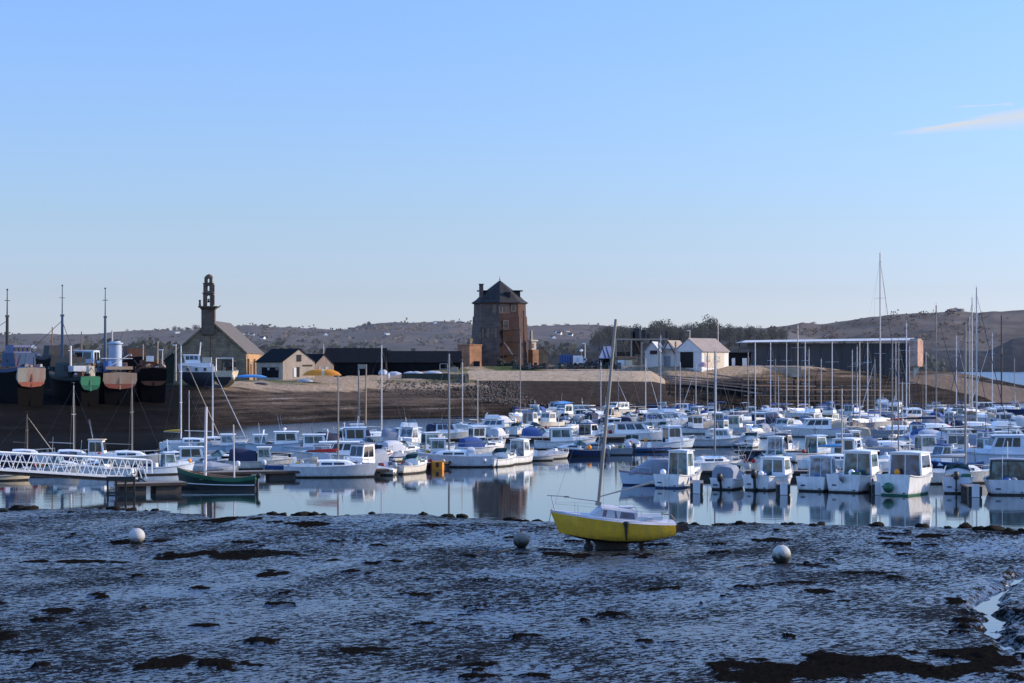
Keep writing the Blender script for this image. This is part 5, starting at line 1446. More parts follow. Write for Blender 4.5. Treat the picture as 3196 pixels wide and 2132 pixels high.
# bare frame stand and block beside it
F_ = thing('metal_frame', 'thin pale metal frame standing before the longer black shed', 'frame', (X(1388, 398), 398, 8.0))
for x_ in (-1.0, .6):
    q = MB(); q.tube((x_, 0, 0), (x_, 0, 2.1), .05, n=5); q.build('post', ALU, F_)
for z_ in (2.1, 1.0):
    q = MB(); q.tube((-1.0, 0, z_), (.6, 0, z_), .05, n=5); q.build('crossbar', ALU, F_)
q = MB(); q.box((0, 0, .7), (1.5, 1.2, 1.8)); tag(q.build('concrete_block', CONC), 'pale concrete block below the orange guardhouse', 'block'); C.objects['concrete_block'].location = (X(1418, 396), 396, 7.8)

# ---- sea wall and its dark west end ----
q = MB()
xa, xb = X(1462, 395), X(2030, 402)
rows = []
for k in range(9):
    f = k / 8; x_ = xa + (xb - xa) * f; y_ = 391 + 9 * f
    zt_, zb_ = 8.66 - .1 * f, 6.75 - .3 * f
    rows.append([(x_, y_ - 6.2, zb_ - .9), (x_, y_ - 5.6, zb_), (x_, y_ - 1, zt_ - .1), (x_, y_, zt_), (x_, y_ + 2.5, zt_ + .02), (x_, y_ + 3.5, 5)])
rows.append([(xb + 2.4, 394.0, 4.6), (xb + 2.7, 397.0, 5.9), (xb + 2.9, 400.0, 6.8), (xb + 2.7, 401.2, 7.0), (xb + 1.6, 404, 7.2), (xb + 1, 405, 5)])
q.loft(rows, closed=False, cap=False)
SW = thing('sea_wall', 'sloping sandy-coloured sea wall in front of the stone tower', 'sea wall')
(q.build('wall_face', paint('sunlit_revetment', (.43, .315, .20), .9, .9, scale=1.1, dcol=(.20, .14, .09), bump=.5, bscale=2), SW, smooth=30))
q = MB(); q.loft([[tuple(r_[0]), (r_[0][0], r_[0][1] - 3, r_[0][2] - 1.0), (r_[0][0], r_[0][1] - 12, r_[0][2] - 4.2)] if False else [(r_[1][0], r_[1][1] + .05, r_[1][2] - .02), (r_[0][0], r_[0][1] - 2.2, r_[1][2] - .55), (r_[0][0], r_[0][1] - 9, r_[1][2] - 2.6), (r_[0][0], r_[0][1] - 13, r_[1][2] - 4.6)] for r_ in rows], closed=False, cap=False)
q.build('weedy_foot', paint('wall_foot_brown', (.055, .040, .030), .95, .8, scale=.8, dcol=(.015, .012, .010), bump=.8, bscale=2, spec=.05), SW, smooth=30)
q = MB(); q.box((X(1428, 388), 390.0, 6.2), (4.6, 7, 3.6)); q.box((X(1458, 384), 386.0, 5.6), (.8, 7, 4.2)); q.build('quay_corner', STONE)
tag(C.objects['quay_corner'], 'dark shaded stone corner at the west end of the sandy sea wall', 'wall')

# ---- shipyard ----
P = gabled('boathouse', 'white boathouse with dark open doorway and sunlit fawn roof', (X(2148, 415), 415.0, 9.6), R(-38), 6.9, 11.0, 3.35, 5.95, WHITEW, ROOFT, over=.35)
q = MB(); q.box((-.35, -.05, 1.35), (3.3, .12, 3.4)); q.build('doorway', DARKOP, P)
q = MB(); q.box((0, -.12, 3.25), (7.2, .10, .22)); q.build('fascia', WHITEW, P)
q = MB(); q.box((3.47, 5.2, 1.3), (.06, 8.0, 3.2)); q.build('sunlit_side_sheet', CREAMW, P)  # cream sheet over the white side wall: warm sunlight put into colour
for y_ in (2.5, 6.5): q = MB(); q.box((3.52, y_, 1.5), (.06, 1.6, 1.3)); q.build('window', GLP, P)
P = gabled('white_shed', 'white workshop with tan roof and broken grey awning beside the boathouse', (X(2085, 418), 418.0, 9.5), R(-30), 4.6, 6, 3.1, 5.6, WHITEW, paint('roof_tan', (.36, .29, .22), .85, .4))
q = MB(); q.box((-.5, -.05, 1.2), (2.2, .12, 2.2)); q.build('doorway', GREYB, P)
q = MB(); q.box((.4, -.7, 3.9), (3.4, 1.2, .12), ry=R(6)); q.build('awning', CANVG, P)
P = gabled('white_lean_shed', 'narrow white shed with pale gable under the shipyard gantry', (X(2036, 416), 416.0, 9.4), R(-20), 3.4, 5, 3.4, 5.4, WHITEW, CANVW)
q = MB(); q.box((.3, -.05, 3.2), (1.6, .1, .8)); q.build('window', WOODD, P)
P = thing('shipyard_gantry', 'rusty timber shipyard gantry carrying black machinery on its deck', 'gantry', (X(1995, 412), 412.0, 8.0))
sc_ = 412 / FPX
for px_ in (1922, 1970, 2002, 2056, 2108):
    q = MB(); q.box(((px_ - 1995) * sc_, -.3, 3.4), (.34, .34, 7.0 + (.8 if px_ < 1990 else 0))); q.build('post', LIME, P)
q = MB(); q.box(((2003 - 1995) * sc_, 0, 7.4), ((2085 - 1920) * sc_, .6, .35)); q.build('top_beam', LIME, P)
for x0, z0, x1, z1 in ((1935, 7.2, 1948, 4.6), (1948, 4.6, 1966, 7.2), (2064, 4.3, 2085, 6.9), (2085, 6.9, 2108, 3.9), (1982, 7.2, 1999, 4.6)):
    q = MB(); q.tube(((x0 - 1995) * sc_, -.2, z0), ((x1 - 1995) * sc_, -.2, z1), .17, n=5); q.build('brace', WOODB, P)
q = MB(); q.box(((1945 - 1995) * sc_, .1, 3.5), (5.2, 2.4, .3)); q.build('platform', paint('rust_lit', (.30, .15, .08), .9, .5), P)
q = MB(); q.box(((1945 - 1995) * sc_, .4, 4.2), (5.0, .2, .9)); q.build('boarding', WOODD, P)
q = MB(); q.box(((1985 - 1995) * sc_, .3, 5.6), (2.6, .2, 3.0)); q.build('boarding', WOODD, P)
for px_, w_, h_ in ((1975, .8, 1.4), (1985, 1.3, 2.1), (2008, .9, 1.8), (2022, .6, 1.0), (2079, .5, 1.6)):
    q = MB(); q.box(((px_ - 1995) * sc_, 0, 7.6 + h_ / 2), (w_, .9, h_)); q.build('machine', BLACK, P)
q = MB(); q.tube(((2002 - 1995) * sc_, 0, 7.5), ((2002 - 1995) * sc_, 0, 10.3), .10, n=6); q.build('exhaust_pipe', ALU, P)
for k, px_ in enumerate((1938, 1962)):
    q = MB(); q.box(((px_ - 1995) * sc_, -.3, 2.2), (1.5, 1.2, 1.4)); tag(q.build('scrap_tank', [WHITE3, CREAM][k]), ['grey rusty tank under the gantry platform', 'cream rusty tank under the gantry platform'][k], 'tank'); C.objects['scrap_tank' if k == 0 else 'scrap_tank.001'].location = P.location
P = thing('striped_shelter', 'pale lilac sheet-metal shelter with dark stripes west of the gantry', 'shelter', (X(1890, 414), 414.0, 9.1))
q = MB(); q.add([(-1.5, -1.2, 2.2), (1.5, -1.2, 2.2), (1.2, .8, 4.8), (-.4, .8, 4.8)], [(0, 1, 2, 3)]); q.build('roof', paint('lilac_sheet', (.42, .40, .50), .6, .2), P)
for k in (-.5, .3):
    q = MB(); q.quad((k + .3, -1.15, 2.3), (k + .6, -1.15, 2.3), (k - .1, .75, 4.75), (k - .3, .75, 4.75), -.03); q.build('stripe', BLACK, P)
q = MB(); q.box((0, .9, 1.2), (2.8, 3.6, 2.0)); q.build('wall', TARRED, P)
P = thing('flat_dark_building', 'flat-roofed black building with two pale doors beside the boathouse', 'building', (X(2295, 432), 432.0, 9.4))
q = MB(); q.box((0, 3, 1.3), (7.2, 6, 3.6)); q.build('wall', TARRED, P)
q = MB(); q.box((0, 3, 3.2), (7.6, 6.4, .2)); q.build('roof', SLATED, P)
for px_, w_ in ((2289, .75), (2324, 1.05)): q = MB(); q.box(((px_ - 2295) / FPX * 432, -.04, .9), (w_, .1, 2.2)); q.build('door', WHITEW, P)

# ---- long boathouse over the pier ----
dB = 470.
P = thing('long_boathouse', 'long black boathouse with thin white roof edge above the pier', 'building', (X(2590, dB), dB, 6.6))
s_ = dB / FPX
xl, xr = (2348 - 2590) * s_, (2840 - 2590) * s_
q = MB(); q.box(((xl + xr) / 2, 5.5, 3.4), (xr - xl, 11, 10.4)); q.build('wall', DARKPANEL, P)
for k in range(15):
    x_ = xl + (xr - xl) * (k + .5) / 15
    q = MB(); q.box((x_, -.06, 3.4), (.14, .10, 10.2)); q.build('cladding_rib', DARKPANEL, P)
q = MB()
x0, x1 = (2313 - 2590) * s_, (2852 - 2590) * s_
q.add([(x0, -1.4, 8.80), (x1, -1.4, 9.35), (x1, 12, 9.35), (x0, 12, 8.80), (x0 + 1, -.5, 9.32), (x1, -.5, 9.92), (x1, 12, 9.75), (x0 + 1, 12, 9.10)], [(3, 2, 1, 0), (4, 5, 6, 7), (0, 1, 5, 4), (1, 2, 6, 5), (2, 3, 7, 6), (3, 0, 4, 7)])
q.build('roof', WHITEW, P)
P = thing('brick_end_tower', 'pink brick end block with pale corbel at the east end of the black boathouse', 'building', (X(2861, 466), 466.0, 6.8))
q = MB(); q.box((0, 1, 5.9), (2.5, 2.6, 6.4), rz=R(46)); q.build('wall', masonry('pink_brick', (.68, .38, .28), (.55, .30, .23), (.60, .45, .36), .5, .2), P)
q = MB(); q.box((0, 1, 9.25), (2.3, 2.4, .5), rz=R(46), taper=(.6, .9)); q.build('roof', LIME, P)
q = MB(); q.add([(-.7, .2, 2.6), (.9, .2, 2.6), (-.7, .2, -.2), (-.7, 1.6, 2.6), (.9, 1.6, 2.6), (-.7, 1.6, -.2)], [(0, 2, 1), (3, 4, 5), (0, 1, 4, 3), (1, 2, 5, 4), (2, 0, 3, 5)]); q.build('corbel', CREAMW, P)
q = MB(); q.box((0, 1.2, 2.75), (2.7, 2.4, .25), rz=R(46)); q.build('floor_slab', WOODD, P)

# ---- pier walls ----
q = MB(); rows = []
for px_, zt_, yb in ((2350, 8.0, 447), (2500, 7.9, 455), (2700, 6.8, 466), (2850, 7.0, 474), (2960, 7.4, 484), (3080, 5.2, 494), (3196, 3.6, 504), (3330, 1.4, 512), (3450, -.3, 516)):
    x_ = X(px_, yb); rows.append([(x_, yb - 10, -.6), (x_ , yb - 5, max(zt_ - 3.0, -.5)), (x_, yb - .5, zt_), (x_, yb + 2.5, zt_ + .15), (x_, yb + 8, zt_ + .1), (x_, yb + 20, -.6)])
q.loft(rows, closed=False, cap=False)
tag(q.build('stone_pier', PIERST, smooth=30), 'brown stone pier sloping down to the water under the black boathouse', 'pier')
q = MB(); q.box((X(2435, 428), 428, 8.3), (9.2, 2, 2.4), rz=R(6)); tag(q.build('quay_parapet', WALLST), 'sunlit tan quay wall below the west end of the black boathouse', 'wall')

# timber wharf: piles with horizontal walings, each its own part
P = thing('timber_wharf', 'dark timber wharf on piles below the black boathouse', 'wharf', (X(2430, 402), 402.0, 0))
s_ = 408 / FPX
for k in range(22):
    x_ = (2318 + 25.5 * k - 2430) * s_; y_ = 1.6 * k * .8
    top_ = 7.0 - (.06 * k) - (1.6 if k > 10 else 0) - (1.0 if k > 16 else 0)
    q = MB(); q.box((x_, y_, top_ / 2 - .4), (.38, .38, top_ + .8)); q.build('pile', WOODD if k % 3 else WOODB, P)
for z_, k0, k1 in ((6.9, 0, 6), (5.6, 0, 10), (4.6, 5, 21), (3.4, 0, 21), (2.2, 3, 21), (1.2, 10, 21)):
    xa_, xb_ = (2318 + 25.5 * k0 - 2430) * s_, (2318 + 25.5 * k1 - 2430) * s_
    ya_, yb_ = 1.28 * k0, 1.28 * k1
    q = MB(); q.path([(xa_, ya_ - .25, z_), (xb_, yb_ - .25, z_ - .4)], .17, n=4); q.build('waling', WOODB if z_ > 4 else WOODD, P)
# slipway rails running down to the water
P = thing('slipway', 'rusty slipway rails on trestles running down from the shipyard', 'slipway', (X(2190, 412), 412.0, 0))
s_ = 412 / FPX
for k, (x0, z0, y0, x1, z1, y1) in enumerate(((2048, 7.6, 6, 2330, 6.4, 3), (2052, 7.2, 3, 2335, 5.6, 0), (2060, 6.8, 0, 2340, 4.9, -3), (2070, 6.4, -3, 2330, 4.1, -6), (2200, 8.0, 6, 2300, 7.0, 6))):
    q = MB(); q.path([((x0 - 2190) * s_, y0 - 12, z0), ((x1 - 2190) * s_, y1 - 12, z1)], .20, n=4); q.build('rail', paint('slip_rail', (.30, .19, .145), .85, .5, dcol=(.12, .07, .05)), P)
for k in range(12):
    x_ = (2075 + 22 * k - 2190) * s_; q = MB(); q.box((x_, -13.5, 2.6 - .05 * k), (.3, .3, 6.4 - .22 * k)); q.build('trestle', WOODD, P)
q = MB(); q.box((2, -8, 2.4), (17, .6, 6.4), rz=R(-2)); q.build('back_wall', TARRED, P)

# ---- containers, van, pots, bushes, lamps ----
P = thing('shipping_container', 'blue metal container beyond the tower by the quay road', 'container', (X(1768, 440), 440.0, 9.8))
q = MB(); q.box((0, 1.2, 1.3), (3.4, 2.4, 2.2)); q.build('body', BLUE, P)
for k in range(6): q = MB(); q.box((-1.5 + .6 * k, -.02, 1.3), (.14, .06, 2.0)); q.build('rib', NAVY, P)
P = thing('white_van', 'white box van parked beside the blue container', 'van', (X(1808, 438), 438.0, 9.8))
q = MB(); q.box((-.3, 1, 1.25), (2.2, 1.9, 1.9)); q.build('box_body', WHITE, P)
q = MB(); q.prism([(.8, .35), (2.0, .35), (2.0, 1.0), (1.5, 1.75), (.8, 1.75)], .1, 1.9); cb = q.build('cab', WHITE3, P)
q = MB(); q.quad((1.95, .2, 1.05), (1.95, 1.8, 1.05), (1.55, 1.7, 1.65), (1.55, .3, 1.65), .03); q.build('windscreen', GLD, cb)
q = MB(); q.box((1.2, .08, 1.35), (.5, .05, .45)); q.build('window', GLD, cb)
q = MB(); q.box((-.4, .02, 1.3), (.9, .05, .9)); q.build('picture_panel', PALEBLUE, P)
for x_ in (-.9, 1.4):
    for y_ in (.15, 1.85):
        q = MB(); q.tube((x_, y_ - .1, .3), (x_, y_ + .1, .3), .32, n=10); q.build('wheel', RUBBER, P)
for k, px_ in enumerate((1845, 1862, 1878)):
    P = thing('parked_car', ['dark car parked beside the white box van', 'dark blue car parked in the middle of three by the striped shelter', 'grey car parked close to the striped shelter'][k], 'car', (X(px_, 436), 436.0, 9.6), R(12), 'cars parked on the quay')
    m_ = [BLACK, NAVY, GREYB][k]
    q = MB(); q.prism([(-1.0, .3), (1.0, .3), (1.0, .8), (.62, .9), (.35, 1.4), (-.6, 1.4), (-.95, .85)], 0, 1.6); q.build('body', m_, P)
    q = MB(); q.prism([(.55, .92), (.32, 1.34), (-.55, 1.34), (-.85, .92)], -.01, 1.61); q.build('window', GLD, P)
    for x_ in (-.6, .6): q = MB(); q.tube((x_, -.05, .3), (x_, .15, .3), .3, n=9); q.build('wheel', RUBBER, P)
pr = random.Random(5)
for k in range(36):
    px_ = 1606 + 9.3 * k; d_ = 409 + pr.uniform(-1, 1)
    q = MB()
    w_ = pr.uniform(.6, 1.0); h_ = pr.uniform(.6, 1.5)
    for i in range(2): q.box((0, 0, h_ * (i + .5) / 2), (w_ * (1 - .1 * i), 1.0, h_ / 2 - .04), rz=pr.uniform(-.1, .1))
    o = q.build('lobster_pot', [paint('pot_green', (.012, .03, .022), .8, .4), BLACK, paint('pot_grey', (.09, .10, .11), .8, .5)][k % 3])
    o.location = (X(px_, d_), d_, 8.95); tag(o, 'dark lobster pots heaped along the top of the sandy sea wall', 'lobster pot', 'lobster pots along the sea wall')


def leaf_mass(P, name, c, rad, n, mat, leaf=.5, seed=1, flat=.75, lobes=6):
    """foliage: many small leaf-sized faces gathered in clumps with gaps between them"""
    r = random.Random(seed); q = MB()
    cl = []
    for k in range(lobes):
        while True:
            v = Vector((r.uniform(-1, 1), r.uniform(-1, 1), r.uniform(-.9, 1)))
            if v.length < 1: break
        cl.append((Vector((c[0] + v.x * rad * .62, c[1] + v.y * rad * .62, c[2] + v.z * rad * flat * .62)), rad * r.uniform(.30, .55)))
    for k in range(n):
        cc, rr = cl[k % lobes]
        v = Vector((r.gauss(0, 1), r.gauss(0, 1), r.gauss(0, 1))).normalized() * rr * r.uniform(.6, 1.05)
        p = cc + Vector((v.x, v.y, v.z * flat))
        a = Vector((r.gauss(0, 1), r.gauss(0, 1), r.gauss(0, 1))).normalized(); b_ = a.orthogonal().normalized()
        s = leaf * r.uniform(.5, 1.3)
        q.add([p + a * s, p + b_ * s * .8, p - a * s, p - b_ * s * .8], [(0, 1, 2, 3)])
    return q.build(name, mat, P, fix=False)


for k, (px_, r_, lb) in enumerate(((1572, 1.9, 'dark round bush at the foot of the tower stair'), (1600, 1.3, 'small dark bush beside the tower stair'), (1405, 1.6, 'ivy bush on the dark wall below the guardhouse'), (1160, 1.0, 'low scrub bush before the long black shed'))):
    P = thing('bush', lb, 'bush', (X(px_, 418 if k < 2 else 400), 418 if k < 2 else 400, 9.2 if k < 2 else 7.8))
    leaf_mass(P, 'foliage', (0, 0, r_ * .7), r_, 700, BUSHM, .22, 40 + k)
    q = MB(); q.tube((0, 0, -.3), (0, 0, r_), .1, .04); q.build('stem', WOODD, P)
for k, (px_, pt, d_, lb) in enumerate(((507, 1092, 330, 'street lamp west of the white cabin boat on the beach'), (549, 1077, 345, 'street lamp beside the chapel west corner'), (1826, 1072, 440, 'tall lamp post by the white box van'), (2153, 1032, 450, 'lamp post behind the boathouse ridge'), (2241, 996, 455, 'very tall pole behind the boathouse roof'), (1695, 1095, 445, 'pale post east of the sentry turret'), (1010, 1072, 420, 'thin white pole over the long black shed'))):
    zt_ = Z(pt, d_)
    P = thing('street_lamp' if 'lamp' in lb else 'pole', lb, 'lamp post' if 'lamp' in lb else 'pole', (X(px_, d_), d_, 7.0))
    q = MB(); q.tube((0, 0, 0), (0, 0, zt_ - 7.0), .13, .09, n=6); q.build('pole_shaft', ALU, P)
    if 'lamp' in lb: q = MB(); q.box((-.25, 0, zt_ - 7.0), (.75, .3, .18)); q.build('lamp_head', WHITE, P)
q = MB(); q.ball((0, 0, 0), .42, sc=(1, 1, .75)); tag(q.build('satellite_dome', WHITE, smooth=True), 'white dome beside the lamp post near the white van', 'dome'); C.objects['satellite_dome'].location = (X(1814, 440), 440, Z(1094, 440))
q = MB(); q.tube((0, 0, -3), (0, 0, 0), .06); tag(q.build('dome_post', ALUD), 'thin post carrying the white dome near the van', 'post'); C.objects['dome_post'].location = (X(1814, 440), 440.0, Z(1094, 440) - .3)

# ---- boats and gear laid up on the beach ----


def beached(name, label, px_, d_, z_, ang, L, B, F, zk, mats, rise=.4, ws=.8, cat='boat', **kw):
    P = thing(name, label, cat, (X(px_, d_), d_, z_), R(ang))
    make_hull(P, L, B, F, mats, rise=rise, ws=ws, zk=zk, n=13, **kw)
    return P


dB1 = 335.; zB = Z(1205, dB1) + 1.7
P = beached('beached_cabin_boat', 'dark-hulled boat with white cabin and three portholes laid up before the chapel', 612, dB1, zB, 187, 6.4, 2.7, 1.6, -1.7, (WHITE, paint('hull_slate_blue', (.03, .038, .055), .5, .4), WHITE), band=.75)
make_deck(P, 6.4, 2.7, 1.6, .4, .8, .09, DECKG, tc=.2)
q = MB(); q.prism([(-2.6, 1.5), (2.6, 1.9), (2.4, 2.35), (-2.6, 2.4)], -1.15, 1.15); cb = q.build('cabin', WHITE, P)
for x_ in (-1.6, -.1, 1.4): q = MB(); q.box((x_, 1.27, 1.25), (.45, .12, .5)); q.build('porthole', GLD, P)
make_house(P, -.8, 1.9, 1.9, 2.35, 1.35, rf=-.15, rr=.2, mat=WHITE, gl=GLB, nside=3, rear='door')
q = MB(); q.box((-1.9, 0, 2.9), (1.6, 1.9, .9)); q.build('aft_shelter', CREAM, P)
q = MB(); q.tube((-.6, 0, 3.8), (-.8, 0, 6.0), .14, .10); q.build('mast', MASTW, P)
dB2 = 338.; zB = Z(1208, dB2) + 1.5
P = beached('beached_workboat', 'cream-sterned workboat with white gallows frame laid up beside the portholed boat', 712, dB2, zB, 82, 6.6, 3.9, 1.3, -1.5, (CREAM, AFBLACK, CREAM), rise=.3, ws=.95, band=.3)
make_deck(P, 6.6, 3.9, 1.3, .3, .95, .09, DECKG, tc=.3)
q = MB(); q.path([(-2.2, -1.5, 1.2), (-2.2, -1.5, 3.6), (-2.2, 1.5, 3.6), (-2.2, 1.5, 1.2)], .09); q.build('gallows', WHITE, P)
make_house(P, -.4, 1.6, 2.4, 1.2, 2.0, rf=.2, mat=WOODD, gl=GLD, rear='door')
q = MB(); q.ball((-3.4, -1.9, .2), .5, sc=(1, .7, 1)); q.build('fender', CREAM, P)
q = MB(); q.box((-3.45, 0, -.9), (.2, .25, 1.4)); q.build('rudder', AFBLACK, P)


def upturned(name, label, px_, py_, d_, Ln, Wd, Hh, mat, ang=0., bands=None):
    P = thing(name, label, 'boat', (X(px_, d_), d_, Z(py_, d_)), ang)
    q = MB(); rows = []
    for i in range(15):
        t = -1 + 2 * i / 14; f = max(.03, (1 - abs(t) ** 2.6)); x_ = t * Ln / 2
        rows.append([(x_, Wd / 2 * f * math.cos(PI * k / 8), .04 + Hh * f ** .7 * math.sin(PI * k / 8)) for k in range(9)])
    q.loft(rows, closed=False, cap=False); q.m = [1 if bands and (j // 8) in bands else 0 for j in range(len(q.f))]
    q.build('hull', mat, P, smooth=True)
    q = MB(); q.tube((-Ln * .48, 0, .1), (Ln * .48, 0, Hh * .2), .05); q.build('keel_band', BLACK, P)
    return P


upturned('orange_boat', 'long upturned orange boat lying on the shingle below the small shed', 1005, 1173, 364, 7.4, 1.9, 1.25, [ORANGE, CREAM], 0, bands=(7,))
upturned('blue_boat', 'long flat pale blue boat lying on the grass beside the chapel', 782, 1179, 360, 6.4, 1.2, .55, [CANVLB], R(-3))
upturned('grey_skiff', 'dark skiff lying on the shingle below the pale gabled shed', 812, 1206, 352, 3.6, 1.3, .7, [BLACK], R(10))
upturned('dark_skiff', 'dark upturned skiff on the shingle by the orange boat', 952, 1192, 358, 3.0, 1.3, .55, [GREYB], R(5))
for k, (px_, py_, w_, lb) in enumerate(((1230, 1166, 3.0, 'pale grey tarpaulin heap before the longer black shed, nearest its west end'), (1290, 1165, 4.2, 'long pale grey tarpaulin heap below the two grey doors'), (1352, 1164, 3.6, 'pale grey tarpaulin heap under the metal frame'), (1195, 1160, 1.8, 'small pale tarpaulin heap beside the white barrel'), (2195, 1136, 1.8, 'pink and white heap of tarpaulin at the boathouse door'))):
    d_ = 392 if px_ < 2000 else 409
    q = MB(); rows = []
    r_ = random.Random(k)
    for i in range(9):
        t = -1 + 2 * i / 8; f = max(.05, 1 - abs(t) ** 3) * r_.uniform(.7, 1.1)
        rows.append([(t * w_ / 2, -.8, -.6), (t * w_ / 2, -.7 * f, .20 * f), (t * w_ / 2, r_.uniform(-.3, .3), .42 * f), (t * w_ / 2, .7 * f, .25 * f), (t * w_ / 2, .8, -.6)])
    q.loft(rows, closed=False, cap=False); o = q.build('tarpaulin', CANVW if k < 4 else paint('tarp_pink', (.55, .35, .38), .9, .3), smooth=True)
    o.location = (X(px_, d_), d_, Z(py_, d_)); tag(o, lb, 'tarpaulin')
q = MB(); q.loft([[(.32 * math.cos(k * PI / 5) * f, .32 * math.sin(k * PI / 5) * f, z) for k in range(10)] for z, f in ((0, .9), (.05, 1), (.5, 1.06), (1.0, 1), (1.02, .9))])
o = q.build('barrel', WHITE3, smooth=40); o.location = (X(1211, 380), 380, Z(1181, 380)); tag(o, 'pale barrel standing on the shingle below the long black shed', 'barrel')
q = MB(); q.box((0, 0, .3), (10, 1.2, 1.3), taper=(.98, .5)); o = q.build('dark_bank', BUSHM); o.location = (X(1330, 386), 386, Z(1180, 386)); tag(o, 'dark weedy bank below the pale tarpaulin heaps', 'bank')
# shingle boulders under the sea wall: nobody could count them
q = MB(); r_ = random.Random(8)
for k in range(1500):
    px_ = r_.uniform(1485, 1800) if k % 5 else r_.uniform(1180, 1480); d_ = 378 + r_.uniform(-8, 7) + (px_ - 1500) / 300 * 4
    x_ = X(px_, d_); s_ = r_.uniform(.12, .42)
    c = Vector((x_, d_, tz(x_, d_) + s_ * .2))
    q.add([c + Vector((s_ * r_.uniform(.7, 1.2), 0, 0)), c + Vector((0, s_, 0)), c - Vector((s_, 0, 0)), c - Vector((0, s_, 0)), c + Vector((s_ * .2, 0, s_ * r_.uniform(.5, 1.0)))], [(0, 1, 4), (1, 2, 4), (2, 3, 4), (3, 0, 4)])
tag(q.build('boulder_riprap', paint('boulder_grey', (.045, .037, .030), .9, .6, scale=.5, dcol=(.12, .09, .068)), fix=False), 'grey boulders tipped along the foot of the sandy sea wall', 'boulders', kind='stuff')

# small timber gallows frame in the water (two posts and a board)
dG = D(1322, 0)
P = thing('gallows_frame', 'two tall pale posts joined by a board at the top, standing in the water', 'frame', (X(1131, dG), dG, 0))
sg2 = dG / FPX
for px_, lean_ in ((1119, .12), (1143, -.10)):
    q = MB(); q.tube(((px_ - 1131) * sg2 + lean_, 0, -1), ((px_ - 1131) * sg2, 0, Z(1137, dG)), .16, .13, n=6); q.build('post', LIME, P)
q = MB(); q.box((0, 0, Z(1144, dG)), (1.5, .18, .75)); q.build('cross_board', LIME, P)

from mathutils import noise as mn
# ================================================================ the old trawlers on the west beach


def wreck(px, d, ang, L, B, F, zk, label, mats, trans, transt, band, keelz=None, rise=.45, name='trawler_wreck'):
    """stern towards the quay, lying on the beach on its keel; px is where the transom stands"""
    x = X(px, d); gz = tz(x, d + 3)
    cx_, cy_ = x + L / 2 * math.cos(R(ang)), d + L / 2 * math.sin(R(ang))
    P = thing(name, label, 'trawler', (cx_, cy_, gz - zk - 1.0), R(ang), 'old trawlers laid up on the west beach')
    make_hull(P, L, B, F, mats, rise=rise, ws=.88, zk=zk, n=17, full=.9, band=band, stripe=.55, rake=.10, flare=.97)
    make_deck(P, L, B, F, rise, .78, .10, WOODD, tc=.55, well=.7)
    # counter stern: a painted board standing just proud of the hull, run of the planking cut under it
    w_ = B / 2 * .89
    q = MB(); pts = []
    for (fy, z) in ((-.66, .35), (-.88, .75), (-1.0, 1.5), (-.98, F + .1), (0, F + .25), (.98, F + .1), (1.0, 1.5), (.88, .75), (.66, .35), (0, .15)):
        pts.append((fy * w_, z * (F + .1) / (F + .1)))
    xs_ = -L / 2 - .10
    q.add([(xs_ - .10 * z, y, z) for y, z in pts] + [(xs_ + .35, y * .99, z) for y, z in pts], [tuple(range(10))] + [(k, 10 + k, 10 + (k + 1) % 10, (k + 1) % 10) for k in range(10)], 0)
    tb = q.build('transom', trans, P)
    q = MB(); q.add([(xs_ - .14 - .10 * z, y, z) for y, z in [(-.88 * w_, .75), (-.66 * w_, .36), (0, .16), (.66 * w_, .36), (.88 * w_, .75), (.92 * w_, 1.0), (-.92 * w_, 1.0)]], [tuple(range(7))]); q.build('boot_band', transt, tb)
    q = MB(); q.box((xs_ - .16, 0, F * .45), (.12, .24, F * .8)); q.build('stern_post', trans if trans is not TR1 else RUST, tb)
    q = MB(); q.box((xs_ + .5, 0, zk * .55), (.9, .16, abs(zk) * .95), taper=(.7, 1)); q.build('rudder', WRK, P)
    q = MB(); q.tube((xs_ + 1.0, -.25, zk * .5), (xs_ + 1.0, .25, zk * .5), .4, n=8); q.build('propeller', paint('bronze', (.12, .08, .03), .6, .4), P)
    return P


def old_mast(P, x, y, z0, z1, r, mat, stay=None, ctop=True):
    q = MB(); q.tube((x, y, z0), (x - .1, y, z0 + (z1 - z0) * .66), r, r * .75, n=7); q.tube((x - .1, y, z0 + (z1 - z0) * .64), (x - .15, y, z1), r * .45, r * .25, n=6)
    zt = z0 + (z1 - z0) * .66; q.box((x - .1, y, zt), (.5, .5, .3)); q.box((x - .1, y, z0 + (z1 - z0) * .86), (.14, .9, .10)); q.ball((x - .15, y, z1), .16)
    m = q.build('mast', mat, P)
    if stay:
        for s in stay:
            q = MB(); q.tube((x, y, z0 + (z1 - z0) * .60), s, .05, n=4); q.build('stay', WOODD, m)
    return m


WRK = paint('wreck_black', (.006, .006, .007), .8, .5, scale=.5, dcol=(.010, .007, .006), spec=.05)
WRB = paint('wreck_blue', (.02, .06, .14), .7, .5, scale=.6, dcol=(.05, .05, .05))
WRT = paint('wreck_teal', (.012, .035, .04), .7, .5, scale=.6, dcol=(.05, .04, .03))
TR1 = paint('transom_peeling', (.27, .27, .23), .8, 1., scale=.9, dcol=(.30, .10, .06))
TR3 = paint('transom_cream', (.42, .31, .21), .8, .8, scale=.7, dcol=(.42, .16, .07))
OXRED = paint('oxide_red', (.36, .09, .05), .8, .4)
WRG = paint('wreck_grey', (.05, .055, .06), .85, .7, scale=.6, dcol=(.03, .018, .012))
W5 = wreck(198, 322, 118, 17, 5.0, 3.4, -3.0, 'dark hulk with grey stern squeezed between the first two wrecks', (WRK, WRK, WRG), WRG, WRK, 1.0)
W6 = wreck(438, 326, 110, 17, 5.4, 3.2, -3.0, 'dark hulk lying behind the cream-sterned and brown wrecks', (WRK, WRK, RUST), WRK, WRK, 1.0)
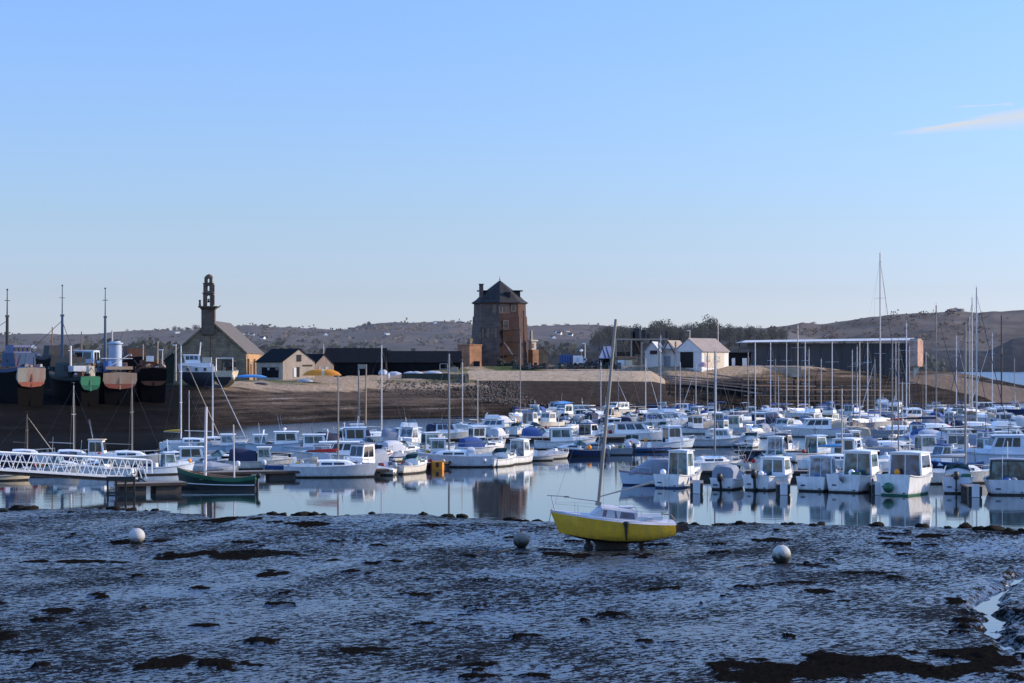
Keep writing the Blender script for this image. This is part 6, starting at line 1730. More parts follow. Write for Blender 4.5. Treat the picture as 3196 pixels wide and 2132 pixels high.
W1 = wreck(96, 294, 128, 20, 5.2, 3.0, -3.3, 'black trawler wreck with peeling grey and rust transom at the frame edge', (WRK, WRK, WRB), TR1, OXRED, 1.2)
W2 = wreck(281, 298, 124, 18, 3.6, 2.2, -3.0, 'dark teal trawler wreck with small bright green stern', (WRK, WRK, WRT), paint('transom_green', (.02, .22, .10), .7, .5, scale=.8), GREEN, 1.0)
W3 = wreck(374, 302, 112, 19, 6.0, 2.6, -3.1, 'trawler wreck with cream and red stern and a pale blue funnel', (WRK, WRK, WRK), TR3, OXRED, 1.0)
W4 = wreck(478, 308, 105, 17, 4.8, 2.9, -3.2, 'rust-brown trawler wreck with cluttered stern nearest the chapel', (WRK, WRK, RUST), WRK, RUST, 1.0)
# deck houses, masts and clutter, in each hull's own frame (x forward)
q = MB(); q.box((-5.5, 0, 4.4), (5.0, 3.6, 2.2), taper=(.95, .9)); q.build('deckhouse', WRB, W1)
q = MB(); q.box((-5.3, 0, 6.0), (3.2, 3.0, 1.4), taper=(.9, .9)); wh = q.build('wheelhouse', paint('wreck_lilac', (.12, .14, .26), .7, .4), W1)
for k in range(4): q = MB(); q.box((-6.95, -1.05 + .7 * k, 6.1), (.08, .45, .6)); q.build('window', GLD, wh)
old_mast(W1, -1.0, 0, 3.2, Z(908, 306) - W1.location.z, .30, BLACK, [(-1.0, 5.5, 7.0)])
q = MB(); q.tube((5, 0, 3.5), (5, 0, 9.5), .2, .12); q.build('foremast', BLACK, W1)


def clutter(P, x0, x1, w, z, n, seed, mats, big=.7):
    """odds and ends lying on a derelict deck, each a piece of its own"""
    r = random.Random(seed)
    for k in range(n):
        x_, y_ = r.uniform(x0, x1), r.uniform(-w, w); m_ = mats[k % len(mats)]; q = MB(); t = r.random(); s_ = big * r.uniform(.5, 1.1)
        if t < .4: q.box((x_, y_, z + s_ * .4), (s_ * r.uniform(.6, 1.6), s_ * r.uniform(.6, 1.6), s_ * r.uniform(.6, 1.4)), rz=r.uniform(0, 2), taper=(r.uniform(.6, 1), r.uniform(.6, 1))); nm = 'deck_box'
        elif t < .7:
            q.ball((0, 0, 0), 1, nu=9, nv=6)
            o_ = Vector((seed + k * 3.1, k * 1.7, 2)); q.v = [tuple(Vector(v) * (1 + .8 * mn.noise(Vector(v) * 1.1 + o_))) for v in q.v]
            q.v = [(x_ + v[0] * s_ * .8, y_ + v[1] * s_ * .8, z + s_ * .3 + v[2] * s_ * .5) for v in q.v]; nm = 'net_heap'
        elif t < .85: q.tube((x_, y_, z - .2), (x_ + r.uniform(-.6, .6), y_ + r.uniform(-.6, .6), z + r.uniform(1.2, 3.2)), .07, .05, n=5); nm = 'stanchion'
        else: q.tube((x_ - s_, y_, z + .5), (x_ + s_, y_ + r.uniform(-1, 1), z + r.uniform(.6, 1.8)), .08, .06, n=5); nm = 'spar'
        q.build(nm, m_, P)


NETO = paint('net_orange', (.42, .12, .05), .9, .5); NETB = paint('net_brown', (.16, .09, .06), .9, .4); RAGW = paint('rag_pale', (.45, .38, .34), .9, .6)
clutter(W1, -9.6, -6.8, 2.0, 3.1, 12, 4, [NETO, RAGW, WRB, NETB, CANVR, BLACK, RAGW], .8)
clutter(W1, -6, 4, 2.0, 4.2, 14, 14, [BLACK, NETB, RUST, WRB], .9)
clutter(W2, -8.6, -4, 1.4, 2.4, 12, 5, [NETB, RAGW, BLACK, RUST, CANVT], .7)
clutter(W2, -6, 5, 1.6, 3.4, 18, 15, [BLACK, RUST, NETB, WRT], .9)
clutter(W3, -8.6, -5.4, 2.4, 2.6, 9, 6, [BLUE, RAGW, BLACK, RUST], .6)
clutter(W3, -4, 6, 2.4, 3.6, 16, 16, [BLACK, RUST, NETB], .9)
clutter(W5, -8.0, 3, 2.0, 3.2, 16, 21, [RUST, NETB, WRB, BLACK, RAGW], .9)
clutter(W6, -8.0, 3, 2.0, 3.1, 16, 22, [RUST, WOODB, RAGW, BLACK, WRT], .9)
q = MB(); q.box((-3, 0, 4.2), (4, 3.2, 2.2), taper=(.9, .9)); q.build('deckhouse', WRG, W5)
q = MB(); q.tube((-1, 0, 3), (-1.2, 0, 8.5), .16, .1); q.build('mast', MASTB, W5)
q = MB(); q.box((-2, 0, 4.0), (4, 3.2, 1.8), taper=(.9, .9)); q.build('deckhouse', RUST, W6)
clutter(W4, -8.2, -2, 2.0, 2.9, 24, 7, [RUST, NETB, RAGW, BLACK, WOODB], .9)
q = MB(); q.box((-1, 0, 3.4), (6, 3.4, 2.2), taper=(.95, .9)); q.build('deckhouse', WRT, W2)
q = MB(); q.box((-1.2, 0, 5.0), (4.6, 2.8, .9)); q.build('upper_deck', BLACK, W2)
old_mast(W2, 3.0, 0, 2.8, Z(893, 310) - W2.location.z, .27, paint('mast_blue', (.06, .10, .15), .6, .3), [(3.0, 5.6, 6.2), (0, -1.6, 4)])
q = MB(); q.box((-5.0, .3, 3.6), (2.4, 2.6, .9)); q.build('white_rail_box', WHITE3, W2)
q = MB(); q.tube((-3.9, 1.2, 3), (-3.9, 1.2, 7.2), .2); q.build('vent_pipe', ALU, W2)
q = MB(); q.box((-7.6, -.6, 3.2), (1.2, .9, 1.6)); q.build('winch', CREAM, W2)
# pale wheelhouse of the boat lying behind, seen over the second hull
q = MB(); rings = []
for z, r_ in ((3.0, 1.08), (7.3, 1.02), (7.35, 1.25), (7.55, 1.25), (7.6, .9), (7.8, .8)):
    rings.append([(-4.4 + r_ * math.cos(2 * PI * k / 18), -.2 + r_ * math.sin(2 * PI * k / 18), z) for k in range(18)])
q.loft(rings); q.build('funnel', paint('funnel_pale_blue', (.36, .44, .55), .5, .3, scale=.5), W3, smooth=35)
q = MB(); q.box((-4.9, 0, 3.4), (4.2, 4.6, .2)); q.box((-2.2, 0, 3.6), (4.5, 3.8, 1.4)); q.build('deckhouse', WRB, W3)
old_mast(W3, -1.5, .9, 2.8, Z(902, 311) - W3.location.z, .26, paint('mast_blue', (.06, .10, .15)), None)
q = MB(); q.tube((-2.2, -.1, 2.8), (-2.2, -.1, 9.6), .18, .14); q.build('post', ALU, W3)
q = MB(); q.tube((-6.4, 2.0, 3.2), (-6.4, -2.0, 5.6), .07); q.tube((-6.4, 2.4, 5.0), (-6.4, -2.6, 5.0), .07); q.build('guard_rail', WHITE3, W3)
q = MB(); q.loft([[(-7.6 + .62 * math.cos(k * PI / 5), 1.6 + .62 * math.sin(k * PI / 5), z) for k in range(10)] for z in (2.9, 4.6)]); q.build('drum', BLUE, W3)
q = MB(); q.box((-8.8, 0, 3.5), (1.0, 4.2, .5)); q.build('stern_bulwark', TR3, W3)
q = MB(); q.box((-2, 0, 3.6), (5, 3.0, 1.6)); q.build('deckhouse', RUST, W4)
q = MB(); q.tube((-5, -1.0, 3.5), (-5, -1.0, 7.5), .14, .1); q.build('post', LIME, W4); q = MB(); q.tube((-3, 1.2, 3.5), (-3, 1.2, 7.0), .14, .1); q.build('post', LIME, W4)
q = MB(); q.box((-5.6, .3, 4.6), (1.4, 1.2, .9)); q.build('rope_bin', WHITE3, W4)
P = thing('moored_wreck', 'pale blue wheelhouse boat with rust mast lying behind the green-sterned wreck', 'trawler', (X(268, 330), 330.0, tz(X(268, 330), 330) + 2.2), R(170))
make_hull(P, 12, 4, 2, (WRT, BLACK, WRT), zk=-2.2, n=11)
make_house(P, -2, 2.2, 3.0, 1.8, 2.4, rf=.5, mat=PALEBLUE, gl=GLD)
q = MB(); q.tube((.8, 0, 4), (.8, 0, Z(1035, 330) - P.location.z), .16, .1); q.build('mast', MASTB, P)
q = MB(); q.tube((-4, 0, 1.5), (-7, .3, 7.5), .10); q.build('derrick', ALUD, P)

# ================================================================ gangway, pontoons, piles
dg = 146.
sg = dg / FPX
P = thing('gangway', 'white trussed access bridge leading down to the first pontoon', 'gangway', (X(235, dg), dg, 0), R(26))
gx0, gx1 = (-120 - 235) * sg, (470 - 235) * sg


def gz_(px, top): return Z((1398 + (px + 120) * (1441 - 1398) / 590) if top else (1449 + (px + 120) * (1496 - 1449) / 540), dg)


GY = (-.75, .75)
GWH = paint('gangway_white', (.80, .80, .78), .45, .15)
for y_ in GY:
    q = MB(); q.path([((px_ - 235) * sg, y_, gz_(px_, True)) for px_ in (-120, 0, 150, 300, 440, 466)] + [((470 - 235) * sg, y_, gz_(470, True) - .12), ((470 - 235) * sg, y_, Z(1482, dg))], .065, n=6); q.build('top_rail', GWH, P)
    q = MB(); q.path([((px_ - 235) * sg, y_, gz_(px_, False)) for px_ in (-120, 100, 300, 425)], .10, n=4); q.build('bottom_beam', GWH, P)
    k = 0
    for px_ in range(-120, 440, 41):
        q = MB(); q.tube(((px_ - 235) * sg, y_, gz_(px_, False)), ((px_ + 20 - 235) * sg, y_, gz_(px_ + 20, True)), .035, n=5); q.build('truss_bar', GWH, P)
        q = MB(); q.tube(((px_ + 20 - 235) * sg, y_, gz_(px_ + 20, True)), ((px_ + 41 - 235) * sg, y_, gz_(px_ + 41, False)), .035, n=5); q.build('truss_bar', GWH, P)
    q = MB(); q.path([((px_ - 235) * sg, y_, gz_(px_, False) * .5 + gz_(px_, True) * .5) for px_ in (-120, 100, 300, 450)], .022, n=5); q.build('mid_rail', GWH, P)
q = MB(); q.loft([[((px_ - 235) * sg, -.7, gz_(px_, False) + .02), ((px_ - 235) * sg, .7, gz_(px_, False) + .02), ((px_ - 235) * sg, .7, gz_(px_, False) - .35), ((px_ - 235) * sg, -.7, gz_(px_, False) - .35)] for px_ in (-120, 425)]); q.build('walkway', AFBLACK, P)
q = MB(); q.add([((415 - 235) * sg, -.7, Z(1487, dg)), ((455 - 235) * sg, -.7, Z(1508, dg)), ((455 - 235) * sg, .7, Z(1508, dg)), ((415 - 235) * sg, .7, Z(1487, dg))], [(0, 1, 2, 3)]); q.build('ramp_flap', CANVT, P)

PONT = [0]


def pontoon(pts, label, w=2.0, h=.62, group='mooring pontoons', fing=(), dk=None):
    """floating walkway: a deck on dark floats"""
    a = Vector((X(pts[0][0], D(pts[0][1])), D(pts[0][1]), 0)); b = Vector((X(pts[1][0], D(pts[1][1])), D(pts[1][1]), 0))
    P = thing('pontoon', label, 'pontoon', ((a + b) / 2)[:], math.atan2(b.y - a.y, b.x - a.x), group)
    Ln = (b - a).length
    q = MB(); q.box((0, 0, h - .06), (Ln, w, .14)); q.build('walkway', dk or paint('pontoon_deck', (.20, .17, .145), .85, .4), P)
    n_ = max(2, int(Ln / 4.5))
    for k in range(min(n_, 24)):
        x_ = -Ln / 2 + Ln * (k + .5) / min(n_, 24); q = MB(); q.box((x_, 0, h / 2 - .22), (Ln / min(n_, 24) * .72, w * .86, h + .2 - .16)); q.build('float', paint('float_dark', (.05, .042, .036), .9, .5), P)
    q = MB(); q.box((0, -w / 2 - .04, h - .12), (Ln, .08, .2)); q.build('fender_strip', WOODD, P)
    return P


def finger(px, py, Ln, ang, label, w=1.0):
    d = D(py); a = Vector((X(px, d), d, 0))
    P = thing('finger_pontoon', label, 'pontoon', (a.x + Ln / 2 * math.cos(R(ang)), a.y + Ln / 2 * math.sin(R(ang)), 0), R(ang), 'finger pontoons between the near boats')
    q = MB(); q.box((0, 0, .72), (Ln, w, .12)); q.build('walkway', paint('pontoon_deck', (.20, .17, .145), .85, .4), P)
    for s_ in (-1, 1): q = MB(); q.box((s_ * Ln * .38, 0, .27), (Ln * .22, w * .9, .86)); q.build('float', paint('float_pale', (.11, .105, .10), .9, .5), P)
    q = MB(); q.box((-Ln / 2 - .06, 0, .45), (.1, w * .98, .7)); q.build('end_fender', RUBBER, P)
    q = MB(); q.box((-Ln / 2 - .14, 0, .50), (.06, w * .55, .95)); q.build('end_plate', WHITE3, P)
    return P


pontoon(((352, 1540), (572, 1534)), 'dark-sided pontoon at the foot of the white gangway', w=2.2, h=.78)
pontoon(((600, 1496), (1205, 1484)), 'pontoon running behind the green boat to the basin edge')
pontoon(((560, 1430), (1420, 1432)), 'pontoon behind the pale blue wheelhouse boats')
pontoon(((1250, 1470), (1960, 1404)), 'pontoon along the edge of the open basin')
pontoon(((1250, 1385), (1960, 1378)), 'pontoon in the middle of the fleet below the tower')
pontoon(((1980, 1488), (3260, 1496)), 'near pontoon behind the row of white sterns')
pontoon(((2290, 1424), (3260, 1428)), 'second pontoon behind the near row of white boats')
pontoon(((2020, 1352), (3260, 1356)), 'pontoon behind the large broadside cabin cruiser')
pontoon(((1560, 1318), (3260, 1306)), 'long pontoon under the furthest rows of boats')
finger(2174, 1541, 4.5, 84, 'finger pontoon end between ladder-sterned boat and dome-covered boat')
finger(2446, 1545, 4.5, 84, 'finger pontoon end beside the twin-legged boat')
finger(2742, 1545, 4.5, 84, 'finger pontoon end beside the green-banded boat')
finger(3044, 1552, 4.5, 86, 'finger pontoon end beside the green-framed workboat')
P = thing('pontoon_cage', 'black open steel cage at the end of the gangway pontoon', 'frame', (X(385, 146), 145.6, 0))
for x_ in (-1.0, -.35, .35, 1.0):
    q = MB(); q.box((x_, -.5, .55), (.14, .14, 1.35)); q.build('post', BLACK, P)
q = MB(); q.box((0, -.5, 1.2), (2.2, .2, .3)); q.build('top_beam', BLACK, P); q = MB(); q.box((0, -.5, .1), (2.2, .2, .14)); q.build('bottom_beam', BLACK, P)
q = MB(); q.box((-.72, -.58, .75), (.4, .06, .35)); q.build('notice', WHITE3, P)
# yellow floating box with a red flag panel
dF = D(1465); P = thing('yellow_marker_float', 'yellow box float with red flag panel and small sign on the basin', 'float', (X(1362, dF), dF, 0), R(-8))
q = MB(); q.box((.15, 0, .38), (.98, .9, .78)); q.build('float_body', ORANGE, P)
q = MB(); q.box((.18, -.47, .45), (.30, .04, .42)); q.box((.18, -.485, .55), (.2, .03, .06)); q.build('notice', RUST, P)
q = MB(); q.add([(-.95, -.42, .72), (-.40, -.42, .70), (-.40, -.42, 1.05), (-.40, -.36, .70), (-.95, -.36, .72), (-.40, -.36, 1.05)], [(0, 1, 2), (3, 4, 5), (0, 4, 3, 1), (1, 3, 5, 2), (2, 5, 4, 0)]); q.build('red_flag', CANVR, P)
q = MB(); q.box((-.40, -.4, .45), (.10, .12, 1.0)); q.build('red_post', RED, P)
q = MB(); q.ball((.72, -.2, .82), .16); q.build('float_knob', CREAM, P)

# ================================================================ buoys on the mud
def mooring_buoy(px, py, d, r, label, mat, squash=1., moss=None):
    x = X(px, d); z = mud_z(x, d)
    P = thing('mooring_buoy', label, 'buoy', (x, d, z + r * .82), 0)
    q = MB(); rings = []
    for i in range(15):
        t = -PI / 2 + PI * i / 14; t = max(-1.52, min(1.52, t)); rr = r * math.cos(t); zz = r * math.sin(t) * (1.08 if t > 0 else 1)
        rings.append([(rr * math.cos(2 * PI * k / 22), rr * math.sin(2 * PI * k / 22), zz * squash) for k in range(22)])
    q.loft(rings); q.build('float_body', mat, P, smooth=True)
    q = MB(); q.tube((0, 0, r * 1.0), (0, 0, r * 1.16), .06, n=8); q.path([(-.07, 0, r * 1.12), (-.07, 0, r * 1.24), (0, 0, r * 1.3), (.07, 0, r * 1.24), (.07, 0, r * 1.12)], .018, n=5); q.build('ring', RUST, P)
    return P


mooring_buoy(427, 1685, 103, .44, 'grey-white mooring buoy on the mud by the dark weed bed', buoy_mat('buoy_white', (.50, .49, .46), (.03, .028, .02), -.36, -.02), .92)
mooring_buoy(1627, 1700, 101, .44, 'mossy grey mooring buoy on the mud beside the yellow boat bow', buoy_mat('buoy_moss', (.16, .165, .15), (.015, .016, .010), -.2, .3), .92)
mooring_buoy(2439, 1745, 92, .46, 'round pale mooring buoy with dark green lower half on open mud', buoy_mat('buoy_pale', (.46, .47, .44), (.014, .018, .012), -.10, .24), 1.0)

for (px_, py_, lb_, r_) in ((427, 1706, 'rusty chain trailing from the grey-white buoy', 1), (2439, 1772, 'rusty chain trailing from the round pale buoy', -1), (1627, 1722, 'rusty chain trailing from the mossy buoy', -1)):
    d_ = D(py_, .15); q = MB(); pts_ = []
    for k in range(9):
        x_ = X(px_, d_) + r_ * (.25 + .26 * k); y_ = d_ - .12 * k + .22 * math.sin(k * 1.3); pts_.append((x_, y_, mud_z(x_, y_) + .025))
    q.path(pts_, .028, n=5); tag(q.build('mooring_chain', WOODD), lb_, 'chain')
# weed-covered stones along the edge of the mud
sr = random.Random(21)
SPX = [(8, 1604, 1.0), (40, 1590, .9), (60, 1590, 1.5), (95, 1594, 1.0), (222, 1604, .6), (315, 1592, .9), (345, 1592, 1.1), (360, 1598, .8), (385, 1592, .9), (410, 1598, 1.1), (455, 1596, .8), (485, 1598, .9),
       (812, 1606, .7), (850, 1602, 1.2), (880, 1606, .8), (940, 1606, 1.0), (980, 1602, .9), (1010, 1606, .8), (1085, 1606, .9), (1160, 1610, .8), (1320, 1610, .7), (1395, 1612, .8), (1440, 1612, .9), (1592, 1618, 1.0), (1618, 1620, .9), (1640, 1622, .7), (1676, 1624, 1.3), (1880 + 250, 1640, .8), (2170, 1640, 1.4), (2255, 1636, 1.1), (2235, 1640, .8), (2310, 1642, .8), (2355, 1640, .5), (2450, 1640, 1.1), (2470, 1642, .8), (2540, 1646, .9), (2560, 1644, .8), (2735, 1648, 1.2), (2880, 1654, .9), (2960, 1656, .7), (3010, 1655, 1.2), (3055, 1658, 1.3), (3100, 1660, 1.2), (3150, 1664, 1.0), (3190, 1666, .9)]
for k, (px_, py_, s_) in enumerate(SPX):
    s_ *= sr.uniform(.5, 1.15); d_ = D(py_ + 4, .0) + sr.uniform(-.8, .8); x_ = X(px_, d_); z_ = mud_z(x_, d_)
    q = MB(); q.ball((0, 0, 0), 1, nu=11, nv=8)
    o_ = Vector((sr.uniform(0, 9), sr.uniform(0, 9), sr.uniform(0, 9)))
    from mathutils import noise as mn
    q.v = [tuple(Vector(v) * (1 + .55 * mn.noise(Vector(v) * 1.3 + o_) + .25 * mn.noise(Vector(v) * 3.5 + o_))) for v in q.v]
    q.v = [(v[0] * .42 * s_ * (1.5 if k % 3 == 0 else 1.1), v[1] * .38 * s_, v[2] * .20 * s_) for v in q.v]
    o = q.build('weedy_stone', WEED, smooth=True); o.location = (x_, d_, max(z_, .0) + .03 * s_); o.rotation_euler = (0, 0, sr.uniform(0, 3))
    tag(o, 'dark weed-covered stone at the edge of the mud by the water', 'stone', 'weedy stones along the water edge')

# ================================================================ the rest of the fleet: rows further out, boat by boat
SEG = [(0, 1150, 'below chapel'), (1150, 1440, 'below black sheds'), (1440, 1700, 'below tower'), (1700, 2040, 'below sea wall'), (2040, 2290, 'below white boathouse'),
       (2290, 2560, 'below wharf'), (2560, 2880, 'below black boathouse'), (2880, 3400, 'below pier end')]
ar = random.Random(77)
AUTO = []


def free(x, y, r):
    return all((x - a) ** 2 + (y - b) ** 2 > ((r + l * .36) ** 2) for a, b, l, an, P in PLACED)


# yachts whose masts stand against the shore: (column of mast, row of truck, row of waterline, mast tone)
MASTS = [(1443, 1130, 1330, ALU), (1491, 1186, 1332, ALU), (1624, 1056, 1318, ALUD), (1875, 1130, 1310, ALU), (1930, 1190, 1316, ALUD), (2015, 1122, 1306, MASTW), (2062, 1047, 1302, ALU), (2108, 1128, 1296, ALUD), (2123, 1130, 1314, ALU), (2172, 1140, 1300, ALU),
         (2208, 1097, 1340, ALUD), (2235, 1099, 1312, MASTW), (2335, 1100, 1330, ALUD), (2357, 1070, 1360, ALU), (2405, 1068, 1300, MASTW), (2420, 1120, 1292, ALUD), (2430, 1175, 1318, ALU), (2455, 1068, 1290, ALU), (2490, 1013, 1302, ALU), (2513, 1066, 1308, MASTW), (2525, 1090, 1296, ALU), (2563, 1120, 1292, ALU), (2597, 1066, 1326, MASTW), (2660, 1094, 1296, ALU), (2675, 1082, 1310, ALU), (2683, 1066, 1340, ALU), (2708, 1070, 1318, PALEBLUE),
         (2730, 1120, 1330, ALUD), (2747, 789, 1336, ALU), (2796, 1066, 1290, MASTW), (2829, 1009, 1350, MASTW), (2838, 1080, 1298, ALU), (2890, 1100, 1306, ALU), (2922, 953, 1358, ALUD), (2985, 1048, 1300, MASTW), (3026, 986, 1304, ALU), (3034, 928, 1322, MASTW), (3048, 897, 1352, ALU), (3097, 1040, 1292, MASTW), (3166, 1120, 1288, ALUD), (2880, 1160, 1330, MASTB),
         (2785, 1064, 1420, ALUD)]
for k, (mx_, mt, wl, mm) in enumerate(MASTS):
    wl = max(wl, 1298 if mx_ > 1600 else 1356)
    d_ = D(wl); h_ = Z(mt, d_)
    ang = ar.choice([62, 244, 30, 205, 8, 184])
    L_ = min(11.5, max(6.2, h_ * .72))
    hc = ar.choice(['white', 'white', 'white', 'ivory', 'greyed', 'navy', 'white'])
    cv = ar.choice([None, None, 'blue', 'navy', 'grey', 'tan']); co_ = ar.choice(['blue', 'navy', 'grey', 'pale', None, 'navy'])
    # the mast stands a little forward of amidships
    off = .07 * L_
    dd = d_ - off * math.sin(R(ang)); xx = X(mx_, d_) - off * math.cos(R(ang))
    pxx = 1598 + xx / dd * FPX
    tall = h_ > 17
    P = boat(pxx, HY + CH * FPX / dd, ang, L_, 'yacht', '', hull=hc, canvas=cv, cover=co_, mast=h_, mmat=mm, mr=.12 if tall else .095 if h_ > 9 else .075, near=False, jib=ar.choice([None, None, 'pale', 'navy']))
    tone = {'aluminium_dull': 'dull grey', 'mast_white': 'white', 'mast_wood': 'brown', 'aluminium': 'silver', 'gelcoat_pale_blue': 'pale blue'}[mm.name]
    AUTO.append((mx_, d_, P, 'yacht', f"{hc} yacht with {'very tall' if tall else 'tall' if h_ > 13 else 'short' if h_ < 9 else 'slim'} {tone.replace('pale blue', 'bluish').replace('dull grey', 'dull')} mast" + (f" and {co_} sail cover" if co_ else ' and bare boom')))
# the old dark two-topped mast by the pier end
d_ = D(1300); P = boat(3138, 1300, 185, 11, 'yacht', 'old dark vessel with heavy brown mast and crosstrees by the pier end', hull='navy', mast=Z(985, d_), mmat=paint('mast_dark_brown', (.06, .04, .03), .7, .4), mr=.17, near=False, F=1.4, B=3.4)
q = MB(); zc_ = Z(1106, d_); q.box((.07 * 11 - .0, 0, zc_), (1.3, 1.3, .12)); q.tube((.77, 0, zc_), (.77, 0, zc_ + 1.2), .16); q.build('crosstrees', MASTB, P)

ROWS = [  # row of the waterline, first and last column, step, name of the row
    (1296, 1600, 3190, 43, 'far row'), (1306, 1660, 3190, 46, 'far row'), (1320, 1590, 3190, 50, 'far middle row'), (1336, 1560, 3190, 56, 'far middle row'), (1356, 1600, 3190, 60, 'middle row'), (1376, 1330, 1990, 66, 'middle row'),
    (1384, 2640, 3190, 70, 'middle row'), (1404, 1120, 1560, 74, 'near middle row'), (1412, 2640, 3190, 78, 'near middle row'), (1444, 2280, 3190, 88, 'near row'), (1366, 2250, 2420, 60, 'middle row'), (1468, 2290, 3190, 84, 'near row'), (1470, 640, 1180, 74, 'near row'), (1442, 1060, 1500, 70, 'near row'), (1424, 2420, 3190, 80, 'near row')]
for wl, p0, p1, st, rn in ROWS:
    px_ = p0 + ar.uniform(0, st * .5)
    while px_ < p1:
        py_ = wl + ar.uniform(-3, 3); d_ = D(py_)
        kind = ar.choices(['wheel', 'cuddy', 'cruiser', 'skiff', 'launch'], [.36, .30, .20, .08, .06])[0]
        L_ = {'wheel': ar.uniform(5.6, 7.6), 'cuddy': ar.uniform(4.8, 6.6), 'cruiser': ar.uniform(7.0, 9.8), 'skiff': ar.uniform(4, 5), 'launch': ar.uniform(4.4, 5.6)}[kind]
        if d_ > 330: L_ *= 1.08
        if free(X(px_, d_), d_, L_ * .22):
            hc = ar.choices(['white', 'ivory', 'greyed', 'pale blue', 'navy', 'blue', 'cream', 'red', 'grey', 'green'], [.60, .13, .09, .07, .03, .02, .02, .01, .02, .01])[0]
            cv = ar.choices([None, 'blue', 'navy', 'grey', 'pale', 'tan', 'light blue', 'red'], [.58, .06, .06, .10, .13, .05, .01, .01])[0]
            if kind == 'launch' and not cv: cv = 'grey'
            g = ar.choices(['teal', 'dark', 'blue', 'pale'], [.35, .3, .2, .15])[0]
            kw = {}
            if kind == 'wheel': kw = dict(hx=ar.uniform(-.18, .06), hl=ar.uniform(.20, .34), hh=ar.uniform(1.4, 1.9), rear=ar.choice(['glass', 'door']), roofm=ar.choice([None, None, None, 'grey', 'blue']), antenna=int(ar.random() < .3), dome=ar.random() < .12)
            elif kind == 'cruiser': kw = dict(hx=ar.uniform(-.34, -.2), hl=ar.uniform(.42, .54), hh=ar.uniform(1.15, 1.5), fly=ar.random() < .45, arch=ar.random() < .3, dome=ar.random() < .2)
            elif kind in ('cuddy', 'skiff'): kw = dict(ob=ar.choice(['black', 'white', 'grey']), tilt=ar.choice([0, 20, 50]))
            if kind in ('wheel', 'cruiser') and cv and ar.random() < .4: kw['roofm'] = cv
            if kind in ('wheel', 'cruiser'): kw['rf'] = ar.choice([None, -.18, .15, .5, .8]) if kind == 'wheel' else None; kw['sill'] = ar.choice([.30, .42, .5])
            if kind in ('wheel', 'cuddy', 'skiff') and not cv and ar.random() < .30: kw['bimini'] = ar.choice(['blue', 'navy', 'grey', 'tan', 'pale'])
            if ar.random() < .25: kw['stripe'] = ar.choice(['blue', 'navy', 'red', 'grey'])
            cabc = ar.choices([WHITE, WHITE2, WHITE3, PALEBLUE], [.55, .15, .15, .15])[0]
            ang = ar.choices([60, 240, 15, 195, 90, 270, 345], [.28, .22, .15, .12, .08, .08, .07])[0] + ar.uniform(-8, 8)
            P = boat(px_, py_, ang, L_, kind, '', hull=hc, canvas=cv, gl=g, cab=cabc, near=False, rl=False, nf=ar.choice([0, 0, 2]) if d_ < 260 else 0, **kw)
            tn = {'wheel': 'wheelhouse boat', 'cuddy': 'motorboat', 'cruiser': 'cabin cruiser', 'skiff': 'open boat', 'launch': 'hooded launch'}[kind]
            ft = f"with {cv} canvas" if cv else f"with {g} glass" if kind in ('wheel', 'cruiser') else f"with {kw.get('ob', 'no')} outboard"
            if kw.get('bimini'): ft = f"with {kw['bimini']} sunshade"
            elif kw.get('stripe') and not cv: ft = f"with {kw['stripe']} band"
            AUTO.append((px_, d_, P, tn, f"{hc} {'flybridge ' if kw.get('fly') else ''}{tn} {ft}"))
        px_ += st * ar.uniform(.75, 1.2)
# labels: look first; among look-alikes their order across the same stretch of the harbour
bylook = {}
for px_, d_, P, tn, look in AUTO:
    seg = next(n_ for a, b, n_ in SEG if a <= px_ < b)
    row = 'farthest rows' if d_ > 345 else 'far rows' if d_ > 300 else 'middle rows' if d_ > 245 else 'nearer rows'
    bylook.setdefault((look, seg, row), []).append((px_, P))
for (look, seg, row), v in bylook.items():
    v.sort(key=lambda a: a[0])
    for k, (px_, P) in enumerate(v):
        look = look.replace('pale blue mast', 'bluish mast')
        P['label'] = f"{look}, {row} {seg}" if len(v) == 1 else f"{look}, {ORD[k]} in {row} {seg}"
        P['group'] = 'boats moored in the outer rows'
# red and white sunshade boat in the far row
P = boat(1758, 1300, 20, 6.5, 'cuddy', 'white boat with pale blue and red sun canopy in the far row', hull='white', near=False)
q = MB(); q.add([(-1.9, -1.1, 2.35), (1.9, -1.0, 2.6), (1.9, 1.0, 2.6), (-1.9, 1.1, 2.35), (0, 0, 3.0)], [(0, 1, 4), (1, 2, 4), (2, 3, 4), (3, 0, 4)]); q.build('sun_canopy', CANVLB, P)
q = MB(); q.box((.6, 0, 1.8), (1.3, 1.9, 1.1)); q.build('red_screen', paint('screen_red', (.55, .10, .05), .7, .2), P)

# ================================================================ hills: houses, trees, scrub
def hill_z(H, px, d):
    xx, dd, zz = H
    j = int(np.clip(np.searchsorted(dd[:, 0], d), 0, dd.shape[0] - 1)); x = X(px, d)
    i = int(np.clip(np.searchsorted(xx[j], x), 0, xx.shape[1] - 1)); return float(zz[j, i])


def on_hill(H, px, py):
    """nearest point of hill H that is seen at (px, py)"""
    dd = H[1][:, 0]; last = None
    for d in dd:
        z = hill_z(H, px, d)
        if HY - (z - CH) * FPX / d <= py: return (X(px, d), float(d), z)
        if d > dd[0] + (dd[-1] - dd[0]) * .79: break
        last = (X(px, d), float(d), z)
    return last


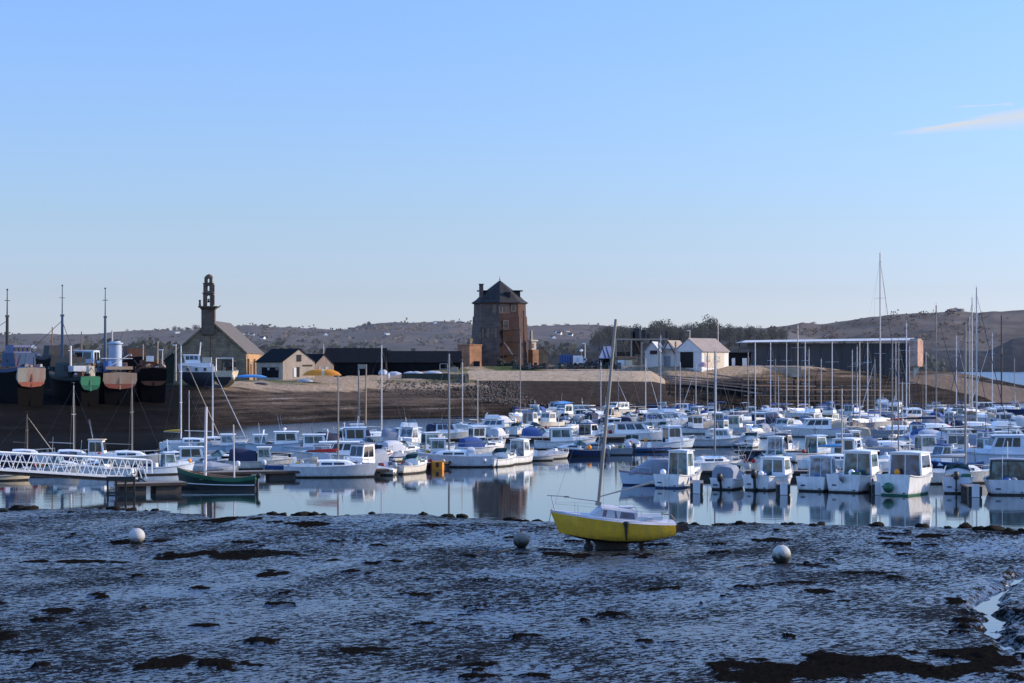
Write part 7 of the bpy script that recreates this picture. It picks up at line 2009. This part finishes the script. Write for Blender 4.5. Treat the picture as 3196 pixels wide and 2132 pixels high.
hrr = random.Random(9)
HOUSES = [(105, 1081, HMID), (560, 1041, HF), (765, 1044, HF), (776, 1048, HF), (793, 1050, HF), (826, 1060, HF), (1215, 1046, HF), (1738, 1040, HF), (1752, 1042, HF), (1775, 1034, HF), (1788, 1048, HF), (1730, 1060, HF), (215, 1102, HMID), (1018, 1048, HF), (1360, 1010, HF), (1450, 1005, HF)]
for k, (px_, py_, H) in enumerate(HOUSES):
    p = on_hill(H, px_, py_ + 3)
    s_ = p[1] / 3000
    P = gabled('hill_house', '', (p[0], p[1], p[2]), R(hrr.choice([60, 90, 120, 20])), 6.0 * (.5 + .4 * s_), 8 * (.5 + .4 * s_), 2.6 * (.5 + .4 * s_), 4.8 * (.5 + .4 * s_), WHITEW, SLATE, skirt=4)
    P['label'] = ['small white house low on the slope behind the first wreck', 'white house on the ridge above the chapel west side', 'white house on the hill just right of the chapel roof', 'second white house right of the chapel roof', 'third white house right of the chapel roof', 'low white house above the pale gabled shed', 'tall white house on the hill above the long dark shed', 'dark-roofed house in the hamlet right of the tower', 'middle house of the hamlet right of the tower', 'bright white gabled house at the top of the hamlet right of the tower', 'white house at the right end of the hamlet by the tower', 'lowest house of the hamlet right of the tower', 'white house on the shore behind the green-sterned wreck', 'white house over the small black shed', 'white house on the ridge left of the tower', 'white house on the crest touching the tower edge'][k]
    P['group'] = 'houses on the far hills'


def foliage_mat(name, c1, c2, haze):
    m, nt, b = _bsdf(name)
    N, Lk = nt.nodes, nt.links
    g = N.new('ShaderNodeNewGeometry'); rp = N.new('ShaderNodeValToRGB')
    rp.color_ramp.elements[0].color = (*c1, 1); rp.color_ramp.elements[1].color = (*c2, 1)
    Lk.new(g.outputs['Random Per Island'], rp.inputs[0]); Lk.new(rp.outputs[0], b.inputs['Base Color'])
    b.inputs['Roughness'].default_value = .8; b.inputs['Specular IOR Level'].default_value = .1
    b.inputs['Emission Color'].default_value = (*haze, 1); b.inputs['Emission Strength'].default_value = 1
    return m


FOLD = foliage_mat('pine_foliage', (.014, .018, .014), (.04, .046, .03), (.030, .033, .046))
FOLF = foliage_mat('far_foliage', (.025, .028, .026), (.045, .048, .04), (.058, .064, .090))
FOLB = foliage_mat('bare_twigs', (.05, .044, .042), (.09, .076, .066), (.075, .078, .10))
TRK = paint('tree_trunk', (.05, .04, .032), .9, .3)


def tree(name, px, pyb, H, h, wdt, mat, n, seed, lobes=9, leaf=None, label='', group=None, trunk=.3):
    p = on_hill(H, px, pyb) if not isinstance(H, tuple) or len(H) == 3 and hasattr(H[0], 'shape') else H
    P = thing(name, label, 'tree', (p[0], p[1], p[2] - .5), 0, group)
    leaf_mass(P, 'crown', (0, 0, h * (trunk + (1 - trunk) * .5)), wdt / 2, n, mat, leaf or wdt * .045, seed, flat=h * (1 - trunk) / wdt, lobes=lobes)
    q = MB(); q.tube((0, 0, -2), (0, 0, h * .75), h * .035, h * .012, n=6)
    for a in range(4):
        t_ = 2 * PI * a / 4 + seed; q.tube((0, 0, h * (.3 + .08 * a)), (math.cos(t_) * wdt * .28, math.sin(t_) * wdt * .28, h * (.55 + .08 * a)), h * .014, h * .006, n=4)
    q.build('trunk', TRK, P)
    return P


TREES = []
# dark pines behind the shipyard (crowns rise over the ridge)
for k, (px_, top, base, w_) in enumerate(((1905, 1012, 1075, 62), (1945, 1006, 1072, 66), (1985, 1010, 1070, 50), (2030, 994, 1068, 70), (2062, 989, 1070, 72), (2092, 1002, 1068, 56), (2122, 1006, 1066, 48), (2160, 1008, 1066, 50), (2188, 996, 1066, 64), (2215, 987, 1064, 66), (2245, 994, 1064, 58), (2278, 1008, 1066, 48), (2308, 1010, 1066, 44), (2340, 1012, 1066, 46), (2375, 1014, 1068, 48), (2410, 1018, 1068, 46), (2440, 1020, 1066, 42), (1870, 1024, 1078, 48), (2145, 1000, 1050, 34))):
    d_ = 860 + 12 * math.sin(k * 2.1); sc = d_ / FPX
    z_ = Z(base, d_); p = (X(px_, d_), d_, z_)
    P = tree('pine_tree', px_, 0, p, (base - top) * sc * 1.06, w_ * sc * 1.35, FOLD if k != 18 else FOLB, 2600, 100 + k, lobes=16, trunk=-.12, leaf=w_ * sc * .034)
    TREES.append((px_, P, 'bare grey tree' if k == 18 else ['broad dark pine', 'tall dark pine', 'round dark pine'][0 if w_ > 60 else 1 if base - top > 62 else 2], 'in the wood behind the shipyard'))
# skyline trees on the far ridge


def crest(H, px):
    """distance and row of the skyline of hill H in column px"""
    best = (9e9, 0)
    for d in H[1][:, 0]:
        py = HY - (hill_z(H, px, d) - CH) * FPX / d
        if py < best[0]: best = (py, float(d))
    return best[1], best[0]


SK = [(12, 1043, 16, 1), (60, 1043, 20, 1), (395, 1024, 14, 0), (420, 1030, 12, 0), (445, 1030, 14, 0), (478, 1032, 12, 0), (505, 1024, 26, 1), (522, 1020, 22, 1), (545, 1014, 24, 1), (560, 1018, 26, 1), (585, 1018, 28, 1), (612, 1010, 34, 1), (745, 1016, 16, 1), (760, 1008, 9, 1), (772, 1022, 20, 1), (818, 1014, 34, 0), (858, 1018, 34, 0), (900, 1022, 28, 1), (930, 1020, 26, 1), (975, 1022, 30, 1), (1020, 1024, 30, 1), (1062, 1026, 22, 1), (1095, 1022, 26, 1), (1120, 1016, 24, 0), (1150, 1010, 28, 0), (1234, 1004, 20, 1), (1292, 1016, 14, 1), (1365, 1006, 12, 1), (1412, 996, 20, 1), (1436, 998, 26, 1), (1462, 1003, 22, 1),
      (1668, 1020, 40, 1), (1700, 1010, 26, 0), (1740, 1006, 24, 0), (1770, 1008, 24, 0), (1806, 1012, 12, 1), (1853, 1012, 22, 1), (1880, 1016, 26, 0), (2540, 1002, 26, 0), (2612, 1000, 14, 1), (2690, 988, 14, 1), (310, 1044, 12, 1), (225, 1042, 9, 1), (1320, 1014, 22, 0), (1500, 1010, 22, 0)]
for k, (px_, top, w_, ev) in enumerate(SK):
    far = px_ < 2450
    Hh = HF if far else HR
    d_, gy = crest(Hh, px_); sc = d_ / FPX; gy += 5
    P = tree('ridge_tree', px_, 0, (X(px_, d_), d_, Z(gy, d_)), max(9, (gy - top)) * sc, w_ * sc * 1.15, FOLF if ev else FOLB, 800, 300 + k, lobes=9, trunk=-.15, leaf=w_ * sc * .032)
    TREES.append((px_, P, 'small dark tree' if ev else 'bare brown tree', 'on the far ridge'))
tb = {}
TSEG = [(0, 640, 'above the wrecks'), (640, 1080, 'right of the chapel'), (1080, 1560, 'left of the tower'), (1560, 1900, 'right of the tower'), (1900, 2110, 'above the gantry'), (2110, 2290, 'above the white boathouse'), (2290, 2480, 'left of the tall mast'), (2480, 3200, 'above the long boathouse')]
for px_, P, lk, where in TREES:
    sg_ = next(n_ for a, b, n_ in TSEG if a <= px_ < b); tb.setdefault((lk, where, sg_), []).append((px_, P))
for (lk, where, sg_), v in tb.items():
    v.sort(key=lambda a: a[0])
    for k, (px_, P) in enumerate(v):
        P['label'] = f"{lk} {where} {sg_}" if len(v) == 1 else f"{lk} {where}, {ORD[k]} {sg_}"; P['group'] = 'trees on the hills behind the harbour'
# pale rock knob on the heath
q = MB(); q.ball((0, 0, 0), 1, nu=26, nv=14)
q.v = [tuple(Vector(v) * (1 + .7 * mn.noise(Vector(v) * 1.4) + .3 * mn.noise(Vector(v) * 4))) for v in q.v]; q.v = [(v[0] * 20, v[1] * 15, v[2] * 7) for v in q.v]
d_, _r = crest(HR, 2988); o = q.build('pale_rock', paint('rock_pale', (.22, .185, .165), .95, .6, scale=.15, dcol=(.08, .065, .06)), smooth=True); o.location = (X(2988, d_), d_, Z(_r + 4, d_)); tag(o, 'pale sunlit rock knob on top of the heath hill', 'rock')


def scrub(name, H, n, sz, mat, seed, p0, p1, t0=.08, t1=1., dens=None, label=''):
    """thickets and hedgerow clumps too many to count"""
    r = random.Random(seed); q = MB(); xx, dd, zz = H
    while n > 0:
        px_ = r.uniform(p0, p1); t = r.uniform(t0, t1); j = int(t / 1.25 * (dd.shape[0] - 1)); d = dd[j, 0]
        i = int(np.clip(np.searchsorted(xx[j], X(px_, d)), 0, xx.shape[1] - 1))
        c = Vector((xx[j, i], d, zz[j, i]))
        if vnoise(np.array([c.x * .012]), np.array([c.y * .006 + seed]))[0] < (dens if dens is not None else -.05): 
            if r.random() > .12: continue
        s = sz * r.uniform(.5, 1.5); n -= 1
        for k in range(9):
            a = Vector((r.gauss(0, 1), r.gauss(0, 1), r.gauss(0, 1))).normalized(); b_ = a.orthogonal().normalized()
            p = c + Vector((r.gauss(0, .7) * s, r.gauss(0, .5) * s, abs(r.gauss(.3, .35)) * s))
            q.add([p + a * s * .4, p + b_ * s * .36, p - a * s * .4, p - b_ * s * .36], [(0, 1, 2, 3)])
    o = q.build(name, mat, fix=False); tag(o, label, 'scrub', kind='stuff'); return o


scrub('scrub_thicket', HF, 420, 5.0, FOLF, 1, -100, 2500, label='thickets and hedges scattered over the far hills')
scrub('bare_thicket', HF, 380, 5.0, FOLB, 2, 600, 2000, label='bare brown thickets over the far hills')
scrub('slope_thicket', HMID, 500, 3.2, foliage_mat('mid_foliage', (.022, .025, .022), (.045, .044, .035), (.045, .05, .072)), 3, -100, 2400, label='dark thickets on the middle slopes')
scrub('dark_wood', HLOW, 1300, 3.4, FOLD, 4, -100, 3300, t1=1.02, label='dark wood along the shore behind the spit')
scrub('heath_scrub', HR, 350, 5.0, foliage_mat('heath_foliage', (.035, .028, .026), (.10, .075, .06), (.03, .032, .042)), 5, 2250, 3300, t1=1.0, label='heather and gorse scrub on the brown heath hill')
